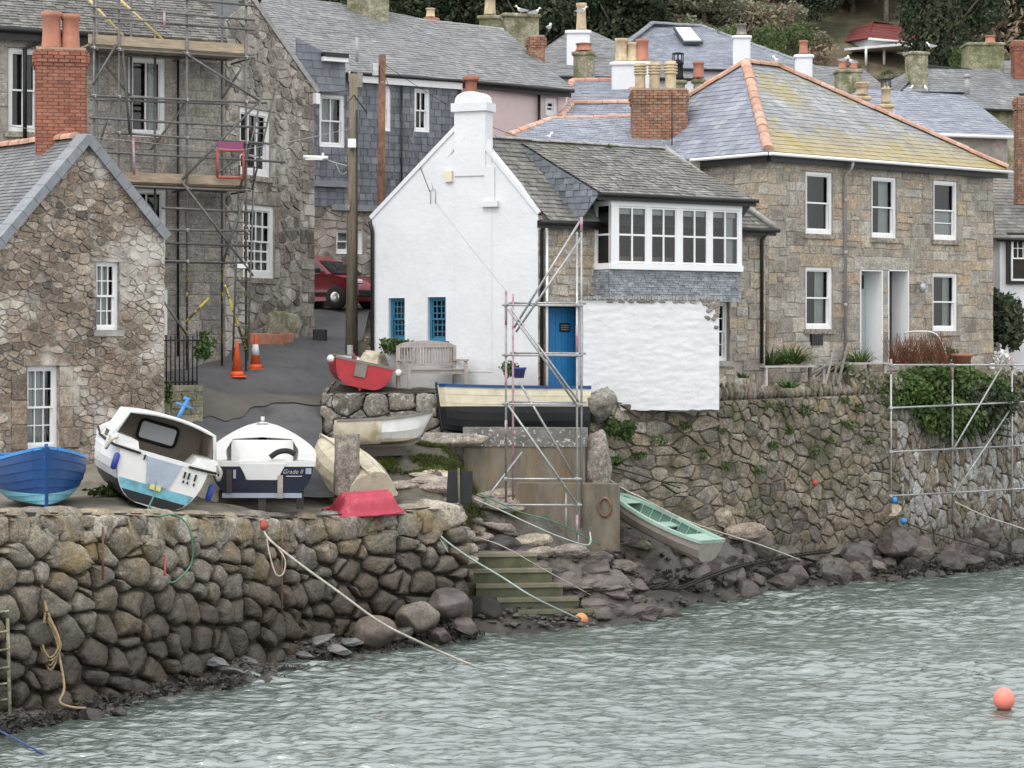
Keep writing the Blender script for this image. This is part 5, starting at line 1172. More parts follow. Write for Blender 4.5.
for (px0,px1,yt,yb,dd,mat,pots,lab,bk) in [
 (612,650,63,98,70.5,'white_render',[(-.3,0,.75,.2,'pot_buff','round'),(.05,0,.62,.17,'pot_buff','round'),(.36,0,.72,.2,'pot_red','round')],'white rendered chimney with a row of buff clay pots left of the brick stack',False),
 (574,594,52,84,73,'mossy',[(0,0,.25,.26,'pot_red','round')],'squat grey green chimney carrying one short red pot',False),
 (567,590,31,78,78,'white_render',[(.1,0,.95,.17,'pot_buff','round')],'tall streaky white chimney with a gull on its single pot',False),
 (480,500,16,36,71,'mossy',[(0,0,.6,.18,'pot_buff','round')],'round stone chimney with one tan pot on the ridge left of the gulls',False),
 (500,536,15,42,72,'mossy',[],'broad mossy stone chimney where two gulls sit, above the grey ridge',False),
 (424,437,18,42,76,'brick_red',[(0,0,.3,.15,'pot_buff','round')],'tiny distant chimney with round pot above the long grey roof',False),
 (733,750,36,66,90,'white_render',[(0,0,.45,.2,'mortar_pale','round')],'white rendered chimney with pale pot standing by the large hipped roof',False),
 (795,812,55,72,82,'white_render',[(0,0,.5,.16,'pot_red','round')],'small white chimney with a red pot beside brown scrub',False),
 (836,860,70,98,79.5,'mossy',[(-.2,0,.35,.14,'pot_red','round'),(.2,0,.3,.14,'pot_red','round')],'moss covered chimney with two red pots under a gull, above the lichen roof',False),
 (907,926,52,100,84.5,'mossy',[],'ivy green chimney block rising from the dark gable at right',False),
 (964,1001,44,86,88,'mossy',[(.3,.0,.3,.2,'pot_red','round')],'broad moss covered chimney block at upper right',False),
 (1016,1034,98,165,66.8,'brick_old',[],'tall brown brick chimney cut by the right edge of the view',True),
 (1013,1032,42,66,90,'brick_red',[],'red brick chimney at the far upper right edge',True),
 (672,684,80,96,69,'mossy',[(0,0,.5,.17,'rubber','cowl')],'short stack with black cowled pot peeping over the slate hip',False),
 (694,703,79,92,69,'mossy',[(0,0,.5,.17,'pot_red','round')],'short stack with one red brown pot peeping over the slate hip',False),
 (856,868,96,104,69.5,'pot_buff',[(0,0,.4,.2,'pot_buff','louvre')],'cream louvred pot peeping over the lichen hip',False),
 (880,892,104,120,69.5,'pot_buff',[(0,0,.45,.15,'pot_buff','cowl')],'cream pot with a white capped cowl behind the lichen hip',False)]:
    a=P(px0,yt,dd); b=P(px1,yt,dd); w=b.x-a.x; cx=(a.x+b.x)/2; z1=a.z; z0=P(px0,yb,dd).z-1.2
    hh=thing('roof_chimney',lab,'chimney',(cx,dd,z0)); chimney(hh,(cx,dd),w,w*.8,z0,z1,.0 if bk else rr(-.3,.3),mat,pots,True,bk,name='stack')
# gulls
def gull(px,py,d,face,lab,pose=0):
    q=P(px,py,d); r_=thing('gull',lab,'gull',q,'gulls resting on the roofs and chimneys'); k=.78
    M_=Matrix.Translation(q)@Matrix.Rotation(face,4,'Z')@Matrix.Scale(k,4)
    mb=MB(); prof=[(-.28,.17,.012,.02),(-.2,.18,.045,.045),(-.08,.19,.08,.08),(.04,.21,.085,.09),(.12,.25,.06,.075),(.15,.31,.045,.05),(.17,.36,.052,.052),(.21,.375,.045,.045),(.245,.37,.015,.018)]
    n=10; vs=[]
    for x,z,ry,rz in prof:
        for j in range(n):
            a=2*math.pi*j/n; vs.append((x,ry*math.cos(a),z+rz*math.sin(a)))
    mb.add(vs,[[i*n+j,i*n+(j+1)%n,(i+1)*n+(j+1)%n,(i+1)*n+j] for i in range(len(prof)-1) for j in range(n)]+[list(range(n))[::-1],list(range((len(prof)-1)*n,len(prof)*n))],0,None,True)
    mb.xf(M_).part('body',mt['gull_white'],r_)
    for s in(-1,1):
        mb=MB(); mb.add([(.1,.085*s,.25),(.0,.1*s,.27),(-.16,.07*s,.235),(-.36,.02*s,.19),(-.18,.06*s,.16),(.02,.1*s,.17)],[[0,1,2,3,4,5]]); mb.add([(.1,.08*s,.25),(.0,.05*s,.285),(-.16,.03*s,.245),(-.36,.015*s,.195),(-.16,.07*s,.235),(0,.1*s,.27)],[[0,1,2,3,4,5]]); mb.xf(M_).part('wing',mt['gull_grey'],r_)
        mb=MB(); mb.tube((.01,.035*s,0),(0,.035*s,.14),.008,4); mb.xf(M_).part('leg',mt['beak'],r_)
    mb=MB(); mb.tube((.24,0,.37),(.31,0,.355),.014,5,0,.004); mb.xf(M_).part('beak',mt['beak'],r_)
for a in [(521,15,71.5,3.0,'gull sitting at the left end of the broad mossy chimney'),(535,17,71.5,.2,'gull facing right on the right end of the broad mossy chimney'),(549,32,73,1.2,'gull on the grey roof right of the mossy chimney'),(582,15,77.6,.1,'gull on top of the tall single pot'),(844,64,79.4,.25,'gull leaning right on the red potted mossy chimney'),(852,66,79.1,3.6,'second gull tucked behind another on the red potted mossy chimney'),(864,91,77.5,.3,'gull low on the grey roof beside cream pots'),(909,94,75.7,.5,'gull standing side on upon the blue slate ridge'),(926,94,76.0,1.6,'gull facing the harbour on the blue slate ridge'),(931,50,84.3,2.6,'gull perched on the ivy green chimney'),(779,67,62.2,3.0,'gull at the end of the terracotta ridge'),(546,145,53.2,.4,'gull low on the mossy cottage roof')]: gull(*a)
mb=MB(); q=P(967,82,76.3); mb.tube(P(967,94,76.3),P(967,78,76.3),.09,8); mb.lathe(P(967,78,76.3),[(.12,0),(.16,.08),(.05,.14)],8); mb.thing('flue_pipe',mt['grey_pipe'],'short pale metal flue on the blue slate ridge','flue')
# ================================================================== hillside and trees
def hz_(x,y):
    k=min(1,max(0,(y-68)/14)); k=k*k*(3-2*k); t=max(0,(y-74)/75); return 4.2+k*(3.0+1.2*nz(x*.05,y*.06)+.5*nz(x*.2,y*.2))+27*t**1.02
mb=MB(); mb.grid(lambda s,t: (lambda x,y: Vector((x,y,hz_(x,y))))(-60+130*s,62+130*t),60,60); structure(mb,'hillside',mt['hill'])
mb=MB(); mb.add([(-600,64,3.2),(600,64,3.2),(600,900,3.2),(-600,900,3.2)],[[0,1,2,3]]); structure(mb,'ground',mt['hill'])
def tree_meshes(kind,mat,n,size,rad,trunk,lumps=9,droop=.2,asp=1.7,inner=True):
    mb=MB(); 
    for _ in range(lumps):
        d=Vector((rr(-1,1),rr(-1,1),rr(-.75,.95))); c=Vector((d.x*rad[0]*.62,d.y*rad[1]*.62,trunk+rad[2]+d.z*rad[2]*.72))
        k=rr(.32,.6); leaves(mb,c,(rad[0]*k,rad[1]*k,rad[2]*k*.8),int(n/lumps),size,0,droop,.45,asp,rb=rr(-.12,.12))
    cm=mb
    tb=MB(); top=trunk+rad[2]*1.5
    tb.path([(0,0,-.6),(.06,.03,trunk*.6),(0,0,top*.7),(.1,.05,top)],.22*rad[0]/2.5,7,0,.05)
    for _ in range(7):
        z=trunk*rr(.6,1.)+rad[2]*rr(.1,.9); a=rr(0,6.28); tb.path([(0,0,z),(math.cos(a)*rad[0]*.4,math.sin(a)*rad[1]*.4,z+rad[2]*.35),(math.cos(a)*rad[0]*.75,math.sin(a)*rad[1]*.75,z+rad[2]*.5)],.075,5,0,.02)
    return cm,tb
ORG['_']=Vector((0,0,0))
PROTO={}
def proto(kind,mat,*a,**k):
    c,t=tree_meshes(kind,mat,*a,**k); PROTO[kind]=(c.mesh(kind+'_crown',[mt[mat]],Vector()),t.mesh(kind+'_trunk',[mt['bark']],Vector()))
proto('dark','leaf_dark',17000,.115,(2.9,2.9,3.6),1.2,11); proto('mid','leaf_mid',9000,.12,(2.4,2.4,2.5),.9,9); proto('grey','leaf_grey',10000,.11,(2.4,2.2,1.9),.5,9); proto('red','leaf_red',4500,.16,(2.2,2.2,2.4),.9,8)
def bare(n):
    mb=MB()
    def br(p,d,l,r,k):
        q=p+d*l; mb.path([p,p.lerp(q,.5)+Vector((rr(-1,1),rr(-1,1),rr(-1,1)))*l*.06,q],r,4,0,r*.6,False)
        if k==0: return
        for _ in range(3 if k>1 else 4): br(p.lerp(q,rr(.45,1)),(d+Vector((rr(-1,1),rr(-1,1),rr(-.3,.8)))*.75).normalized(),l*rr(.5,.8),r*.55,k-1)
    for _ in range(n): br(Vector((rr(-1.2,1.2),rr(-1,1),-.2)),Vector((rr(-.3,.3),rr(-.3,.3),1)).normalized(),rr(1.2,1.9),.055,3)
    return mb
b_=bare(7); sc_=MB(); leaves(sc_,(0,0,1.6),(2.4,2.0,1.9),1500,.13,0,0,.3,2.6); PROTO['bare']=(sc_.mesh('bare_crown',[mt['leaf_brown']],Vector()),b_.mesh('bare_trunk',[mt['bark']],Vector()))
HEAD={'dark':('evergreen_tree','tree'),'mid':('bushy_tree','tree'),'grey':('grey_green_bush','bush'),'red':('red_leaved_tree','tree'),'bare':('bare_scrub','scrub')}
GRP={'dark':('dark dense evergreen tree in the wood across the hilltop','dark evergreens of the hilltop wood'),'mid':('mid green leafy bush on the hillside behind the roofs','green bushes on the hillside'),'grey':('dull grey green bush on the hillside behind the roofs','grey green bushes on the hillside'),'red':('dark red leaved tree at the edge of the evergreen wood','red leaved trees'),'bare':('bare brown winter scrub on the hillside','bare scrub on the hillside')}
def plant(kind,px,d,s,label=None,lift=0.,sx=1.,group=True):
    q=XY(px,d); z=hz_(q.x,q.y)-.2+lift
    rad=3.2*s*sx*F/d; top=HY-(z+dict(dark=8.6,mid=6.,grey=4.6,bare=3.9,red=5.9)[kind]*s-HC)*F/d
    if group and d<119 and px+rad>858 and px-rad<922 and top<62: return None      # keeps the bungalow in sight
    nm,cat=HEAD[kind]; lb,gp=GRP[kind]
    t=thing(nm,label or lb,cat,(q.x,q.y,z),gp if group else None); t.rotation_euler[2]=rr(0,6.28); t.scale=(s*sx,s*sx,s*rr(.9,1.1))
    for me,pn in zip(PROTO[kind],('crown','trunk')):
        o=bpy.data.objects.new(pn,me); COL.objects.link(o); o.parent=t
    return t
random.seed(5)
for px,d,s in [(250,112,1.5),(300,108,1.4),(340,114,1.5),(385,104,1.35),(420,100,1.3),(455,106,1.5),(495,101,1.3),(530,98,1.2),(560,104,1.4),(590,100,1.25),(618,99,1.1),(405,118,1.6),(470,121,1.7),(545,120,1.7),(610,117,1.6),(665,126,1.7),(720,130,1.7),(775,128,1.5),(830,124,1.45),(872,131,1.7),(912,127,1.5),(960,124,1.6),(1005,122,1.6),(1040,118,1.5),(1085,116,1.5),(806,114,.8),(985,114,1.1),(1024,108,.9),(755,140,1.9),(640,140,2),(560,140,2),(480,140,2),(900,145,2.1),(820,143,2),(980,142,2),(1060,140,2),(400,140,2),(320,140,2),(1125,113,1.4),(1175,118,1.5),(1230,114,1.4),(1290,120,1.6),(1340,115,1.5),(1150,128,1.7),(1260,130,1.7),(1380,126,1.6),(200,112,1.5),(150,116,1.5),(90,112,1.5)]:
    plant('dark',px,d,s)
plant('dark',949,100,1.22,'tall rounded conifer standing right of the red roofed bungalow',-.4,.82,False)
for px,d,s in [(650,106,1.),(638,111,1.2)]: plant('red',px,d,s)
for px,d,s in [(690,100,1.0),(722,98,.85),(705,108,1.2),(672,112,1.2),(800,99,.75),(828,97,.75),(852,96,.55),(780,110,.9),(815,108,.9),(895,99,.4),(740,112,1.),(1010,98,.7),(866,101,.32),(880,102,.3),(896,101,.35),(912,103,.32),(838,114,.7),(862,106,.19),(872,104,.18),(882,105,.2),(893,104,.19),(905,105,.2),(915,104,.2),(852,119,.9)]: plant('grey',px,d,s,sx=1.25)
for px,d,s in [(745,96,.7),(760,95,.75),(775,97,.7),(842,103,.5),(930,96,.5),(884,101,.3),(560,92,.5),(985,96,.6)]: plant('mid',px,d,s)
for px,d,s in [(790,104,1.0),(760,108,1.1),(820,103,.9),(730,118,1.2),(810,116,1.2),(846,99,.6),(872,97,.5),(888,96,.5),(905,95,.5),(770,120,1.3),(1000,108,1.1),(1015,112,1.3),(975,104,.9),(470,96,.9),(500,95,.8),(840,121,1.0),(975,112,1.),(870,126,1.1),(848,122,.95),(864,123,.9),(884,124,1.),(905,122.5,.85),(830,121,1.),(790,113,1.1),(745,121,1.2),(700,122,1.1),(1035,110,1.1),(1100,104,1.),(1160,104,1.),(1220,105,1.1),(1290,106,1.1),(1350,105,1.1),(900,121,1.1),(925,117,.8),(866,103,.26),(879,103,.24),(897,104,.25),(911,104,.24),(875,100,.35),(905,99,.4)]: plant('bare',px,d,s)
mb=MB(); q=P(886,10,118); mb.tube((q.x,q.y,hz_(q.x,q.y)-.5),(q.x,q.y,q.z+2),.16,8,0,.13); mb.thing('telegraph_pole',mt['granite_post'],'pale bare telegraph pole on the hilltop beside the red roofed bungalow','pole')
mb=MB(); q=P(762,10,122); mb.tube((q.x,q.y,hz_(q.x,q.y)-.5),(q.x,q.y,q.z+2),.13,8,0,.12); mb.thing('telegraph_pole',mt['granite_post'],'thin distant pole among the trees above the large hipped roof','pole')
# ================================================================== boats
HC_=dict(boat_black=(.018,.02,.022),aqua=(.16,.42,.52),navy=(.008,.055,.19),boat_white=(.72,.72,.71),ink=(.010,.012,.032),grey_rub=(.2,.19,.17),dirty_cream=(.5,.45,.33),cream=(.70,.64,.48),putty=(.37,.33,.29))
class Hull:
    def __init__(s,L,B,D,tw=.7,tm=.42,bowp=.8,sb=.2,ss=.05,rk=.12,rake=.25,e=.72,f=1.1): s.__dict__.update(locals())
    def b(s,t):
        v=s.tw+(1-s.tw)*math.sin(math.pi/2*min(1,t/s.tm)) if t<s.tm else max(0,math.cos(math.pi/2*(t-s.tm)/(1-s.tm)))**s.bowp
        return max(.012,s.B/2*v)
    def sheer(s,t): return s.D+s.sb*max(0,(t-.35)/.65)**2+s.ss*max(0,(.35-t)/.35)**2
    def keel(s,t): return s.rk*max(0,(t-.55)/.45)**2.5
    def pt(s,t,q,side=1,ins=0.,lap=0.):
        a=math.pi/2*q; b=max(.004,s.b(t)-ins)+lap; k=s.keel(t)+ins*.9; z=k+(s.sheer(t)-k)*(1-math.cos(a))**s.f if True else 0
        zz=z; x=s.L*t-s.rake*(t**5)*(1-(zz-s.keel(t))/(s.sheer(t)-s.keel(t)))-ins*t**6*1.5+ins*(1-t)**6
        return Vector((x,side*b*math.sin(a)**s.e,zz))
def frame(stern,bow,roll=0.,up=(0,0,1)):
    x=(Vector(bow)-Vector(stern)).normalized(); y=Vector(up).cross(x).normalized(); z=x.cross(y)
    M=Matrix((x,y,z)).transposed().to_4x4(); return Matrix.Translation(Vector(stern))@M@Matrix.Rotation(roll,4,'X')
def build_boat(root,M,H,outer,inner,rail,bands=None,strakes=8,lap=.012,N=22,railr=.028,thwarts=(.3,.58),thmat='teak',transom=None,floor=True,ribs=0,keelmat=None,inq=.04,spots=()):
    # bands: [(height fraction, material index)] from the keel up
    mb=MB(); bands=bands or [(1.,0)]; mb.hz=[]
    for side in(1,-1):
        for j in range(strakes):
            q0=max(.0,j/strakes); q1=(j+1)/strakes; vs=[]
            for i in range(N+1):
                t=i/N; vs+= [H.pt(t,q0,side,0,lap if j else 0),H.pt(t,q1,side,0,-.001)]
            for i in range(N):
                t=(i+.5)/N; zq=(H.pt(t,(q0+q1)/2).z)/(H.D); m=0
                f=[2*i,2*i+2,2*i+3,2*i+1]; mb.add([vs[k] for k in f],[[0,1,2,3]],m,.5,False); mb.hz+=[vs[k].z/H.D for k in f]
    tr=[H.pt(0,j/12,1) for j in range(13)]+[H.pt(0,j/12,-1) for j in range(12,-1,-1)]
    if H.tw>.05 and transom is None: mb.add(tr,[list(range(len(tr)))],0,.5); mb.hz+=[p.z/H.D for p in tr]
    hm=mt[outer[0]] if len(outer)==1 else hullmat('+'.join(outer),[HC_[m] for m in outer],[b[0] for b in bands[:-1]],spots=spots)
    hull=mb.xf(M).part('hull',[hm],root)
    if transom:
        t_=MB(); t_.add(tr,[list(range(len(tr)))],0,.5); t_.xf(M).part('transom',mt[transom],root)
    if H.tw>.05:
        t_=MB(); t_.add([p+Vector((.05,0,0)) for p in tr],[list(range(len(tr)))],0,.5); t_.xf(M).part('transom_lining',mt[inner],root)
    mb=MB()
    for side in(1,-1): mb.grid(lambda a,c: H.pt(a*.985,.12+c*.88,side,inq),N,8)
    if floor: mb.grid(lambda a,c: (lambda l,r: l*(1-c)+r*c)(H.pt(.02+a*.9,.52,1,inq),H.pt(.02+a*.9,.52,-1,inq)),N,2)
    mb.xf(M).part('lining',mt[inner],root)
    mb=MB()
    for side in(1,-1):
        p=[H.pt(i/24*.995,1,side,.012) for i in range(25)]
        for i in range(24):
            a,b_=p[i],p[i+1]; o=Vector((0,side*railr*1.1,0)); z=Vector((0,0,railr*.8)); mb.hexa([a-o-z,b_-o-z,b_+o-z,a+o-z,a-o+z,b_-o+z,b_+o+z,a+o+z],0,.5)
    if H.tw>.05:
        a=H.pt(0,1,1); b_=H.pt(0,1,-1); mb.box((a+b_)/2+Vector((.02,0,0)),(.06,abs(a.y-b_.y)+.04,railr*1.9))
    mb.xf(M).part('gunwale',mt[rail],root)
    for t in thwarts:
        mb=MB(); a=H.pt(t,.74,1,inq); b_=H.pt(t,.74,-1,inq); mb.box((a+b_)/2,(.24,abs(a.y-b_.y),.035)); mb.xf(M).part('thwart',mt[thmat],root)
    mb=MB(); kp=[H.pt(i/20,0)-Vector((0,0,.02)) for i in range(21)]
    for i in range(20): 
        a,b_=kp[i],kp[i+1]; o=Vector((0,.022,0)); z=Vector((0,0,.04)); mb.hexa([a-o-z,b_-o-z,b_+o-z,a+o-z,a-o+z,b_-o+z,b_+o+z,a+o+z],0,.5)
    st=[H.pt(1,j/10) for j in range(11)]
    mb.path([p+Vector((.012,0,0)) for p in st]+[st[-1]+Vector((.01,0,.07))],.032,6); mb.xf(M).part('keel',mt[keelmat or outer[-1]],root)
    if ribs:
        for i in range(ribs):
            t=.08+.84*i/ribs
            for side in(1,-1): mb=MB(); mb.path([H.pt(t,.3+.7*j/6,side,inq+.01) for j in range(7)],.014,4); mb.xf(M).part('rib',mt[rail],root)
    return hull
# --- dark blue clinker boat, bow on
st=P(30,501,40.8); bw=P(47,510.5,37.4); st.z=3.06; bw.z=2.98; M_=frame(st,bw,.02)
r=thing('clinker_boat','dark blue clinker rowing boat with sky blue inside, bow on at far left','rowing boat',st)
H=Hull(3.5,1.74,.76,.62,.45,.62,.34,-.02,.06,.10,.72,1.)
build_boat(r,M_,H,['boat_black','aqua','navy'],'sky_blue','sky_blue',[(.16,0),(.40,1),(9,2)],9,.016,26,.032,(.3,.62),'sky_blue',None,keelmat='navy')
mb=MB(); mb.box((1.9,0,-.16),(2.4,.16,.2)); mb.xf(M_).part('chock',mt['wood_dark'],r)
mb=MB(); mb.box((2.7,-.5,-.07),(.5,.5,.05),0,Matrix.Rotation(.4,4,'Z')); mb.xf(M_).part('chock',mt['rust'],r)
mb=MB(); a=H.pt(.22,.96,-1,.04); mb.path(smooth_pts([a+Vector((-.3,0,-.05)),a+Vector((-.1,.1,.03)),a+Vector((.15,.1,.03)),a+Vector((.35,0,-.05))]),.02,5); mb.path([H.pt(.55,.98,1,.05)+Vector((.06*math.cos(k),0,.06*math.sin(k)+.03)) for k in [i*.6 for i in range(11)]],.01,4); mb.xf(M_).part('rope_ring',mt['navy'],r)
# --- white cabin boat leaning over
st=P(150,509,39.2); bw=P(116,486,43.4); st.z=2.93; bw.z=3.12; M_=frame(st,bw,R(17))
r=thing('cabin_boat','white cabin boat with black bottom leaning to the right, stern and open shelter showing','motorboat',st)
H=Hull(4.4,1.95,.92,.84,.42,.75,.35,-.02,.2,.3,.50,.85)
build_boat(r,M_,H,['boat_black','boat_white'],'boat_tan','boat_white',[(.36,0),(9,1)],8,.012,24,.04,(.16,),'boat_white','boat_white',keelmat='boat_black')
mb=MB()      # painted stripe and plate on the stern
def tr_pt(y,z): return Vector((-.012,y,z))
def outl(z): 
    best=None
    for j in range(40):
        p=H.pt(0,j/39)
        if p.z<=z: best=p
    return best.y
zs=[.20,.26,.32,.38]; pts=[tr_pt(outl(z)-.01,z) for z in zs]+[tr_pt(-outl(z)+.01,z) for z in zs[::-1]]
mb.add(pts,[list(range(8))]); mb.xf(M_).part('boot_stripe',mt['aqua'],r)
mb=MB(); mb.add([Vector((-.011,outl(z)-.005,z)) for z in (.03,.06,.10,.15,.20)]+[Vector((-.011,-outl(z)+.005,z)) for z in (.20,.15,.10,.06,.03)],[list(range(10))]); mb.xf(M_).part('stern_bottom',mt['boat_black'],r)
mb=MB(); mb.hexa([(-.03,-.2,.40),(-.03,.2,.40),(-.01,.2,.40),(-.01,-.2,.40),(-.03,-.32,.86),(-.03,.32,.86),(-.01,.32,.86),(-.01,-.32,.86)]); mb.xf(M_).part('motor_plate',mt['grey_plate'],r)
mb=MB(); mb.box((-.03,.02,.36),(.03,.2,.09)); mb.xf(M_).part('drain_plate',mt['yellow_pole'],r)
mb=MB()
for y in(-.42,-.50,-.62): mb.box((-.02,y,.72),(.02,.03,.12)); mb.box((-.02,y-.01,.6),(.02,.025,.05))
mb.box((-.02,.36,.83),(.02,.03,.09)); mb.xf(M_).part('stern_fittings',mt['rubber'],r)
for s in(1,-1):   # moulded quarter coamings
    mb=MB(); mb.hexa([(-.02,s*.95,.86),(-.02,s*.46,.86),(.9,s*.5,.88),(.9,s*.98,.88),(0,s*.93,1.10),(.02,s*.55,1.07),(.9,s*.62,1.09),(.9,s*.95,1.12)]); mb.xf(M_).part('quarter_deck',mt['boat_white'],r)
    mb=MB(); mb.path([(-.03,s*.45,.88),(-.03,s*.95,.90),(.5,s*1.0,.91),(1.6,s*1.0,.93),(2.6,s*.92,1.0)],.025,6); mb.xf(M_).part('rubbing_strake',mt['rubber'],r)
# shelter: sides, curved roof, front bulkhead with window, open to the stern
x0,x1=.35,1.55; zt=1.52
def sec(c,x,k=1.): 
    y=.80-1.6*c; return Vector((x,y*k,zt+.10*(1-(y/.8)**2)-(.0)))
mb=MB()
for k,off in((1.,0),(.955,-.045)): mb.grid(lambda a,c: sec(c,x0+(x1-x0)*a,k)+Vector((0,0,off)),6,10,0 if k==1 else 1)
for s in(1,-1):
    for off,mm in((0,0),(-.035,1)):
        q=[Vector((x0+.02,s*(.93+off),1.06)),Vector((x1+.1,s*(.93+off),1.08)),Vector((x1,s*(.80+off),zt)),Vector((x0,s*(.80+off),zt))]
        mb.add(q,[[0,1,2,3]],mm)
mb.add([Vector((x1+.08,.92,.5)),Vector((x1+.08,-.92,.5)),Vector((x1+.08,-.92,1.08))]+[sec(1-c/10,x1-.01) for c in range(11)]+[Vector((x1+.08,.92,1.08))],[list(range(15))],1)
mb.xf(M_).part('shelter',[mt['boat_white'],mt['boat_tan']],r)
mb=MB(); mb.path([Vector((x0,.95,1.06))]+[sec(c/10,x0) for c in range(11)]+[Vector((x0,-.95,1.06))],.035,6); mb.xf(M_).part('shelter_rim',mt['boat_white'],r)
def rrect(x,y0,y1,z0,z1,rd):
    o=[]
    for cy,cz,a0 in((y1-rd,z1-rd,0),(y0+rd,z1-rd,90),(y0+rd,z0+rd,180),(y1-rd,z0+rd,270)):
        for k in range(5): a=R(a0+k*22.5); o.append(Vector((x,cy+rd*math.cos(a),cz+rd*math.sin(a))))
    return o
mb=MB(); mb.path(rrect(x1-.04,-.36,.36,1.06,1.42,.08)+[rrect(x1-.04,-.36,.36,1.06,1.42,.08)[0]],.03,6); wf=mb.xf(M_).part('window',mt['rubber'],r)
mb=MB(); w_=rrect(x1-.045,-.35,.35,1.07,1.41,.08); mb.add(w_,[list(range(len(w_)))]); mb.xf(M_).part('pane',mt['skylight'],wf)
for s in(1,-1):
    mb=MB(); w_=[Vector((x0+.12,s*.90,1.12)),Vector((x1-.15,s*.90,1.14)),Vector((x1-.2,s*.82,1.45)),Vector((x0+.12,s*.82,1.45))]; mb.add(w_,[[0,1,2,3]]); mb.xf(M_).part('side_window',mt['skylight'],r)
mb=MB(); mb.grid(lambda a,c: H.pt(.38+.61*a,1,1,.02)*(1-c)+H.pt(.38+.61*a,1,-1,.02)*c+Vector((0,0,.12*math.sin(math.pi*c))),12,6); mb.xf(M_).part('foredeck',mt['boat_white'],r)
mb=MB(); mb.path([(x1+.2,-.30,1.5),(x1+.25,-.40,2.0)],.035,6); mb.path([(x1+.22,-.20,1.88),(x1+.22,-.54,1.85)],.018,5); mb.path([(x1+.25,-.32,2.0),(x1+.25,-.44,2.0)],.03,5); mb.xf(M_).part('mast_crutch',mt['sky_blue'],r)
for s,z in((1,.72),(-1,.62)):
    mb=MB(); mb.lathe((-.02 if s>0 else .2,s*(.84 if s>0 else 1.0),z-.1),[(.02,-.15),(.055,-.13),(.06,0),(.055,.13),(.02,.16)],8); mb.xf(M_).part('fender',mt['fender_blue'],r)
    mb=MB(); mb.path(smooth_pts([Vector((.0,s*.93,1.05)),Vector((-.05,s*1.03,.95)),Vector((.05,s*1.05,.8)),Vector((.3,s*1.03,.85)),Vector((.5,s*1.0,1.0))]),.03,6); mb.xf(M_).part('mooring_rope',mt['rope_pale'],r)
for q_ in(((.9,.12,-.12),(.2,.25,.3)),((2.4,.1,-.08),(.3,.3,.2))): mb=MB(); mb.box(*q_); mb.xf(M_).part('chock',mt['wood_dark'],r)
# --- navy boat with white deck, stern on
st=P(262,503,41.7); bw=P(262,470,46.0); st.z=2.90; bw.z=3.22; M_=frame(st,bw,R(.6))
r=thing('open_motorboat','navy blue open motorboat with white deck and lettered stern, stern on','motorboat',st)
H=Hull(4.2,2.0,.66,.96,.35,.62,.28,0,.25,.35,.42,.85)
build_boat(r,M_,H,['boat_white','ink'],'boat_white','boat_white',[(.12,0),(9,1)],6,.006,24,.05,(),'boat_white','ink',keelmat='boat_black')
mb=MB()
def deckin(a,s): 
    p=H.pt(.02+a*.96,1,s,0); w=max(.0,abs(p.y)-.30*(1 if a<.5 else max(.3,1-(a-.5)*1.2)))
    return Vector((p.x,s*w if a<.68 else s*0.001,p.z+.03))
for s in(1,-1): mb.grid(lambda a,c: (H.pt(.02+a*.96,1,s,0)+Vector((0,0,.045)))*(1-c)+(deckin(a,s)+Vector((0,0,.045)))*c,24,3)
mb.xf(M_).part('side_deck',mt['boat_white'],r)
mb=MB(); mb.grid(lambda a,c: Vector((2.75+a*.04,.62-1.24*c,.28+.5*a)),2,2); mb.grid(lambda a,c: Vector((.1+2.7*a,.7-1.4*c,.36)),2,2)
mb.hexa([(-.004,-.30,.36),(-.004,.30,.36),(.75,.34,.36),(.75,-.34,.36),(-.004,-.42,.66),(-.004,.42,.66),(.7,.45,.66),(.7,-.45,.66)]); mb.xf(M_).part('engine_well',mt['boat_white'],r)
mb=MB(); mb.hexa([(-.03,-.27,.36),(-.03,.27,.36),(-.006,.27,.36),(-.006,-.27,.36),(-.03,-.45,.67),(-.03,.45,.67),(-.006,.45,.67),(-.006,-.45,.67)]); mb.xf(M_).part('stern_notch',mt['boat_white'],r)
mb=MB(); mb.path(smooth_pts([Vector((.5,-.15,.72)),Vector((.52,-.3,.82)),Vector((.54,-.48,.84)),Vector((.52,-.62,.78))]),.055,7); mb.xf(M_).part('bucket_handle',mt['rubber'],r)
mb=MB(); mb.tube((4.0,0,.95),(4.0,0,1.12),.05,8); mb.tube((3.95,-.12,.99),(3.95,.12,.99),.025,6); mb.xf(M_).part('mooring_bitt',mt['chrome'],r)
for y in(.87,-.87):
    mb=MB(); mb.box((-.02,y,.53),(.015,.11,.11)); mb.xf(M_).part('stern_sticker',mt['grey_plate'],r)
for y,m,z,hh in((.62,'wood_dark',.33,.44),(.52,'grey_plate',.47,.16),(-.34,'teak',.23,.44)):
    mb=MB(); mb.box((-.035,y,z),(.03,.1 if hh>.2 else .05,hh)); mb.xf(M_).part('rudder_fitting',mt[m],r)
mb=MB(); mb.box((-.008,0,.06),(.012,1.5,.09)); mb.xf(M_).part('boot_stripe',mt['grey_plate'],r)
tx=bpy.data.curves.new('lettering','FONT'); tx.body='Grade II'; tx.size=.115; tx.shear=.35; tx.extrude=.002; tx.align_x='CENTER'
to=bpy.data.objects.new('tmp_text',tx); COL.objects.link(to); dg=bpy.context.evaluated_depsgraph_get(); me=bpy.data.meshes.new_from_object(to.evaluated_get(dg)); bpy.data.objects.remove(to)
mb=MB(); mb.add([Vector((-.02,-v.co.x-.57,v.co.y+.48)) for v in me.vertices],[list(p.vertices) for p in me.polygons]); mb.box((-.012,-.60,.43),(.008,.3,.01)); mb.xf(M_).part('name_lettering',mt['paint_white'],r)
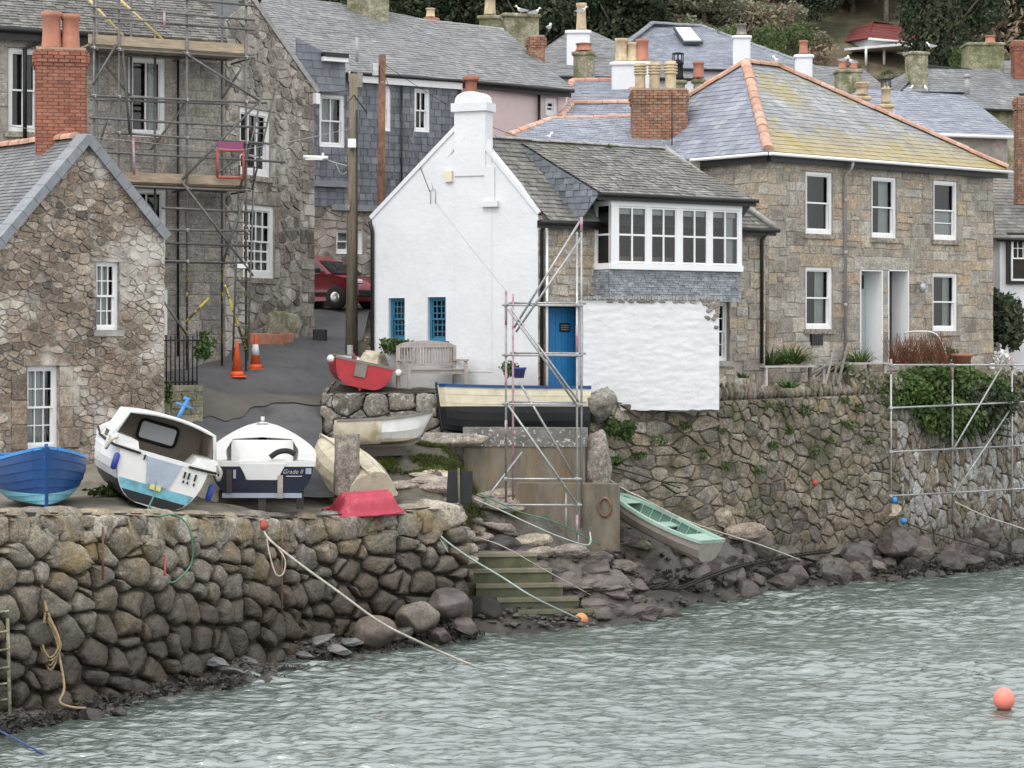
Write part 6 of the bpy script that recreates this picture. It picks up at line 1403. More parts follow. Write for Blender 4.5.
for x,y in((.3,.75),(.3,-.72),(.1,0.),(3.,.0)):
    mb=MB(); mb.box((x,y,-.1+(.04 if y else 0)),(.16,.14,.36)); mb.xf(M_).part('chock',mt['wood_dark'],r)
# --- red plastic tender upside down on the quay edge
r=thing('upturned_tender','pinkish red plastic tender lying upside down on the quay edge','dinghy',P(363,513,43.4))
M_=Matrix.Translation(P(363,512,43.3))@Matrix.Rotation(R(16),4,'Z')@Matrix.Rotation(R(-3),4,'Y')@Matrix.Rotation(R(6),4,'X')@Matrix.Scale(.95,4)
mb=MB()
TP=[(-.57,.015),(-.53,.05),(-.50,.10),(-.43,.30),(-.38,.345),(-.31,.335),(-.25,.35),(-.19,.41),(-.13,.41),(-.08,.35),(0,.335),(.08,.35),(.13,.41),(.19,.41),(.25,.35),(.31,.335),(.38,.345),(.43,.30),(.50,.10),(.53,.05),(.57,.015)]
def tend(a,c):
    k=c*(len(TP)-1); i=min(int(k),len(TP)-2); f=k-i; y=TP[i][0]*(1-f)+TP[i+1][0]*f; z=TP[i][1]*(1-f)+TP[i+1][1]*f
    x=2*a-1; e=min(1,(1-abs(x))*(3.2 if x<0 else 6.)+.04)**.7; w=1-.16*max(0,-x)**2-.05*max(0,x)**2
    return Vector((.74*x*(1-.22*(z/.4)*(1 if x<0 else .35)),y*w*(.97+.03*e),.015+(z-.015)*e))
mb.grid(tend,36,60); mb.xf(M_).part('hull',mt['pram_red'],r)
mb=MB(); mb.path([(.76*math.copysign(min(1,abs(math.cos(a))*1.25),math.cos(a)),.55*math.copysign(min(1,abs(math.sin(a))*1.25),math.sin(a)),.03) for a in [i*math.pi/16 for i in range(33)]],.035,6); mb.xf(M_).part('gunwale',mt['pram_red'],r)
# --- dirty cream dinghy upside down behind the granite post
st=P(369,484,44.3); bw=P(318,446,46.6); st.z=Zg(st.x,st.y)+.62; bw.z=Zg(bw.x,bw.y)+.55; M_=frame(st,bw,R(180-16))
r=thing('upturned_dinghy','dirty cream dinghy lying upside down behind the granite post','dinghy',P(350,480,45))
H=Hull(2.75,1.35,.62,.78,.42,.55,.08,0,.08,.15,.6,.9)
build_boat(r,M_,H,['dirty_cream'],'dirty_cream','dirty_cream',None,5,.01,20,.03,(.4,),'wood_dark',None,False)
# --- white dinghy with grey rubbing strake
st=P(336,444,47.2); bw=P(431,440,47.6); st.z=3.60; bw.z=3.66; M_=frame(st,bw,R(-5))
r=thing('white_dinghy','small white dinghy with grey rubbing strake upright below the bench wall','dinghy',st)
H=Hull(2.15,1.05,.54,.75,.42,.6,.14,.0,.16,.3,.66,1.1)
build_boat(r,M_,H,['grey_rub','dirty_cream','boat_white'],'dirty_cream','grey_rub',[(.08,0),(.22,1),(9,2)],3,.008,20,.04,(.4,),'wood_dark',None,keelmat='grey_rub')
mb=MB(); mb.box((.9,0,-.14),(1.2,.2,.2)); mb.xf(M_).part('chock',mt['wood_dark'],r)
mb=MB(); mb.grid(lambda a,c: H.pt(-.02+.45*a,.25+.77*c,-1,-.015),10,8); mb.grid(lambda a,c: H.pt(-.02+.45*a,1,1,-.01)*(1-c)+H.pt(-.02+.45*a,1,-1,-.01)*c+Vector((0,0,.05)),10,4); mb.xf(M_).part('canvas_cover',mt['dirty_cream'],r)
# --- red dinghy
st=P(360,393,50.1); bw=P(348,378,52.3); st.z=4.79; bw.z=4.85; M_=frame(st,bw,R(12))
r=thing('red_dinghy','small red dinghy with white inside and ball fenders beside the bench','dinghy',st)
H=Hull(2.2,1.46,.56,.92,.4,.6,.1,.03,.1,.15,.42,.8)
build_boat(r,M_,H,['boat_red'],'boat_white','grey_rub',None,4,.006,20,.03,(.45,),'wood_dark',None)
mb=MB(); mb.box((-.03,.08,.40),(.03,.26,.3)); mb.xf(M_).part('motor_plate',mt['grey_rub'],r)
for y in(.80,-.80):
    mb=MB(); v,f=ICO2; mb.add([q*.085+Vector((.0,y,.52)) for q in v],f,0,None,True); mb.xf(M_).part('ball_fender',mt['fender_white'],r)
mb=MB(); mb.box((.5,.0,-.1),(.25,.8,.16)); mb.xf(M_).part('chock',mt['wood_dark'],r)
# --- cream and black launch with blue gunwale behind the tower scaffold
st=P(588,436,50.0); bw=P(434,437,49.55); st.z=3.72; bw.z=3.74; M_=frame(st,bw,R(3))
r=thing('cream_launch','cream and black wooden launch with blue gunwale behind the tower scaffold','launch',st)
H=Hull(3.45,1.1,1.08,.72,.45,.42,.05,.0,.1,.14,.55,.8)
build_boat(r,M_,H,['boat_black','cream'],'cream','navy',[(.60,0),(9,1)],7,.008,24,.04,(.3,.6),'teak',None,keelmat='boat_black')
for x_ in(2.2,.8): mb=MB(); mb.box((x_,0,-.15),(.3,.9,.26)); mb.xf(M_).part('chock',mt['wood_dark'],r)
# --- grey boat with green inside, drawn up on the rocks
st=P(706,562,48.3); bw=P(625,521,49.7); M_=frame(st,bw,R(2))
r=thing('green_dinghy','putty grey dinghy with sea green inside tilted on the rocks below the terrace wall','dinghy',st)
H=Hull(2.75,1.15,.44,.80,.45,.42,.05,.05,.10,.12,.5,.8)
build_boat(r,M_,H,['putty'],'sea_green_dk','sea_green',None,3,.003,24,.045,(.5,),'sea_green',None,True,9)
for q_ in(0,1):
  mb=MB(); mb.grid(lambda a,c: H.pt(.0+.2*a,1,1,.02)*(1-c)+H.pt(.0+.2*a,1,-1,.02)*c+Vector((0,0,-.02)),4,4) if q_ else mb.grid(lambda a,c: H.pt(.84+.15*a,1,1,.02)*(1-c)+H.pt(.84+.15*a,1,-1,.02)*c+Vector((0,0,-.02)),4,4); mb.xf(M_).part('end_deck',mt['sea_green'],r)
# --- another little upturned tender behind the red one
r=thing('cream_tender','small cream tender propped on end behind the red dinghy','dinghy',P(374,366,52.0)); M_=Matrix.Translation(P(372,364,51.9))@Matrix.Rotation(R(-25),4,'Z')@Matrix.Rotation(R(8),4,'Y')
mb=MB(); mb.grid(lambda a,c: (lambda q: Vector((q.x*.40,q.y*.5,q.z*.75)))(tend(a,c)),20,20); mb.xf(M_).part('hull',mt['dirty_cream'],r)
mb=MB(); mb.box((0,0,.02),(.62,.55,.05)); mb.xf(M_).part('gunwale',mt['dirty_cream'],r)
# ================================================================== scaffolds
def TUBES(root,items,r=.0242,mat='galv',name='tube',coup=True):
    for a,b_ in items:
        mb=MB(); mb.tube(a,b_,r,8); o=mb.part(name,mt[mat],root)
def joint(root,p,s=.045): mb=MB(); mb.box(p,(s*1.9,s*1.9,s*1.7),0,Matrix.Rotation(rr(0,1.5),4,'Z'),bev=.012); mb.part('coupler',mt['galv'],root)
# left, on the tall house: two planes of uprights parallel to the front
SCF=BF.off(1.35); SCB=BF.off(.35)
s=thing('tube_scaffold','tall tube scaffold with two boarded lifts against the grey granite house','scaffold',(SCF.pt(SCF.U(180),0).x,SCF.pt(SCF.U(180),0).y,4.8))
gz=lambda W,u_: Zg(W.pt(u_,0).x,W.pt(u_,0).y)
pxs=[94,119,187,246]; upF=[]
for px in pxs:
    u_=SCF.U(px); p=SCF.pt(u_,0); z=gz(SCF,u_); mb=MB(); mb.tube(SCF.pt(u_,z),SCF.pt(u_,15.4),.030,8); mb.part('upright',mt['tube_dull'],s)
    mb=MB(); mb.box(SCF.pt(u_,z+.02),(.3,.3,.04)); mb.part('base_plate',mt['safety_red' if px>150 else 'galv'],s)
for px in(97,131,155,222):
    u_=SCB.U(px); z=gz(SCB,u_); mb=MB(); mb.tube(SCB.pt(u_,z),SCB.pt(u_,14.9),.030,8); mb.part('upright',mt['tube_dull'],s); mb=MB(); mb.box(SCB.pt(u_,z+.02),(.3,.3,.04)); mb.part('base_plate',mt['galv'],s)
j=s
def led(W,px0,y0,px1,y1,n='ledger',mat='tube_dull',r=.029,ext=.1):
    u0,u1=W.U(px0),W.U(px1); z0,z1=W.Z(px0,y0),W.Z(px1,y1); mb=MB(); mb.tube(W.pt(u0-ext,z0,.05),W.pt(u1+ext,z1,.05),r,8); mb.part(n,mt[mat],s)
    if n=='ledger':
        for px in pxs:
            if px0-3<=px<=px1+3: u_=W.U(px); joint(j,W.pt(u_,z0+(z1-z0)*(u_-u0)/(u1-u0),.03))
zL1=SCF.Z(170,49); zL2=SCF.Z(185,184)
for (y0,y1,a,b_,n) in [(7,20,94,250,'guard_rail'),(-10,6,94,250,'guard_rail'),(17,30,94,250,'guard_rail'),(48,58,94,250,'ledger'),(96,103,94,262,'ledger'),(133,144,119,268,'ledger'),(152,162,100,280,'guard_rail'),(118,128,94,262,'guard_rail'),(208,212,165,246,'guard_rail'),(243,246,163,246,'guard_rail'),(186,191,119,246,'ledger'),(230,231,165,246,'ledger'),(261,263,163,246,'ledger')]:
    led(SCF,a,y0,b_,y1,n)
for (y0,y1,a,b_) in [(54,60,94,222),(100,104,94,222),(186,192,125,222),(262,263,163,222)]: led(SCB,a,y0,b_,y1,'rear_ledger')
for px in pxs:
    u_=SCF.U(px)
    for z in(zL1-.12,zL2-.12):
        mb=MB(); mb.tube(SCF.pt(u_+.06,z,.12),SCF.pt(u_+.06,z,-1.15),.0245,8); mb.part('transom_tube',mt['tube_dull'],s)
for z,a,b_ in((zL1,94,246),(zL2,122,246)):
    for k in range(5):
        mb=MB(); n0=-.12-.23*k; SCF.box(mb,SCF.U(a)-.1,SCF.U(b_)+.05,z-.03+rr(0,.005),z+.008+rr(0,.005),n0-.21,n0); mb.part('board',mt['plank'],s)
    mb=MB(); SCF.box(mb,SCF.U(a)-.12,SCF.U(b_)+.1,z+.01,z+.23,-.06,-.02); mb.part('toe_board',mt['plank'],s)
def br(x0,y0,x1,y1,W=SCF,mat='tube_dull',n=.07,name='brace',r=.029): 
    mb=MB(); mb.tube(W.pt(W.U(x0),W.Z(x0,y0),n),W.pt(W.U(x1),W.Z(x1,y1),n),r,8); mb.part(name,mt[mat],s)
br(182,52,258,101); br(259,101,181,180); br(181,182,252,276); br(115,45,92,85); br(112,100,100,140,SCB); br(122,52,129,135); br(222,98,247,58,SCB); br(163,302,186,335); br(119,190,94,262,SCB); br(124,184,160,262,SCB); br(187,100,150,150,SCB); br(246,190,222,262); br(100,60,132,100,SCB); br(205,184,243,150,SCB); 
br(94,-2,128,34,mat='yellow_pole',n=-.35,name='yellow_pole',r=.03); br(123,-4,168,38,mat='yellow_pole',n=-.35,name='yellow_pole',r=.03)
br(163,12,163,30,mat='tube_pink',n=.09,name='pink_tag'); br(132,138,133,175,mat='tube_pink',n=.09,name='pink_tag')
for px in(187,222,246):
    W=SCB if px==222 else SCF
    for (ya,yb_) in((268,282),(292,305),(325,352)):
        mb=MB(); u_=W.U(px); mb.tube(W.pt(u_,W.Z(px,ya)),W.pt(u_,W.Z(px,yb_)),.03,8); mb.part('hazard_tape',mt['yellow'],s)
br(224,285,246,352,mat='yellow',n=.05); br(185,322,208,298,mat='yellow',n=.05)
# small gate in magenta and red near the second lift
mb=MB(); r_=SCF.rect(216,142,242,151); SCF.box(mb,r_[0],r_[2],r_[1],r_[3],.08,.1); mb.part('gate_panel',mt['magenta'],s)
mb=MB(); r_=SCF.rect(216,151,242,178); 
for q in((r_[0],r_[1],r_[0],r_[3]),(r_[2],r_[1],r_[2],r_[3]),(r_[0],r_[1],r_[2],r_[1]),(r_[0],r_[3],r_[2],r_[3])): mb.tube(SCF.pt(q[0],q[1],.09),SCF.pt(q[2],q[3],.09),.03,6)
mb.part('gate_frame',mt['safety_red'],s)
mb=MB(); r_=SCF.rect(236,264,246,269); SCF.box(mb,r_[0],r_[2],r_[1],r_[3],.07,.09); mb.part('notice_board',mt['paint_white'],s)
# ladders
def ladder(nm,lab,x0,y0,x1,y1,W,n0,n1,w=.36,mat='galv'):
    a=W.pt(W.U(x0),W.Z(x0,y0),n0); b_=W.pt(W.U(x1),W.Z(x1,y1),n1); t=Vector((*W.u,0)); l=thing(nm,lab,'ladder',a)
    for k in(0,1): mb=MB(); mb.box((0,0,0),(.001,.001,.001)) if 0 else mb.tube(a+t*w*k,b_+t*w*k,.025,6); mb.part('stile',mt[mat],l)
    L=(b_-a).length; k=int(L/.27)
    for i in range(1,k): mb=MB(); q=a.lerp(b_,i/k); mb.tube(q,q+t*w,.014,5); mb.part('rung',mt[mat],l)
    return l
ladder('ladder','long grey ladder leaning from the lane up to the second scaffold lift',229,361,241,165,SCF,.25,-.1,.37,'tube_dull')
ladder('ladder','second ladder higher up in front of the gable window',240,190,262,88,SCF,.0,.1,.30,'tube_dull')
# tower scaffold in front of the white wall
s=thing('tower_scaffold','freestanding tube tower scaffold with pink tags standing in front of the blue door','scaffold',P(545,530,47))
D0,D1=47.35,48.0
def tb(x0,y0,d0,x1,y1,d1,mat='galv',n='tube',r=.0245): mb=MB(); mb.tube(P(x0,y0,d0),P(x1,y1,d1),r,8); mb.part(n,mt[mat],s)
for (px,yt,yb,d,m) in [(506,291,506,D0,'galv'),(513,294,500,D1,'tube_pink'),(577,232,540,D0,'galv'),(581.5,217,528,D1,'galv')]: tb(px,yt,d,px,yb,d,m,'upright')
for px,ya,yb in ((506,292,325),(506,372,388),(581.5,217,232),(577,326,352),(577,515,533),(506,420,436)): tb(px,ya,D0-.002 if px!=581.5 else D1,px,yb,D0-.002 if px!=581.5 else D1,'tube_pink','pink_sleeve',.029)
j=s
for y in(305,355,404): 
    tb(502,y,D0-.05,583,y+.5,D0-.05,n='ledger'); tb(510,y-2,D1+.05,586,y-1.5,D1+.05,n='ledger')
    for px in(506,577): joint(j,P(px,y,D0-.02))
for y in(479,505): tb(505,y,D0-.05,582,y,D0-.05,n='ledger'); [joint(j,P(px,y,D0-.02)) for px in(506,577)]
for a in [(514,328,D0-.1,580,221,D0-.1),(516,332,D0-.1,581,238,D0-.1),(508,309,D0-.1,576,404,D0-.1),(511,308,D0-.1,579,402,D0-.1),(508,405,D0-.1,577,504,D0-.1),(520,383,D1,575,478,D1),(480,507,D0,522,452,D1)]: tb(*a,n='brace')
for px,y in((506,305),(577,305),(506,404),(577,404),(506,505),(577,505)): tb(px,y-1,D0-.1,px+4,y-2,D1+.1,n='transom_tube')
tb(566,493,D0,566,540,D0,n='jack_leg',r=.02); tb(578,535,D0,578,548,D0,n='jack_leg',r=.015)
mb=MB(); mb.box(P(506,507,D0),(.2,.2,.05)); mb.part('base_plate',mt['galv'],s)
# scaffold in front of the terrace wall
s=thing('terrace_scaffold','long tube scaffold frame standing on the rocks against the terrace wall','scaffold',P(960,530,56))
DT=lambda px: 54.6+(px-890)*.027
UPS=[(891,361,500),(952.5,366,525),(1012,357,522),(1076,357,520)]
j=s
for px,a,b_ in UPS:
    d=DT(px); tb(px,a,d,px,b_,d,n='upright'); 
    tb(px,a-2,d-.001,px,a+13,d-.001,'tube_pink','pink_sleeve',.029); 
for i in range(3):
    p0,p1=UPS[i][0],UPS[i+1][0]
    for ya,k in((365,0),(408,-.045),(452,-.05),(496,-.055)):
        f=lambda px: ya+k*(px-891); tb(p0-2,f(p0),DT(p0)-.06,p1+2,f(p1),DT(p1)-.06,n='ledger'); joint(j,P(p0,f(p0),DT(p0)-.03)); 
for a in [(953,450,1001,368),(953,496,1009,411)]: tb(a[0],a[1],DT(a[0])-.12,a[2],a[3],DT(a[2])-.12,n='brace')
for px,y,x2 in ((891,433,860),(891,473,868),(952,487,936),(1012,437,990),(1012,475,992)): tb(px,y,DT(px),x2,y-3,DT(px)+1.2,'tube_dull','putlog',.022)
# ================================================================== lane furniture
def cone(px,py,d,hgt,lab,band):
    q=P(px,py,d); q.z=Zg(q.x,q.y)+.05; c=thing('traffic_cone',lab,'traffic cone',q,'traffic cones by the scaffold'); k=hgt
    mb=MB(); mb.box((q.x,q.y,q.z+.02*k),(.42*k,.42*k,.05*k),0,Matrix.Rotation(.5,4,'Z'),bev=.015); mb.lathe(q,[(.2*k,.045*k),(.19*k,.10*k),(.165*k,.16*k)],14); mb.part('base',mt['orange'],c)
    mb=MB(); mb.lathe(q,[(.155*k,.13*k),(.035*k,.98*k),(.03*k,1.*k)],14); mb.part('cone_body',mt['orange'],c)
    if band: mb=MB(); mb.lathe(q,[(.117*k+.006,.42*k),(.072*k+.006,.73*k)],14); mb.part('band',mt['reflect'],c)
cone(237,376,51.6,.86,'plain orange traffic cone at the foot of the scaffold',False); cone(255.5,369,52.5,.84,'orange traffic cone with a white band beside the plain one',True)
# granite post, bench, wall of the bench platform
q=P(347,487,44.5); mb=MB(); 
def post(a,c):
    an=a*2*math.pi; z=c*1.22; rad=.275*(1-.10*c)*(1+.06*nz(math.cos(an)*2,math.sin(an)*2,z*2)); return Vector((q.x+rad*math.copysign(abs(math.cos(an))**.75,math.cos(an)),q.y+rad*math.copysign(abs(math.sin(an))**.75,math.sin(an)),q.z-.15+z))
mb.grid(post,24,18); mb.add([post(i/24,1)+Vector((0,0,.0)) for i in range(24)],[list(range(24))]); mb.thing('granite_post',mt['granite_post'],'thick lichened granite mooring post in front of the upturned cream dinghy','mooring post')
PW=PathWall([XY(345,55.0),XY(330,52.0),XY(325,49.6),XY(436,49.9),XY(441,50.55),XY(592,50.35)],[5.2,4.8,4.7,4.7,4.68,4.62],.08,0)
w=thing('bench_wall','low lichen blotched stone retaining wall under the bench and red dinghy','stone wall',P(380,420,49.8))
mb=MB(); mb.grid(lambda a,c: PW.pt(a*PW.L,-1.7*(1-c),-.04),40,5,1)
for c in voro(0,PW.L,-1.6,-.02,.5,.34,.9):
    c=clip_poly(c,[(0,-1.7),(PW.L,-1.7),(PW.L,-.01),(0,-.01)])
    if len(c)>=3: stone(mb,lambda u_,v,n: PW.pt(u_,v,n),c,.016,.07,((1,-.5),(.97,.5),(.86,.95),(.5,1.05)),2,0,.2,None,True,.06,.12,.05)
mb.part('wall_face',[mt['bank_stone'],mt['mortar_dark']],w)
mb=MB(); back=[XY(352,56.0),XY(372,52.25),XY(400,52.0),XY(440,51.6),XY(538,50.6),XY(600,51.6)]
fr=resample([p for p in PW.p],60); bkp=resample([Vector((p.x,p.y+.3)) for p in back],60)
def plat(a,c):
    i=min(int(a*60+.5),60); p=fr[i]*(1-c)+bkp[i]*c; z=PW.loc(PW.L*i/60)[2]; return Vector((p.x,p.y,z-.03+.1*c+.06*nz(p.x*2,p.y*2)))
mb.grid(plat,60,10); structure(mb,'bench_terrace',mt['earth'])
# bench
bz=4.78; fd=Vector((math.sin(R(33)),-math.cos(R(33)),0)); wd=Vector((math.cos(R(33)),math.sin(R(33)),0)); b0_=P(396,388,50.5); b0_.z=bz; BL=1.58
bp=lambda a,c,z: b0_+wd*a+fd*c+Vector((0,0,z))
b=thing('garden_bench','silvered wooden slatted garden bench against the white gable','bench',b0_)
def bar(mb,a0,c0,z0,a1,c1,z1): mb.hexa([bp(a0,c0,z0),bp(a1,c0,z0),bp(a1,c1,z0),bp(a0,c1,z0),bp(a0,c0,z1),bp(a1,c0,z1),bp(a1,c1,z1),bp(a0,c1,z1)])
for a in(0,BL-.07):
    mb=MB(); bar(mb,a,.5,0,a+.07,.57,.62); mb.part('leg',mt['teak'],b); mb=MB(); bar(mb,a,0,0,a+.07,.07,.98); mb.part('leg',mt['teak'],b)
    mb=MB(); bar(mb,a-.01,-.02,.62,a+.08,.62,.66); mb.part('armrest',mt['teak'],b); mb=MB(); bar(mb,a+.01,.07,.33,a+.06,.5,.40); mb.part('side_rail',mt['teak'],b)
mb=MB()
for i in range(5): bar(mb,.02,.06+.1*i,.41,BL-.02,.145+.1*i,.435)
mb.part('seat',mt['teak'],b)
mb=MB(); bar(mb,.07,.49,.32,BL-.07,.52,.41); mb.part('front_rail',mt['teak'],b)
mb=MB(); bar(mb,.07,.0,.5,BL-.07,.05,.56); bar(mb,.07,.0,.93,BL-.07,.05,1.0)
vs=[]; n=14
for i in range(n+1):
    a=.07+(BL-.14)*i/n; z=1.0+.09*max(0,math.sin(math.pi*i/n))**.6; vs+=[bp(a,.0,.99),bp(a,.05,.99),bp(a,.05,z),bp(a,.0,z)]
mb.add(vs,[[4*i+k,4*i+(k+1)%4,4*i+4+(k+1)%4,4*i+4+k] for i in range(n) for k in range(4)])
for i in range(18):
    a=.11+(BL-.25)*i/17; bar(mb,a,.015,.56,a+.04,.035,.93)
mb.part('backrest',mt['teak'],b)
# poles, lamp
q=P(352,360,53.6); zt=P(352,74,53.6).z
p=thing('utility_pole','weathered brown wooden utility pole with a white box and street lamp arm','utility pole',(q.x,q.y,q.z-.6))
mb=MB(); mb.tube((q.x-.05,q.y,q.z-1.2),(q.x+.04,q.y,zt),.135,12,0,.11); mb.part('pole',mt['pole_wood'],p)
mb=MB(); mb.box(P(352,143.5,53.4),(.2,.12,.22),bev=.015); mb.part('junction_box',mt['paint_white'],p)
mb=MB(); mb.box(P(360,80,53.6),(.12,.12,.36)); mb.box(P(350,205,53.4)+Vector((-.05,.1,0)),(.1,.1,.25)); mb.part('fuse_box',mt['granite_post'],p)
mb=MB(); mb.path(smooth_pts([P(347,166,53.5),P(335,163,53.4),P(322,158.5,53.3)]),.025,6); mb.path(smooth_pts([P(347,172,53.5),P(341,174,53.4),P(336,164,53.4)]),.012,5); lo=mb.part('lamp_arm',mt['grey_pipe'],p)
mb=MB(); a=P(303,157,53.2); c=P(328,158,53.3); mb.path([a,a.lerp(c,.3),a.lerp(c,.8),c],.05,8); mb.box(a.lerp(c,.45)-Vector((0,0,.045)),(.42,.13,.04)); mb.box(a.lerp(c,.8)+Vector((0,0,.08)),(.06,.06,.08)); mb.part('lamp_head',mt['boat_white'],p)
mb=MB(); mb.tube(P(350,345,53.4),P(350,398,53.4),.075,8); mb.part('cable_guard',mt['grey_pipe'],p)
mb=MB(); mb.path([P(357,110,53.5),P(357,400,53.5)],.02,5); mb.path([P(354,95,53.4),P(344,107,52.8)],.018,4); mb.path([P(354,95,53.4),P(367,113,54)],.018,4); mb.part('cable',mt['rope_dark'],p)
q=P(381,200,55.2); zt=P(381,55,55.2).z; p=thing('rusted_pole','tall rusty steel pole standing behind the white gable','pole',(q.x,q.y,5.4))
mb=MB(); mb.tube((q.x-.02,q.y,5.4),(q.x+.03,q.y,zt),.10,12,0,.09); mb.part('pole',mt['rust'],p); mb=MB(); mb.box(P(375.5,70,55.1),(.16,.16,.32),bev=.02); mb.part('pole_box',mt['galv'],p)
# overhead wires
def wire(nm,lab,pts,r=.008,sag=.02,mat='rope_dark'): 
    mb=rope([P(*p_) for p_ in pts],r,4,sag,14); mb.thing(nm,mt[mat],lab,'cable')
wire('service_cable','thin cable slanting down across the white gable to the tower scaffold',[(381,66,55.2),(430,192,50.9)],.010,0,'rope_dark'); wire('service_cable','cable from the white gable bracket to the tower scaffold',[(434,200,50.9),(507,292,46.9)],.009,.005,'grey_pipe')
wire('overhead_wire','pale overhead wire running left from the utility pole across the scaffold',[(352,128,53.5),(240,150,51),(-30,120,46)],.007,.01,'grey_pipe'); wire('overhead_wire','overhead wire from the rusted pole to the pink house',[(381,62,55.2),(470,118,58),(560,150,62)],.008,.01)
wire('overhead_wire','upper overhead wire from the utility pole to the tall house',[(352,90,53.5),(310,92,56)],.008,.01); 
# bin, car, planters
q=P(320,358,55.3); mb=MB(); mb.box((q.x,q.y,q.z+.25),(.34,.3,.95),0,bev=.02); mb.thing('litter_bin',mt['black_paint'],'small black litter bin in the lane beside the utility pole','litter bin')
c=thing('parked_car','deep red small hatchback parked in the lane, half hidden by the white cottage','car',P(318,310,60.6))
o_=P(318,309,60.6)
Mc=Matrix.Translation(o_)@Matrix.Rotation(R(-30),4,'Z')@Matrix.Scale(.97,4)      # +x is the bonnet
prof=[(-1.95,.35),(-1.98,.7),(-1.9,.98),(-1.3,1.0),(-.4,1.0),(.55,.98),(1.15,.93),(1.6,.82),(1.86,.66),(1.9,.35),(1.75,.2),(-1.8,.2)]
mb=MB(); n=len(prof); rows=[(-.84,1.,-.0),(-.86,1,.0)]
yy=[(-.80,.93),(-.85,1.0),(.85,1.0),(.80,.93)]
vs=[]
for y,k in yy:
    for x,z in prof: vs.append((x*(1 if k==1 else .985),y,.6+(z-.6)*k))
mb.add(vs,[[i*n+j_,i*n+(j_+1)%n,(i+1)*n+(j_+1)%n,(i+1)*n+j_] for i in range(3) for j_ in range(n)]+[list(range(n))[::-1],list(range(3*n,4*n))],0,None,True)
gh=[(-1.88,.98),(-1.62,1.42),(-1.0,1.53),(-.1,1.52),(.45,1.36),(1.02,.96)]; m_=len(gh); vs=[]
for s_ in(-1,1):
    for x,z in gh: vs.append((x,s_*(.80-.20*(z-.96)/.56),z))
mb.add(vs,[[i,i+1,m_+i+1,m_+i] for i in range(m_-1)]+[list(range(m_))[::-1],list(range(m_,2*m_))],0)
mb.xf(Mc).part('body',mt['car_red'],c)
ys=lambda z,s_: s_*(.80-.20*(z-.96)/.56+.006)
for s_ in(-1,1):
    for w_ in([(-1.58,1.03),(-1.45,1.38),(-.95,1.46),(-.9,1.03)],[(-.82,1.03),(-.86,1.46),(-.15,1.45),(-.1,1.03)],[(-.02,1.03),(-.06,1.44),(.38,1.32),(.78,1.03)]):
        mb=MB(); mb.add([(x,ys(z,s_),z) for x,z in w_],[[0,1,2,3]]); mb.xf(Mc).part('side_window',mt['car_glass'],c)
    mb=MB(); mb.box((.62,s_*.92,1.06),(.16,.16,.13),bev=.03); mb.xf(Mc).part('wing_mirror',mt['rubber'],c)
    mb=MB(); mb.box((-.1,s_*.856,.86),(.2,.02,.03)); mb.box((-.95,s_*.856,.86),(.2,.02,.03)); mb.box((0,s_*.853,.42),(2.3,.02,.07)); mb.xf(Mc).part('door_trim',mt['rubber'],c)
    mb=MB(); mb.box((1.72,s_*.62,.74),(.26,.36,.14),bev=.04); mb.xf(Mc).part('headlight',mt['skylight'],c)
    for x in(-1.25,1.2):
        Ry=Matrix.Rotation(R(90),4,'X'); mb=MB(); mb.lathe((x,s_*.80,.31),[(.18,-.11),(.31,-.1),(.33,-.05),(.33,.06),(.31,.1),(.18,.11)],20,0,Ry.to_3x3()); w_=mb.xf(Mc).part('wheel',mt['rubber'],c)
        mb=MB(); mb.lathe((x,s_*.865,.31),[(.0,-.05),(.2,-.045),(.2,.04),(.06,.055),(.0,.05)],14,0,Ry.to_3x3()); mb.xf(Mc).part('rim',mt['chrome'],w_)
mb=MB(); mb.add([(.50,-.66,1.33),(.50,.66,1.33),(1.0,.78,.98),(1.0,-.78,.98)],[[0,1,2,3]]); mb.xf(Mc@Matrix.Translation((.012,0,.012))).part('windscreen',mt['car_glass'],c)
mb=MB(); mb.box((1.88,0,.42),(.08,1.5,.2),bev=.03); mb.xf(Mc).part('bumper',mt['rubber'],c)
# planters by the tall house
for i,(px,py,w_) in enumerate([(258,328,.62),(274,325,.42),(284,322,.42)]):
    q=P(px,py+3,53.9+i*.5); q.z=Zg(q.x,q.y); t=thing('planter_trough',['brick red trough, the nearest and longest beside the scaffold','brick red trough, the middle one of three by the gable','brick red trough, the farthest of three by the gable'][i],'planter',q,'red troughs along the gable foot'); mb=MB()
    mb.box((q.x,q.y,q.z+.15),(w_,.3,.34),0,Matrix.Rotation(.7,4,'Z'),bev=.02); mb.part('trough',mt['pot_red'],t)
mb=MB(); q=P(266,318,55.2); q.z=Zg(q.x,q.y)
bk2=rockmb((1.1,.35,.5),10,77,.1); mb.add([q+Matrix.Rotation(.85,3,'Z')@v+Vector((.3,.2,.35)) for v in bk2.v],bk2.f,0,None,True); mb.thing('stone_bank',mt['mossy'],'dark mossy stone kerb block along the foot of the gable','kerb')
for i,(px,py) in enumerate([(303,318),(298,322)]):
    q=P(px,py,57.4+i*.6); k=rockmb((.28,.25,.3),8,50+i,.1); mb=MB(); mb.add([q+v for v in k.v],k.f,0,None,True); mb.thing('lane_stone',mt['granite_post'],['rounded stone guarding the gable corner by the red car','second rounded stone at the gable corner, nearer the viewer'][i],'boulder')
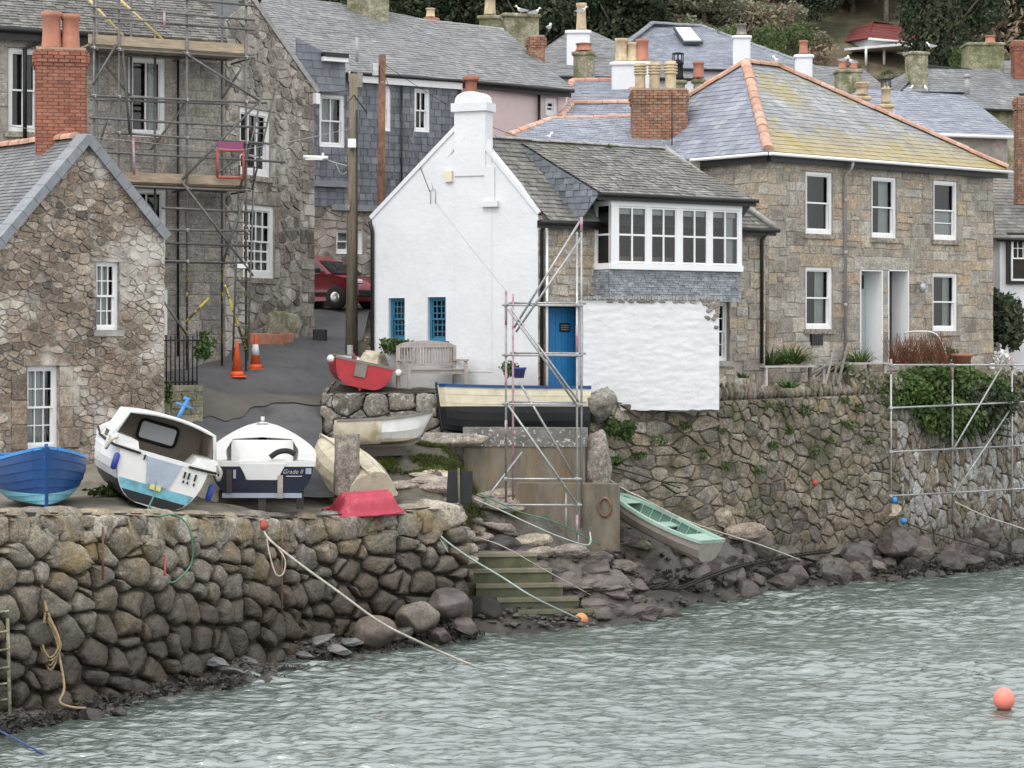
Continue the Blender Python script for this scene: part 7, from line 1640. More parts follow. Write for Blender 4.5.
# corner pier + railing by the cottage
W=Wall.px(163,48.0,203,48.6); w=thing('stone_pier','square mortared stone pier at the cottage corner beside the lane','pier',(W.pt(.4,0).x,W.pt(.4,0).y,3.4)); zt=W.Z(185,386); mb=MB(); po=[(0,3.2),(W.L,3.2),(W.L,zt),(0,zt)]
wall_body(mb,W,po,(),mat=1); masonry(mb,W,po,ashlar(0,W.L,3.2,zt,(.2,.34),(.3,.6),.02,.3),(),(),.012,.03,0,0)
mb.add([W.pt(W.L,3.2),W.pt(W.L,3.2,-1.6),W.pt(W.L,zt,-1.6),W.pt(W.L,zt)],[[0,1,2,3]],0); mb.add([W.pt(0,zt),W.pt(W.L,zt),W.pt(W.L,zt,-1.6),W.pt(0,zt,-1.6)],[[0,1,2,3]],0); mb.part('pier_body',[mt['mossy'],mt['mortar_pale']],w)
f=thing('iron_railing','black iron railing with gate beside the cottage corner','railing',P(180,384,49.2)); W=Wall.px(162,48.8,197,49.4)
for i in range(9):
    mb=MB(); u_=W.L*i/8; mb.tube(W.pt(u_,4.85),W.pt(u_,5.98+(.12 if i%4==0 else 0)),.016,6); mb.part('bar',mt['black_paint'],f)
for z in(4.95,5.88): mb=MB(); mb.tube(W.pt(0,z),W.pt(W.L,z),.02,6); mb.part('rail',mt['black_paint'],f)
# ================================================================== concrete, steps, sign
c=thing('concrete_plinth','stained stepped concrete plinth with a mooring ring beside the slip',"plinth",P(540,525,48))
W=Wall.px(464,49.2,585,48.75); z0,z1=1.6,P(520,428,48.8).z; mb=MB(); 
W.box(mb,0,W.L,z0,z1-.42,-.34,0,0); W.box(mb,-.02,W.L+.02,z1-.42,z1,-.36,.03,1)
mb.part('upper_block',[mt['concrete'],mt['concrete_top']],c)
W2=Wall.px(515,48.35,617,47.95); zt=P(565,485,47.8).z; mb=MB(); W2.box(mb,0,W2.L,.9,zt,-.5,0); mb.part('lower_block',mt['concrete'],c)
mb=MB(); q=W2.pt(W2.U(605),P(605,507,48.0).z,.03); mb.path([q+Vector((W2.u.x*.13*math.cos(k),W2.u.y*.13*math.cos(k),.2*math.sin(k))) for k in [i*math.pi/10 for i in range(21)]],.026,6); mb.part('mooring_ring',mt['rust'],c)
mb=MB(); q=P(598,490,48.75); k=rockmb((.33,.3,.85),10,5,.06,cutd=(.75,.95)); mb.add([q+Vector((0,.3,.55))+v for v in k.v],k.f,0,None,True); mb.thing('standing_stone',mt['granite_post'],'rounded upright stone slab at the right end of the concrete plinth','stone slab')
s=thing('stone_steps','worn stone steps green with algae going down into the water','steps',P(525,612,45))
SX=[(460,537,545,554,47.0,46.60),(460,552,561,570,46.6,46.35),(476,563,576,585,46.35,46.1),(497,579,591,599,46.1,45.85),(518,593,604,611,45.85,45.6)]
for i,(a,b_,yb,yf,db,df) in enumerate(SX):
    z=P(a,yf,df).z; mb=MB(); p=[P(a,yf,df),P(b_,yf-3,df+.25),P(b_-4,yb,db+.75),P(a,yb,db+.75)]
    lo=[Vector((v.x,v.y,-.3)) for v in p]; hi=[Vector((v.x,v.y,z)) for v in p]
    nose=[v+(v-sum(hi,Vector())/4)*.0 for v in hi]; mb.hexa(lo+[v-Vector((0,0,.07)) for v in hi]); mb.part('riser',mt['step_riser'],s)
    mb=MB(); up=[v+Vector((0,-.035,0)) if k<2 else v for k,v in enumerate(hi)]; mb.hexa([v-Vector((0,0,.07)) for v in up]+up); mb.part('tread',mt['step_stone'],s)
mb=MB(); mb.tube(P(463,575,46.2),P(463,535,46.2),.025,6); mb.part('handrail_post',mt['grey_pipe'],s)
mb=MB(); k=rockmb((.42,.36,.40),12,31,.05,cutd=(.66,.8)); q=P(482,612,45.2); mb.add([q+Vector((v.x*1,v.y,v.z*1.1)) for v in k.v],k.f,0,None,True); mb.thing('dark_block',mt['rope_dark'],'dark wet squared block at the foot of the steps','block')
mb=MB(); k=rockmb((.62,.5,.42),12,8,.05,cutd=(.68,.85)); q=P(437,517,44.6); mb.add([q+v for v in k.v],k.f,0,None,True); mb.thing('end_block',mt['rock_grey'],'big lichened tan boulder capping the end of the quay wall','boulder')
sg=thing('black_panel','pair of black plastic panels fixed to a pale post on the slip','panel',P(460,505,45.3)); 
for a,b_ in((447,458),(460,472)):
    mb=MB(); p0=P(a,503 if a<450 else 504,45.25); p1=P(b_,471,45.3); mb.box(((p0.x+p1.x)/2,45.28,(p0.z+p1.z)/2),(p1.x-p0.x,.04,p1.z-p0.z),0,Matrix.Rotation(.05,4,'Y')); mb.part('panel',mt['boat_black'],sg)
mb=MB(); mb.tube(P(459.5,512,45.2),P(458.5,468,45.2),.028,6); mb.part('post',mt['pole_wood'],sg)
# ================================================================== rocks
RS=[rockmb((1,1,.8),11,100+i,.10,ICO3,(.6,.88),sm=False) for i in range(6)]; SMM=[rockmb((1,1,.74),7,500+i,.07,ICO3,(.72,.92)).mesh('smooth_boulder_shape',[mt['rock_grey'] if i else mt['rock_wet']],Vector()) for i in range(3)]; RSM=[m.mesh('boulder_shape',[mt['rock_wet']],Vector()) for m in RS]
RDM=[rockmb((1,1,.75),11,200+i,.10,ICO3,(.6,.88),sm=False).mesh('dry_boulder_shape',[mt['rock_grey']],Vector()) for i in range(4)]
SLM=[rockmb((1.0,.66,.36),10,300+i,.12,ICO3,(.55,.85),sm=False).mesh('slab_shape',[mt['rock_grey']],Vector()) for i in range(6)]
SLT=[rockmb((1.0,.66,.30),11,600+i,.10,ICO3,(.5,.8),sm=False).mesh('slate_slab_shape',[mt['rock_slate']],Vector()) for i in range(4)]
SWM=[rockmb((1.0,.66,.40),11,400+i,.12,ICO3,(.5,.8),sm=False).mesh('wet_slab_shape',[mt['rock_wet']],Vector()) for i in range(5)]
def rock(me,px,py,d,s,rot=None,lab='',grp=None,nm='boulder',cat='boulder',tilt=.3,sc=(1,1,1),sink=.25,z=None):
    q=P(px,py,d) if z is None else None
    if z is not None:
        xy=XY(px,d); q=Vector((xy.x,xy.y,z))
    o=bpy.data.objects.new(nm,me); COL.objects.link(o); o.location=q; o.rotation_euler=(rr(-tilt,tilt),rr(-tilt,tilt),rr(0,6.28) if rot is None else rot); o.scale=(s*sc[0],s*sc[1],s*sc[2]); o['label']=lab; o['category']=cat
    if grp: o['group']=grp
    return o
random.seed(21)
# named big ones
rock(RDM[0],884,513,56.3,.50,.3,'large yellowish lichened boulder at the foot of the scaffolded terrace wall',None,sc=(1,1,1.1),tilt=.1)
rock(RSM[0],897,543,55.0,.50,.8,'large dark brown boulder with a sloping top below the terrace scaffold',None,tilt=.15)
rock(RSM[1],864,548,55.0,.30,.8,'reddish brown boulder left of the large sloping boulder',None); rock(RSM[2],835,552,54.7,.32,2.,'dark rounded boulder between the green dinghy and the scaffold',None)
rock(RSM[3],985,535,57.6,.45,1.,'tall dark boulder near the right end of the shore',None); rock(RDM[1],745,533,52.2,.46,.2,'pinkish brown boulder beside the stern of the green dinghy',None,sc=(1.2,.8,.8))
rock(RDM[2],718,517,52.4,.36,1.2,'grey brown boulder against the terrace wall above the green dinghy',None)
rock(SMM[0],448,603,43.5,.42,.2,'smooth reddish boulder at the corner of the quay wall',None,tilt=.1); rock(SMM[1],418,617,42.7,.43,.9,'smooth tan boulder in front of the quay wall corner',None,tilt=.1)
rock(RSM[4],464,627,43.3,.26,.9,'small dark angular boulder below the quay corner',None); rock(RSM[5],440,636,42.6,.24,.9,'small rounded stone with pale streak near the water at the quay corner',None,tilt=.1)
rock(SMM[2],374,633,41.9,.46,.4,'broad brown boulder at the foot of the quay under the mooring line',None,tilt=.1); rock(SWM[0],398,634,42.4,.35,.4,'flat grey slab beside the broad brown boulder',None,nm='rock_slab')
for px,py,d,s in[(230,672,39.2,.38),(270,680,39.2,.30),(168,700,36.6,.22),(340,650,41.4,.33),(305,655,41.1,.28),(215,662,38.9,.3),(352,641,42.0,.3),(320,640,41.7,.3),(250,660,39.9,.24),(285,668,40.2,.26),(190,686,37.8,.24),(410,640,43.0,.22),(345,664,41.2,.2)]:
    rock(random.choice(SLT),px,py,d-.5,s,None,'flat wet grey slab lying on the shingle below the quay wall','flat slabs below the quay','rock_slab','slab',sink=.1)
rock(SWM[1],612,613,46.4,.42,.3,'broad flat wet rock at the water beside the faded float',None,nm='rock_slab'); rock(SWM[2],640,607,47.4,.4,-.2,'low wet rock at the water line right of the faded float',None,nm='rock_slab')
# slip and foot-of-wall rocks
def zf(px,d): q=XY(px,d); return Zs(q.x,q.y)
n=0
for _ in range(190):
    px=rr(466,664); d=rr(45.9,50.0)
    if px<595 and d<47.02-max(0,px-540)*.012: continue
    if (505<px<622 and d>47.75) or (px<505 and d>48.9): continue
    if px>612 and 48.2<d<50.6 and rr(0,1)<.7: continue
    z=zf(px,d); wet=z<1.4+rr(-.35,.35)
    if z<-.1: continue
    rock(random.choice(SWM if wet else SLM),px,0,d,rr(.26,.58),rr(-.7,.3),'dark wet slanting slab on the lower slip' if wet else 'dry grey slanting slab on the upper slip','wet slabs of the lower slip' if wet else 'dry slabs of the upper slip','rock_slab','slab',.2,(1,1,1.),z=z+.0)
for _ in range(20):
    px=rr(400,470); d=rr(45.3,46.9); q=XY(px,d); k=min(1,max(0,(px-438)/45)); z=Zg(q.x,q.y)*(1-k)+Zs(q.x,q.y)*k
    rock(random.choice(SLM),px,0,d,rr(.25,.5),rr(-.7,.4),'dry grey slanting slab on the upper slip','dry slabs of the upper slip','rock_slab','slab',.1,(1,1,.9),z=z-.03)
for _ in range(150):
    px=rr(600,1090); dw=TWD=50.4+max(0,px-584)*.0222; ds=HC*F/((608-(px-640)*.115 if px<800 else 586-(px-800)*.09)-HY)
    t=random.random(); d=ds*t+(dw-.35)*(1-t)
    if d<ds-.3: continue
    if 612<px<735 and 47.9<d<50.3 and t>.2 and t<.75: continue
    z=zf(px,d)
    if z<-.12: continue
    big=rr(.18,.46)*(1.35 if t<.6 else 1.05)
    rock(random.choice(RSM+SWM),px,0,d,big,None,'dark wet rock strewn along the shore below the terrace wall','wet rocks below the terrace wall','boulder','rock',.4,z=z+.04)
for _ in range(14):
    px=rr(620,1000); dw=50.4+max(0,px-584)*.0222-.4; rock(random.choice(RDM),px,0,dw,rr(.2,.36),None,'dry brown rock resting against the foot of the terrace wall','dry rocks along the terrace wall foot','boulder','rock',.3,z=zf(px,dw)+.12)
mb=MB(); k=rockmb((.44,.4,.5),14,61,.2,ICO3,(.5,.8)); q=P(598,405,49.9); mb.add([q+v for v in k.v],k.f,0,None,True); mb.thing('boulder',mt['bank_stone'],'dark lumpy boulder at the left foot of the white painted wall','boulder')
for _ in range(64):
    px=rr(605,1080) if _%3 else rr(60,600); k=next((i for i in range(len(SH)-1) if SH[i][0]<=px<=SH[i+1][0]),None)
    y=SH[k][1]+(SH[k+1][1]-SH[k][1])*(px-SH[k][0])/(SH[k+1][0]-SH[k][0]); d=HC*F/(y-HY)+rr(-.7,.5)
    rock(random.choice(RSM+SWM),px,0,d,rr(.1,.26),None,'dark wet rock half drowned at the edge of the water','half drowned rocks along the water line','boulder','rock',.4,z=rr(-.05,.04))
# shingle
def shingle(name,n,fn,s0,s1):
    mb=MB(); v,f=ICO1
    for _ in range(n):
        r_=fn()
        if r_ is None: continue
        x,y=r_; z=Zs(x,y)+.05; s=rr(s0,s1); a=rr(0,6.28); M=Matrix.Rotation(a,3,'Z')@Matrix.Rotation(rr(-.5,.5),3,'X'); sx,sy,sz=s*rr(.8,1.6),s*rr(.6,1.),s*rr(.35,.6)
        mb.add([Vector((x,y,z))+M@Vector((p.x*sx,p.y*sy,p.z*sz)) for p in v],f,0,None,False)
    structure(mb,name,mt['pebble'],'stuff')
def f1():
    px=rr(-60,480); s=random.random(); yq=[(p,d) for p,d in QE]
    for i in range(len(QE)-1):
        if QE[i][0]<=px<=QE[i+1][0]: dt=QE[i][1]+(QE[i+1][1]-QE[i][1])*(px-QE[i][0])/(QE[i+1][0]-QE[i][0]); break
    else: return None
    q=XY(px,dt-rr(-.1,2.2)); return (q.x,q.y) if Zs(q.x,q.y)>-.12 else None
shingle('shingle',4600,f1,.025,.075)
def f2():
    px=rr(480,1120); d=rr(44.5,62); q=XY(px,d); z=Zs(q.x,q.y); dw=(51-(600-px)*.02 if px<600 else 50.4+(px-584)*.0245)
    return (q.x,q.y) if -.12<z<1.3 and d<dw else None
shingle('shore_pebbles',4600,f2,.025,.09)
# seaweed along the water line
mb=MB()
for _ in range(900):
    px=rr(-40,1080); k=next((i for i in range(len(SH)-1) if SH[i][0]<=px<=SH[i+1][0]),None)
    if k is None: continue
    y=SH[k][1]+(SH[k+1][1]-SH[k][1])*(px-SH[k][0])/(SH[k+1][0]-SH[k][0]); d=HC*F/(y-HY)+rr(-.1,.5); q=XY(px,d)
    if 480<px<600: continue
    leaves(mb,(q.x,q.y,Zs(q.x,q.y)+.07),(.16,.11,.03),4,.075,0,0,.1,2.6)
structure(mb,'seaweed',mt['rope_dark'],'stuff')
# ================================================================== ropes, chain, buoys, ladder
def rp(nm,lab,pts,r,mat,sag=0,cat='rope',sm=True): 
    mb=MB(); p=[P(*a) for a in pts]; mb.path(smooth_pts(p,7) if sm else p,r*.8,6); return mb.thing(nm,mt[mat],lab,cat)
rp('mooring_rope','thick pale mooring line running from the quay wall down into the water',[(264,532,40.3),(272,542,40.0),(300,564,39.6),(340,593,39.4),(380,622,39.4),(415,640,39.6),(450,656,40.2),(488,671,39.5)],.028,'rope_pale')
rp('rope_loop','pale rope loop hanging on the quay wall beside the mooring line',[(266,535,40.3),(270,556,40.0),(276,574,39.9),(283,574,39.9),(285,560,40.0),(276,545,40.2)],.018,'rope_pale')
mb=MB(); mb.lathe(P(263,527,40.4),[(.02,-.05),(.09,-.03),(.1,.03),(.05,.12),(.0,.14)],8); mb.thing('orange_float',mt['safety_red'],'small red orange float on the wall top where the mooring line starts','float')
rp('rope','green rope from the stern of the cabin boat down over the quay wall',[(156,482,39.0),(154,495,38.6),(147,513,38.0),(158,516,37.2),(175,515,37.4),(188,526,37.5),(193,548,37.6),(190,566,37.6),(176,581,37.2),(168,582,37.0)],.018,'rope_green')
c=thing('rope_coil','bundle of tan rope coiled and hung on the quay wall at left','rope',P(50,640,34.9))
mb=MB()
for k in range(6):
    w=rr(6,11); t=rr(612,622); bm=rr(655,672); mb.path(smooth_pts([P(46+rr(-1,1),t,34.8-k*.012),P(50-w,(t+bm)/2,34.75-k*.012),P(50,bm,34.7-k*.012),P(52+w*.8,(t+bm)/2+4,34.75-k*.012),P(48,t,34.8-k*.012)],6),.017,5)
mb.part('coil',mt['rope_tan'],c); mb=MB(); mb.path(smooth_pts([P(40,577,35.1),P(43,594,34.95),P(47,612,34.8)],6),.03,6); mb.part('hitch',mt['rope_tan'],c); mb=MB(); mb.path(smooth_pts([P(58,650,34.75),P(63,675,34.6),P(64,690,34.4),P(60,702,34.1),P(72,707,33.9),P(86,708,33.9)],6),.02,6); mb.part('tail',mt['rope_tan'],c)
rp('rope','dark blue rope running from the lower left corner into the water',[(-20,722,33.0),(0,731,32.7),(40,752,31.6),(75,772,30.9)],.02,'rope_blue')
rp('mooring_rope','mint green line from the quay end down across the steps to the float',[(430,524,44.2),(445,540,44.0),(470,558,44.0),(500,576,43.9),(535,598,43.6),(577,618,45.2)],.024,'rope_mint')
rp('rope','short mint rope tail hanging from the quay end block',[(431,525,44.2),(444,545,44.0),(448,552,44.0),(445,548,44.0)],.014,'rope_mint')
rp('rope','green rope lying down the slip past the tower scaffold',[(474,499,46.6),(500,510,46.4),(530,524,46.3),(560,537,46.4),(588,545,46.9),(590,532,47.2)],.022,'rope_mint')
rp('rope','second faint green rope across the slip beneath the tower scaffold',[(478,493,46.9),(520,512,46.6),(555,522,46.6),(600,545,47.6)],.018,'rope_green')
rp('mooring_rope','thin pale line crossing the slip from the steps to the shore',[(465,535,45.6),(500,545,45.2),(545,570,45.6),(600,600,46.8)],.014,'rope_pale')
rp('mooring_rope','mooring line from the plinth post over the green dinghy to the rocks',[(592,468,48.9),(622,488,49.3),(640,497,49.2),(690,522,49.6),(760,545,51.2),(800,560,52.4)],.024,'rope_pale')
rp('rope','dark rope along the foot of the wall behind the green dinghy',[(612,467,50.3),(650,478,50.6),(680,488,50.9)],.024,'rope_dark')
rp('rope','dark line from the blue floats down over the rocks to the water',[(904,522,55.6),(930,532,55.2),(975,545,55.6),(1005,552,56.0),(1060,556,56)],.022,'rope_dark')
rp('mooring_rope','pale line from the terrace scaffold foot running down to the right',[(955,502,56.0),(985,516,56.3),(1015,526,56.6),(1070,545,57)],.024,'rope_pale')
for px,py,d,lab in((903.5,521,55.5,'bright blue float tied to the rope below the scaffold'),(894,500,54.7,'small teal float at the foot of the first scaffold upright')):
    mb=MB(); v,f=ICO2; mb.add([P(px,py,d)+q*.085 for q in v],f,0,None,True); mb.thing('blue_float',mt['sky_blue'],lab,'float')
mb=MB(); v,f=ICO2
c=thing('orange_buoy','round coral orange buoy floating at the lower right of the harbour','buoy',P(1004,711,35.2)); q=P(1004,699,35.2); mb.add([q+Vector((p.x*.175,p.y*.175,p.z*.185)) for p in v],f,0,None,True); mb.part('float',mt['buoy'],c)
mb=MB(); mb.lathe(q-Vector((0,0,.25)),[(.05,-.02),(.07,0),(.07,.06),(.04,.1)],10); mb.part('neck',mt['buoy'],c)
mb=MB(); mb.add([P(581,620,45.6)+Vector((p.x*.15,p.y*.13,p.z*.15)) for p in v],f,0,None,True); mb.thing('faded_float',mt['buoy_old'],'faded orange and white float on the shore beside the steps','float')
mb=MB(); pts=smooth_pts([P(*a) for a in((560,624,45.3),(590,610,46.6),(630,603,47.6),(680,588,48.9),(710,576,49.9),(740,566,51.0),(790,556,52.6),(830,551,53.8))],60)
for i in range(0,len(pts)-3,3):
    a=pts[i]; b_=pts[i+3]; d=(b_-a); 
    if d.length<.02: continue
    cc=(a+b_)/2; cc.z=max(cc.z,Zs(cc.x,cc.y)+.07); d.normalize(); s_=d.cross(Vector((0,0,1))).normalized(); w=s_ if (i//3)%2 else (s_.cross(d))
    mb.path([cc+d*(.10*math.cos(k))+w*(.045*math.sin(k)) for k in [j_*math.pi/4 for j_ in range(9)]],.02,4,0,None,False)
mb.thing('mooring_chain',mt['chain'],'heavy dark mooring chain lying along the water line from the steps to the rocks','chain')
a=P(-6,690,34.0); l=thing('quay_ladder','rusty green iron ladder fixed to the quay wall at the lower left edge','ladder',a)
for px in(-4,10):
    mb=MB(); mb.tube(P(px,716,33.7),P(px+(1 if px<0 else -3),600,34.05),.03,6); mb.part('stile',mt['mossy'],l)
for y in(612,632,650,668,684,700): mb=MB(); mb.tube(P(-4,y+1,33.8),P(9,y-1,33.8),.02,5); mb.part('rung',mt['mossy'],l)
for px,y0,y1,d,lab,m in((103,527,580,36.0,'reddish chain hanging down the quay wall under the cabin boat','rust'),(282,526,612,40.6,'rusty iron upright bolted to the quay wall near the rope loop','rust'),(165,556,575,37.2,'short red strap on the quay wall stones','safety_red')):
    mb=MB(); mb.tube(P(px,y0,d),P(px,y1,d-.25),.022,5); mb.thing('iron_fitting',mt[m],lab,'fitting')
mb=MB(); q=P(815,483,53.9); mb.lathe(q,[(.0,-.09),(.07,-.05),(.08,.0),(.06,.06),(.0,.1)],8); mb.thing('red_float',mt['safety_red'],'tiny red float hanging on the terrace wall','float')
# ================================================================== planting and furniture of the terrace
random.seed(8)
def clump(px,py,d,L,n,lab,spread=.25,mat='leaf_strap',nm='strap_leaf_plant'):
    q=P(px,py,d); mb=MB(); blades(mb,q,n,L,spread,.025); return mb.thing(nm,mt[mat],lab,'plant')
clump(771,366,55.4,1.15,150,'spiky green clump at the left end of the terrace by the black downpipe'); clump(792,364,55.6,1.2,190,'spiky green clump behind the left terrace table'); clump(838,372,56.4,.9,90,'spiky green clump behind the folded chairs'); clump(858,364,58.0,1.0,110,'spiky green clump below the pale green door')
clump(789,388,53.5,.6,80,'spiky plant hanging over the terrace wall under the table',.2); clump(742,378,52.5,.35,50,'small spiky tuft beside the white painted wall',.15)
def shrub(name,px,py,d,rad,n,size,mat,lab,droop=0.,cat='shrub',lumps=6):
    mb=MB(); q=P(px,py,d)
    for _ in range(lumps):
        k=rr(.4,.65); leaves(mb,q+Vector((rr(-1,1)*rad[0]*.6,rr(-1,1)*rad[1]*.6,rr(-.6,.8)*rad[2]*.6)),(rad[0]*k,rad[1]*k,rad[2]*k),n//lumps,size,0,droop,.3)
    return mb.thing(name,mt[mat],lab,cat)
shrub('hanging_shrub',905,396,56.5,(.9,.6,.8),1500,.09,'leaf_strap','green leafy shrub spilling over the terrace wall by the first scaffold upright',.5)
shrub('hanging_shrub',937,406,57.0,(1.15,.6,1.15),2200,.10,'leaf_mid','mid green drooping shrub over the wall between the first two scaffold uprights',.9); shrub('hanging_shrub',930,380,57.4,(1.0,.6,.5),1800,.10,'leaf_mid','bright green top growth below the rust brown grasses',.1)
shrub('hanging_shrub',972,388,58.3,(1.1,.6,.8),2600,.10,'leaf_strap','bright green shrub on the wall top right of the second scaffold upright',.2); shrub('hanging_shrub',983,418,58.0,(1.2,.5,1.0),2300,.10,'leaf_dark','dark shrub mass hanging low on the wall behind the scaffold brace',.9)
shrub('hanging_shrub',1022,392,59.6,(1.2,.7,1.1),1600,.10,'leaf_grey','green shrub at the right edge above the terrace wall',.3); shrub('hanging_shrub',875,384,56.4,(.8,.4,.45),1200,.09,'leaf_grey','grey green trailing plant on the wall left of the first scaffold upright',.7)
shrub('dark_bush',1008,318,64.2,(.75,.7,1.35),2600,.12,'leaf_dark','tall dark bush at the right edge beside the granite house',0,'bush'); shrub('small_bush',947,356,61,(.3,.3,.3),300,.07,'leaf_mid','small round green bush below the lower right window'); shrub('small_bush',930,360,60.6,(.2,.2,.25),200,.06,'leaf_strap','tiny green bush beside the terracotta pot')
mb=MB(); q=P(920,364,59.2)
for _ in range(420):
    a=rr(0,6.28); x=q+Vector((rr(-.75,.75),rr(-.3,.3),0)); t=x+Vector((rr(-.3,.3),rr(-.2,.2),rr(.35,.85))); mb.path([x,t],.008,3,0,.004,False)
mb.thing('rust_grass',mt['leaf_rust'],'rust brown wispy winter stems in front of the granite house','grass clump')
shrub('white_clump',1000,365,62.2,(.5,.4,.5),500,.09,'boat_white','white leafy clump standing in for a small white painted wall by the right corner of the granite house')  # white leaf clump standing in for a small painted wall and rocks
shrub('round_bush',620,432,50.0,(.36,.3,.34),900,.06,'leaf_mid','round bright green bush growing from the terrace wall foot',0,'bush'); shrub('round_bush',614,462,49.9,(.2,.2,.14),250,.06,'leaf_mid','low green tuft beneath the round wall bush',0,'bush')
shrub('potted_shrub',508,371,50.0,(.22,.2,.22),350,.05,'leaf_mid','small leafy shrub beside the blue pot by the white cottage corner'); shrub('garden_plant',395,347,51.6,(.42,.3,.24),520,.07,'leaf_mid','green bushy plant below the left blue window',0,'plant'); shrub('garden_plant',375,344,52.6,(.25,.25,.22),260,.07,'leaf_grey','pale green plant at the left corner of the white gable',0,'plant')
shrub('weed_clump',205,345,49.5,(.2,.2,.45),300,.07,'leaf_strap','yellow green weeds growing behind the iron railing',0,'plant'); shrub('weed_clump',168,395,47.5,(.12,.12,.4),160,.06,'leaf_mid','weeds growing between cottage corner and stone pier',0,'plant')
shrub('weed_clump',116,492,40.8,(.55,.3,.16),420,.07,'leaf_mid','low green weeds on the quay between the blue and cabin boats',0,'plant')
for i,(px,py,d) in enumerate([(735,412,53.0),(748,428,53.2),(765,405,53.4),(806,410,54.2),(830,440,54.6),(700,395,52.2),(845,400,55.1),(773,445,53.3),(700,455,51.9),(660,440,51.0),(685,425,51.6),(720,430,52.4),(790,430,53.8),(815,450,54.2),(850,425,55.0),(870,440,55.5),(760,470,52.9),(640,455,50.7),(725,465,52.3),(860,408,55.4),(780,408,53.7)]):
    mb=MB(); leaves(mb,P(px,py,d),(rr(.1,.24),.09,rr(.07,.16)),60,.055); mb.thing('wall_fern',mt['leaf_mid'],'small green fern rooted in the face of the terrace wall','fern','ferns in the terrace wall')
# grass of the slip
mb=MB()
for _ in range(9000):
    px=rr(380,485); d=rr(46.8,49.2); q=XY(px,d); 
    if nz(q.x*1.1,q.y*1.3,4)<-.22: continue
    blades(mb,(q.x,q.y,(lambda k: Zg(q.x,q.y)*(1-k)+Zs(q.x,q.y)*k)((lambda k: k*k*(3-2*k))(min(1,max(0,(px-438)/45))))+.0),3,.15,.09,.012)
structure(mb,'slip_grass',mt['grass'],'stuff')
mb=MB(); W=Wall.px(420,48.6,470,48.9); 
k=rockmb((1.3,.25,.18),8,44,.08); q=P(437,440,48.9); mb.add([q+v for v in k.v],k.f,0,None,True); mb.thing('edging_stone',mt['granite_post'],'long flat edging stone at the top of the grassy slip','kerb')
# table, folded chairs, second table, pots
def table(px0,px1,py,d,lab):
    a=P(px0,py,d); b_=P(px1,py+1,d+.9); t=thing('garden_table',lab,'table',Vector((a.x,a.y,4.85)),'weathered terrace tables'); u_=(b_-a); L=Vector((u_.x,u_.y,0)).length; u_=Vector((u_.x,u_.y,0)).normalized(); v_=Vector((-u_.y,u_.x,0)); z=a.z
    q=lambda i,j_,zz: Vector((a.x,a.y,0))+u_*i+v_*j_+Vector((0,0,zz)); mb=MB()
    for k in range(5): mb.hexa([q(0,.15*k,z-.04),q(L,.15*k,z-.04),q(L,.15*k+.14,z-.04),q(0,.15*k+.14,z-.04),q(0,.15*k,z),q(L,.15*k,z),q(L,.15*k+.14,z),q(0,.15*k+.14,z)])
    mb.part('tabletop',mt['teak_pale'],t)
    for i in(.05,L-.12):
        for j_ in(.04,.62): mb=MB(); mb.hexa([q(i,j_,z-.75),q(i+.07,j_,z-.75),q(i+.07,j_+.07,z-.75),q(i,j_+.07,z-.75),q(i,j_,z-.04),q(i+.07,j_,z-.04),q(i+.07,j_+.07,z-.04),q(i,j_+.07,z-.04)]); mb.part('leg',mt['teak_pale'],t)
table(765,828,366,54.2,'long weathered table on the terrace edge left of the folded chairs'); table(846,889,363,56.6,'shorter weathered table right of the folded chairs')
for i,(px,d) in enumerate([(829,55.0),(838,55.4)]):
    a=P(px,381,d); t=thing('folding_chair',['weathered wooden chair leaning against the long table','second weathered wooden chair tipped beside the short table'][i],'chair',a,'folded chairs on the terrace')
    Mx=Matrix.Translation(a)@Matrix.Rotation(-.5+.3*i,4,'Z')@Matrix.Rotation(R(14),4,'Y')
    mb=MB()
    for k in range(6): mb.box((.02,0,.48+.085*k),(.03,.46,.05))
    for s_ in(-1,1): mb.box((.02,s_*.24,.45),(.04,.04,1.02))
    mb.xf(Mx).part('backrest',mt['teak'],t); mb=MB()
    for k in range(5): mb.box((-.06-.08*k,0,.40-.02*k),(.07,.44,.025))
    mb.xf(Mx).part('seat',mt['teak'],t)
    for s_ in(-1,1): mb=MB(); mb.tube((.0,s_*.21,.5),(-.45,s_*.21,0),.022,5); mb.xf(Mx).part('leg',mt['teak'],t)
def pot(nm,px,py,d,r_,h_,mat,lab): mb=MB(); mb.lathe(P(px,py,d),[(r_*.7,0),(r_*.95,h_*.8),(r_*1.08,h_*.82),(r_*1.08,h_),(r_*.9,h_),(r_*.85,h_*.8)],16); mb.thing(nm,mt[mat],lab,'plant pot')
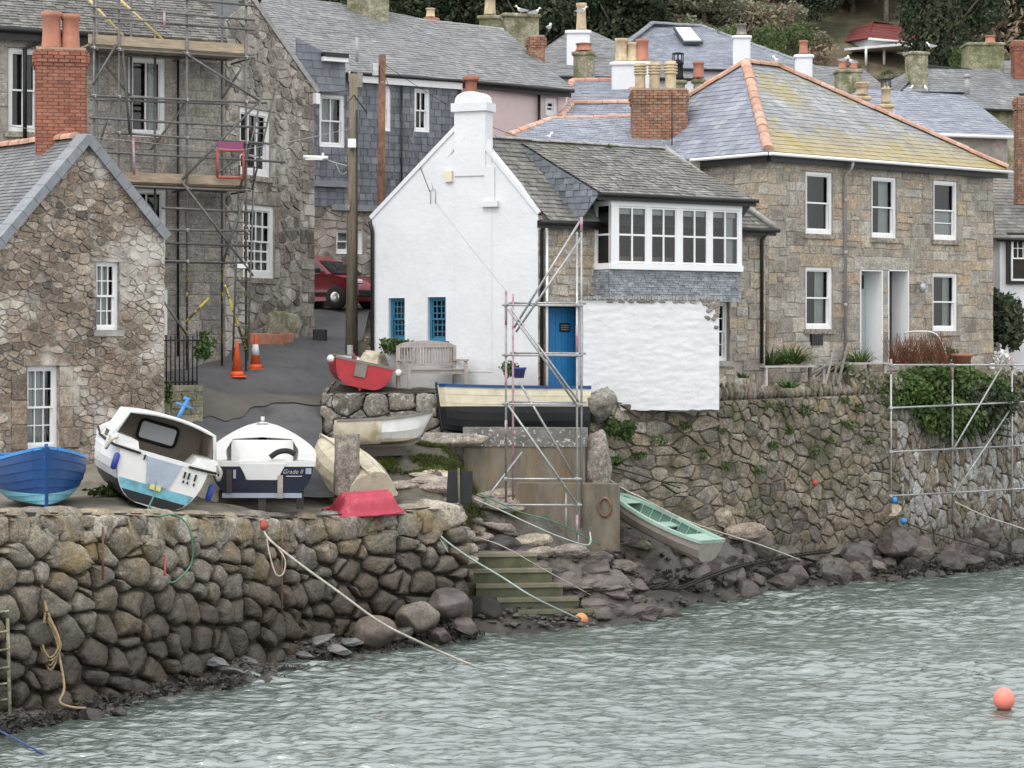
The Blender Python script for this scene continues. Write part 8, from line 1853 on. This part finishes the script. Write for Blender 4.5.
pot('plant_pot',962,369,60.2,.28,.42,'pot_red','terracotta pot on the terrace below the lower right window'); pot('plant_pot',519,378,49.9,.16,.24,'pot_blue','blue glazed pot at the foot of the white cottage corner')
# ================================================================== light, air, camera
w=bpy.data.worlds.new('World'); sc.world=w; w.use_nodes=True; nt=w.node_tree; nt.nodes.clear(); g=G(nt)
ELEV,AZ=R(52),R(-150)
sky=g.n('ShaderNodeTexSky'); sky.sky_type='NISHITA'; sky.sun_disc=False; sky.sun_elevation=ELEV; sky.sun_rotation=AZ; sky.air_density=1.0; sky.dust_density=4.0; sky.ozone_density=1.0
hs=g.n('ShaderNodeHueSaturation'); hs.inputs['Saturation'].default_value=.25; g.l(sky.outputs[0],hs.inputs['Color'])
cl=g.mix(.72,hs.outputs[0],(8.9,9.0,9.1))        # an even layer of cloud over the sky
bg=g.n('ShaderNodeBackground'); bg.inputs['Strength'].default_value=.15; g.l(cl,bg.inputs[0]); ow=g.n('ShaderNodeOutputWorld'); g.l(bg.outputs[0],ow.inputs[0])
sd=bpy.data.lights.new('sun','SUN'); sd.energy=.5; sd.angle=R(18); sd.color=(1,.97,.93); so=bpy.data.objects.new('sun',sd); COL.objects.link(so)
# sun_rotation r: the sun stands towards (sin r, cos r); the lamp shines the other way
dv=Vector((math.sin(AZ)*math.cos(ELEV),math.cos(AZ)*math.cos(ELEV),math.sin(ELEV))); so.rotation_euler=dv.to_track_quat('Z','Y').to_euler(); so.location=(0,20,40)
cd=bpy.data.cameras.new('camera'); cam=bpy.data.objects.new('camera',cd); COL.objects.link(cam); sc.camera=cam
cam.location=(0,0,HC); cam.rotation_euler=(R(90),0,0); cd.sensor_width=36; cd.lens=F*36/1024; cd.shift_y=-(384-HY)/1024; cd.clip_start=.5; cd.clip_end=3000
vs=sc.view_settings; vs.view_transform='Standard'; vs.look='None'; vs.exposure=.57; vs.gamma=1
sc.cycles.use_denoising=True; sc.cycles.max_bounces=6; sc.cycles.transparent_max_bounces=8; sc.cycles.caustics_reflective=False; sc.cycles.caustics_refractive=False
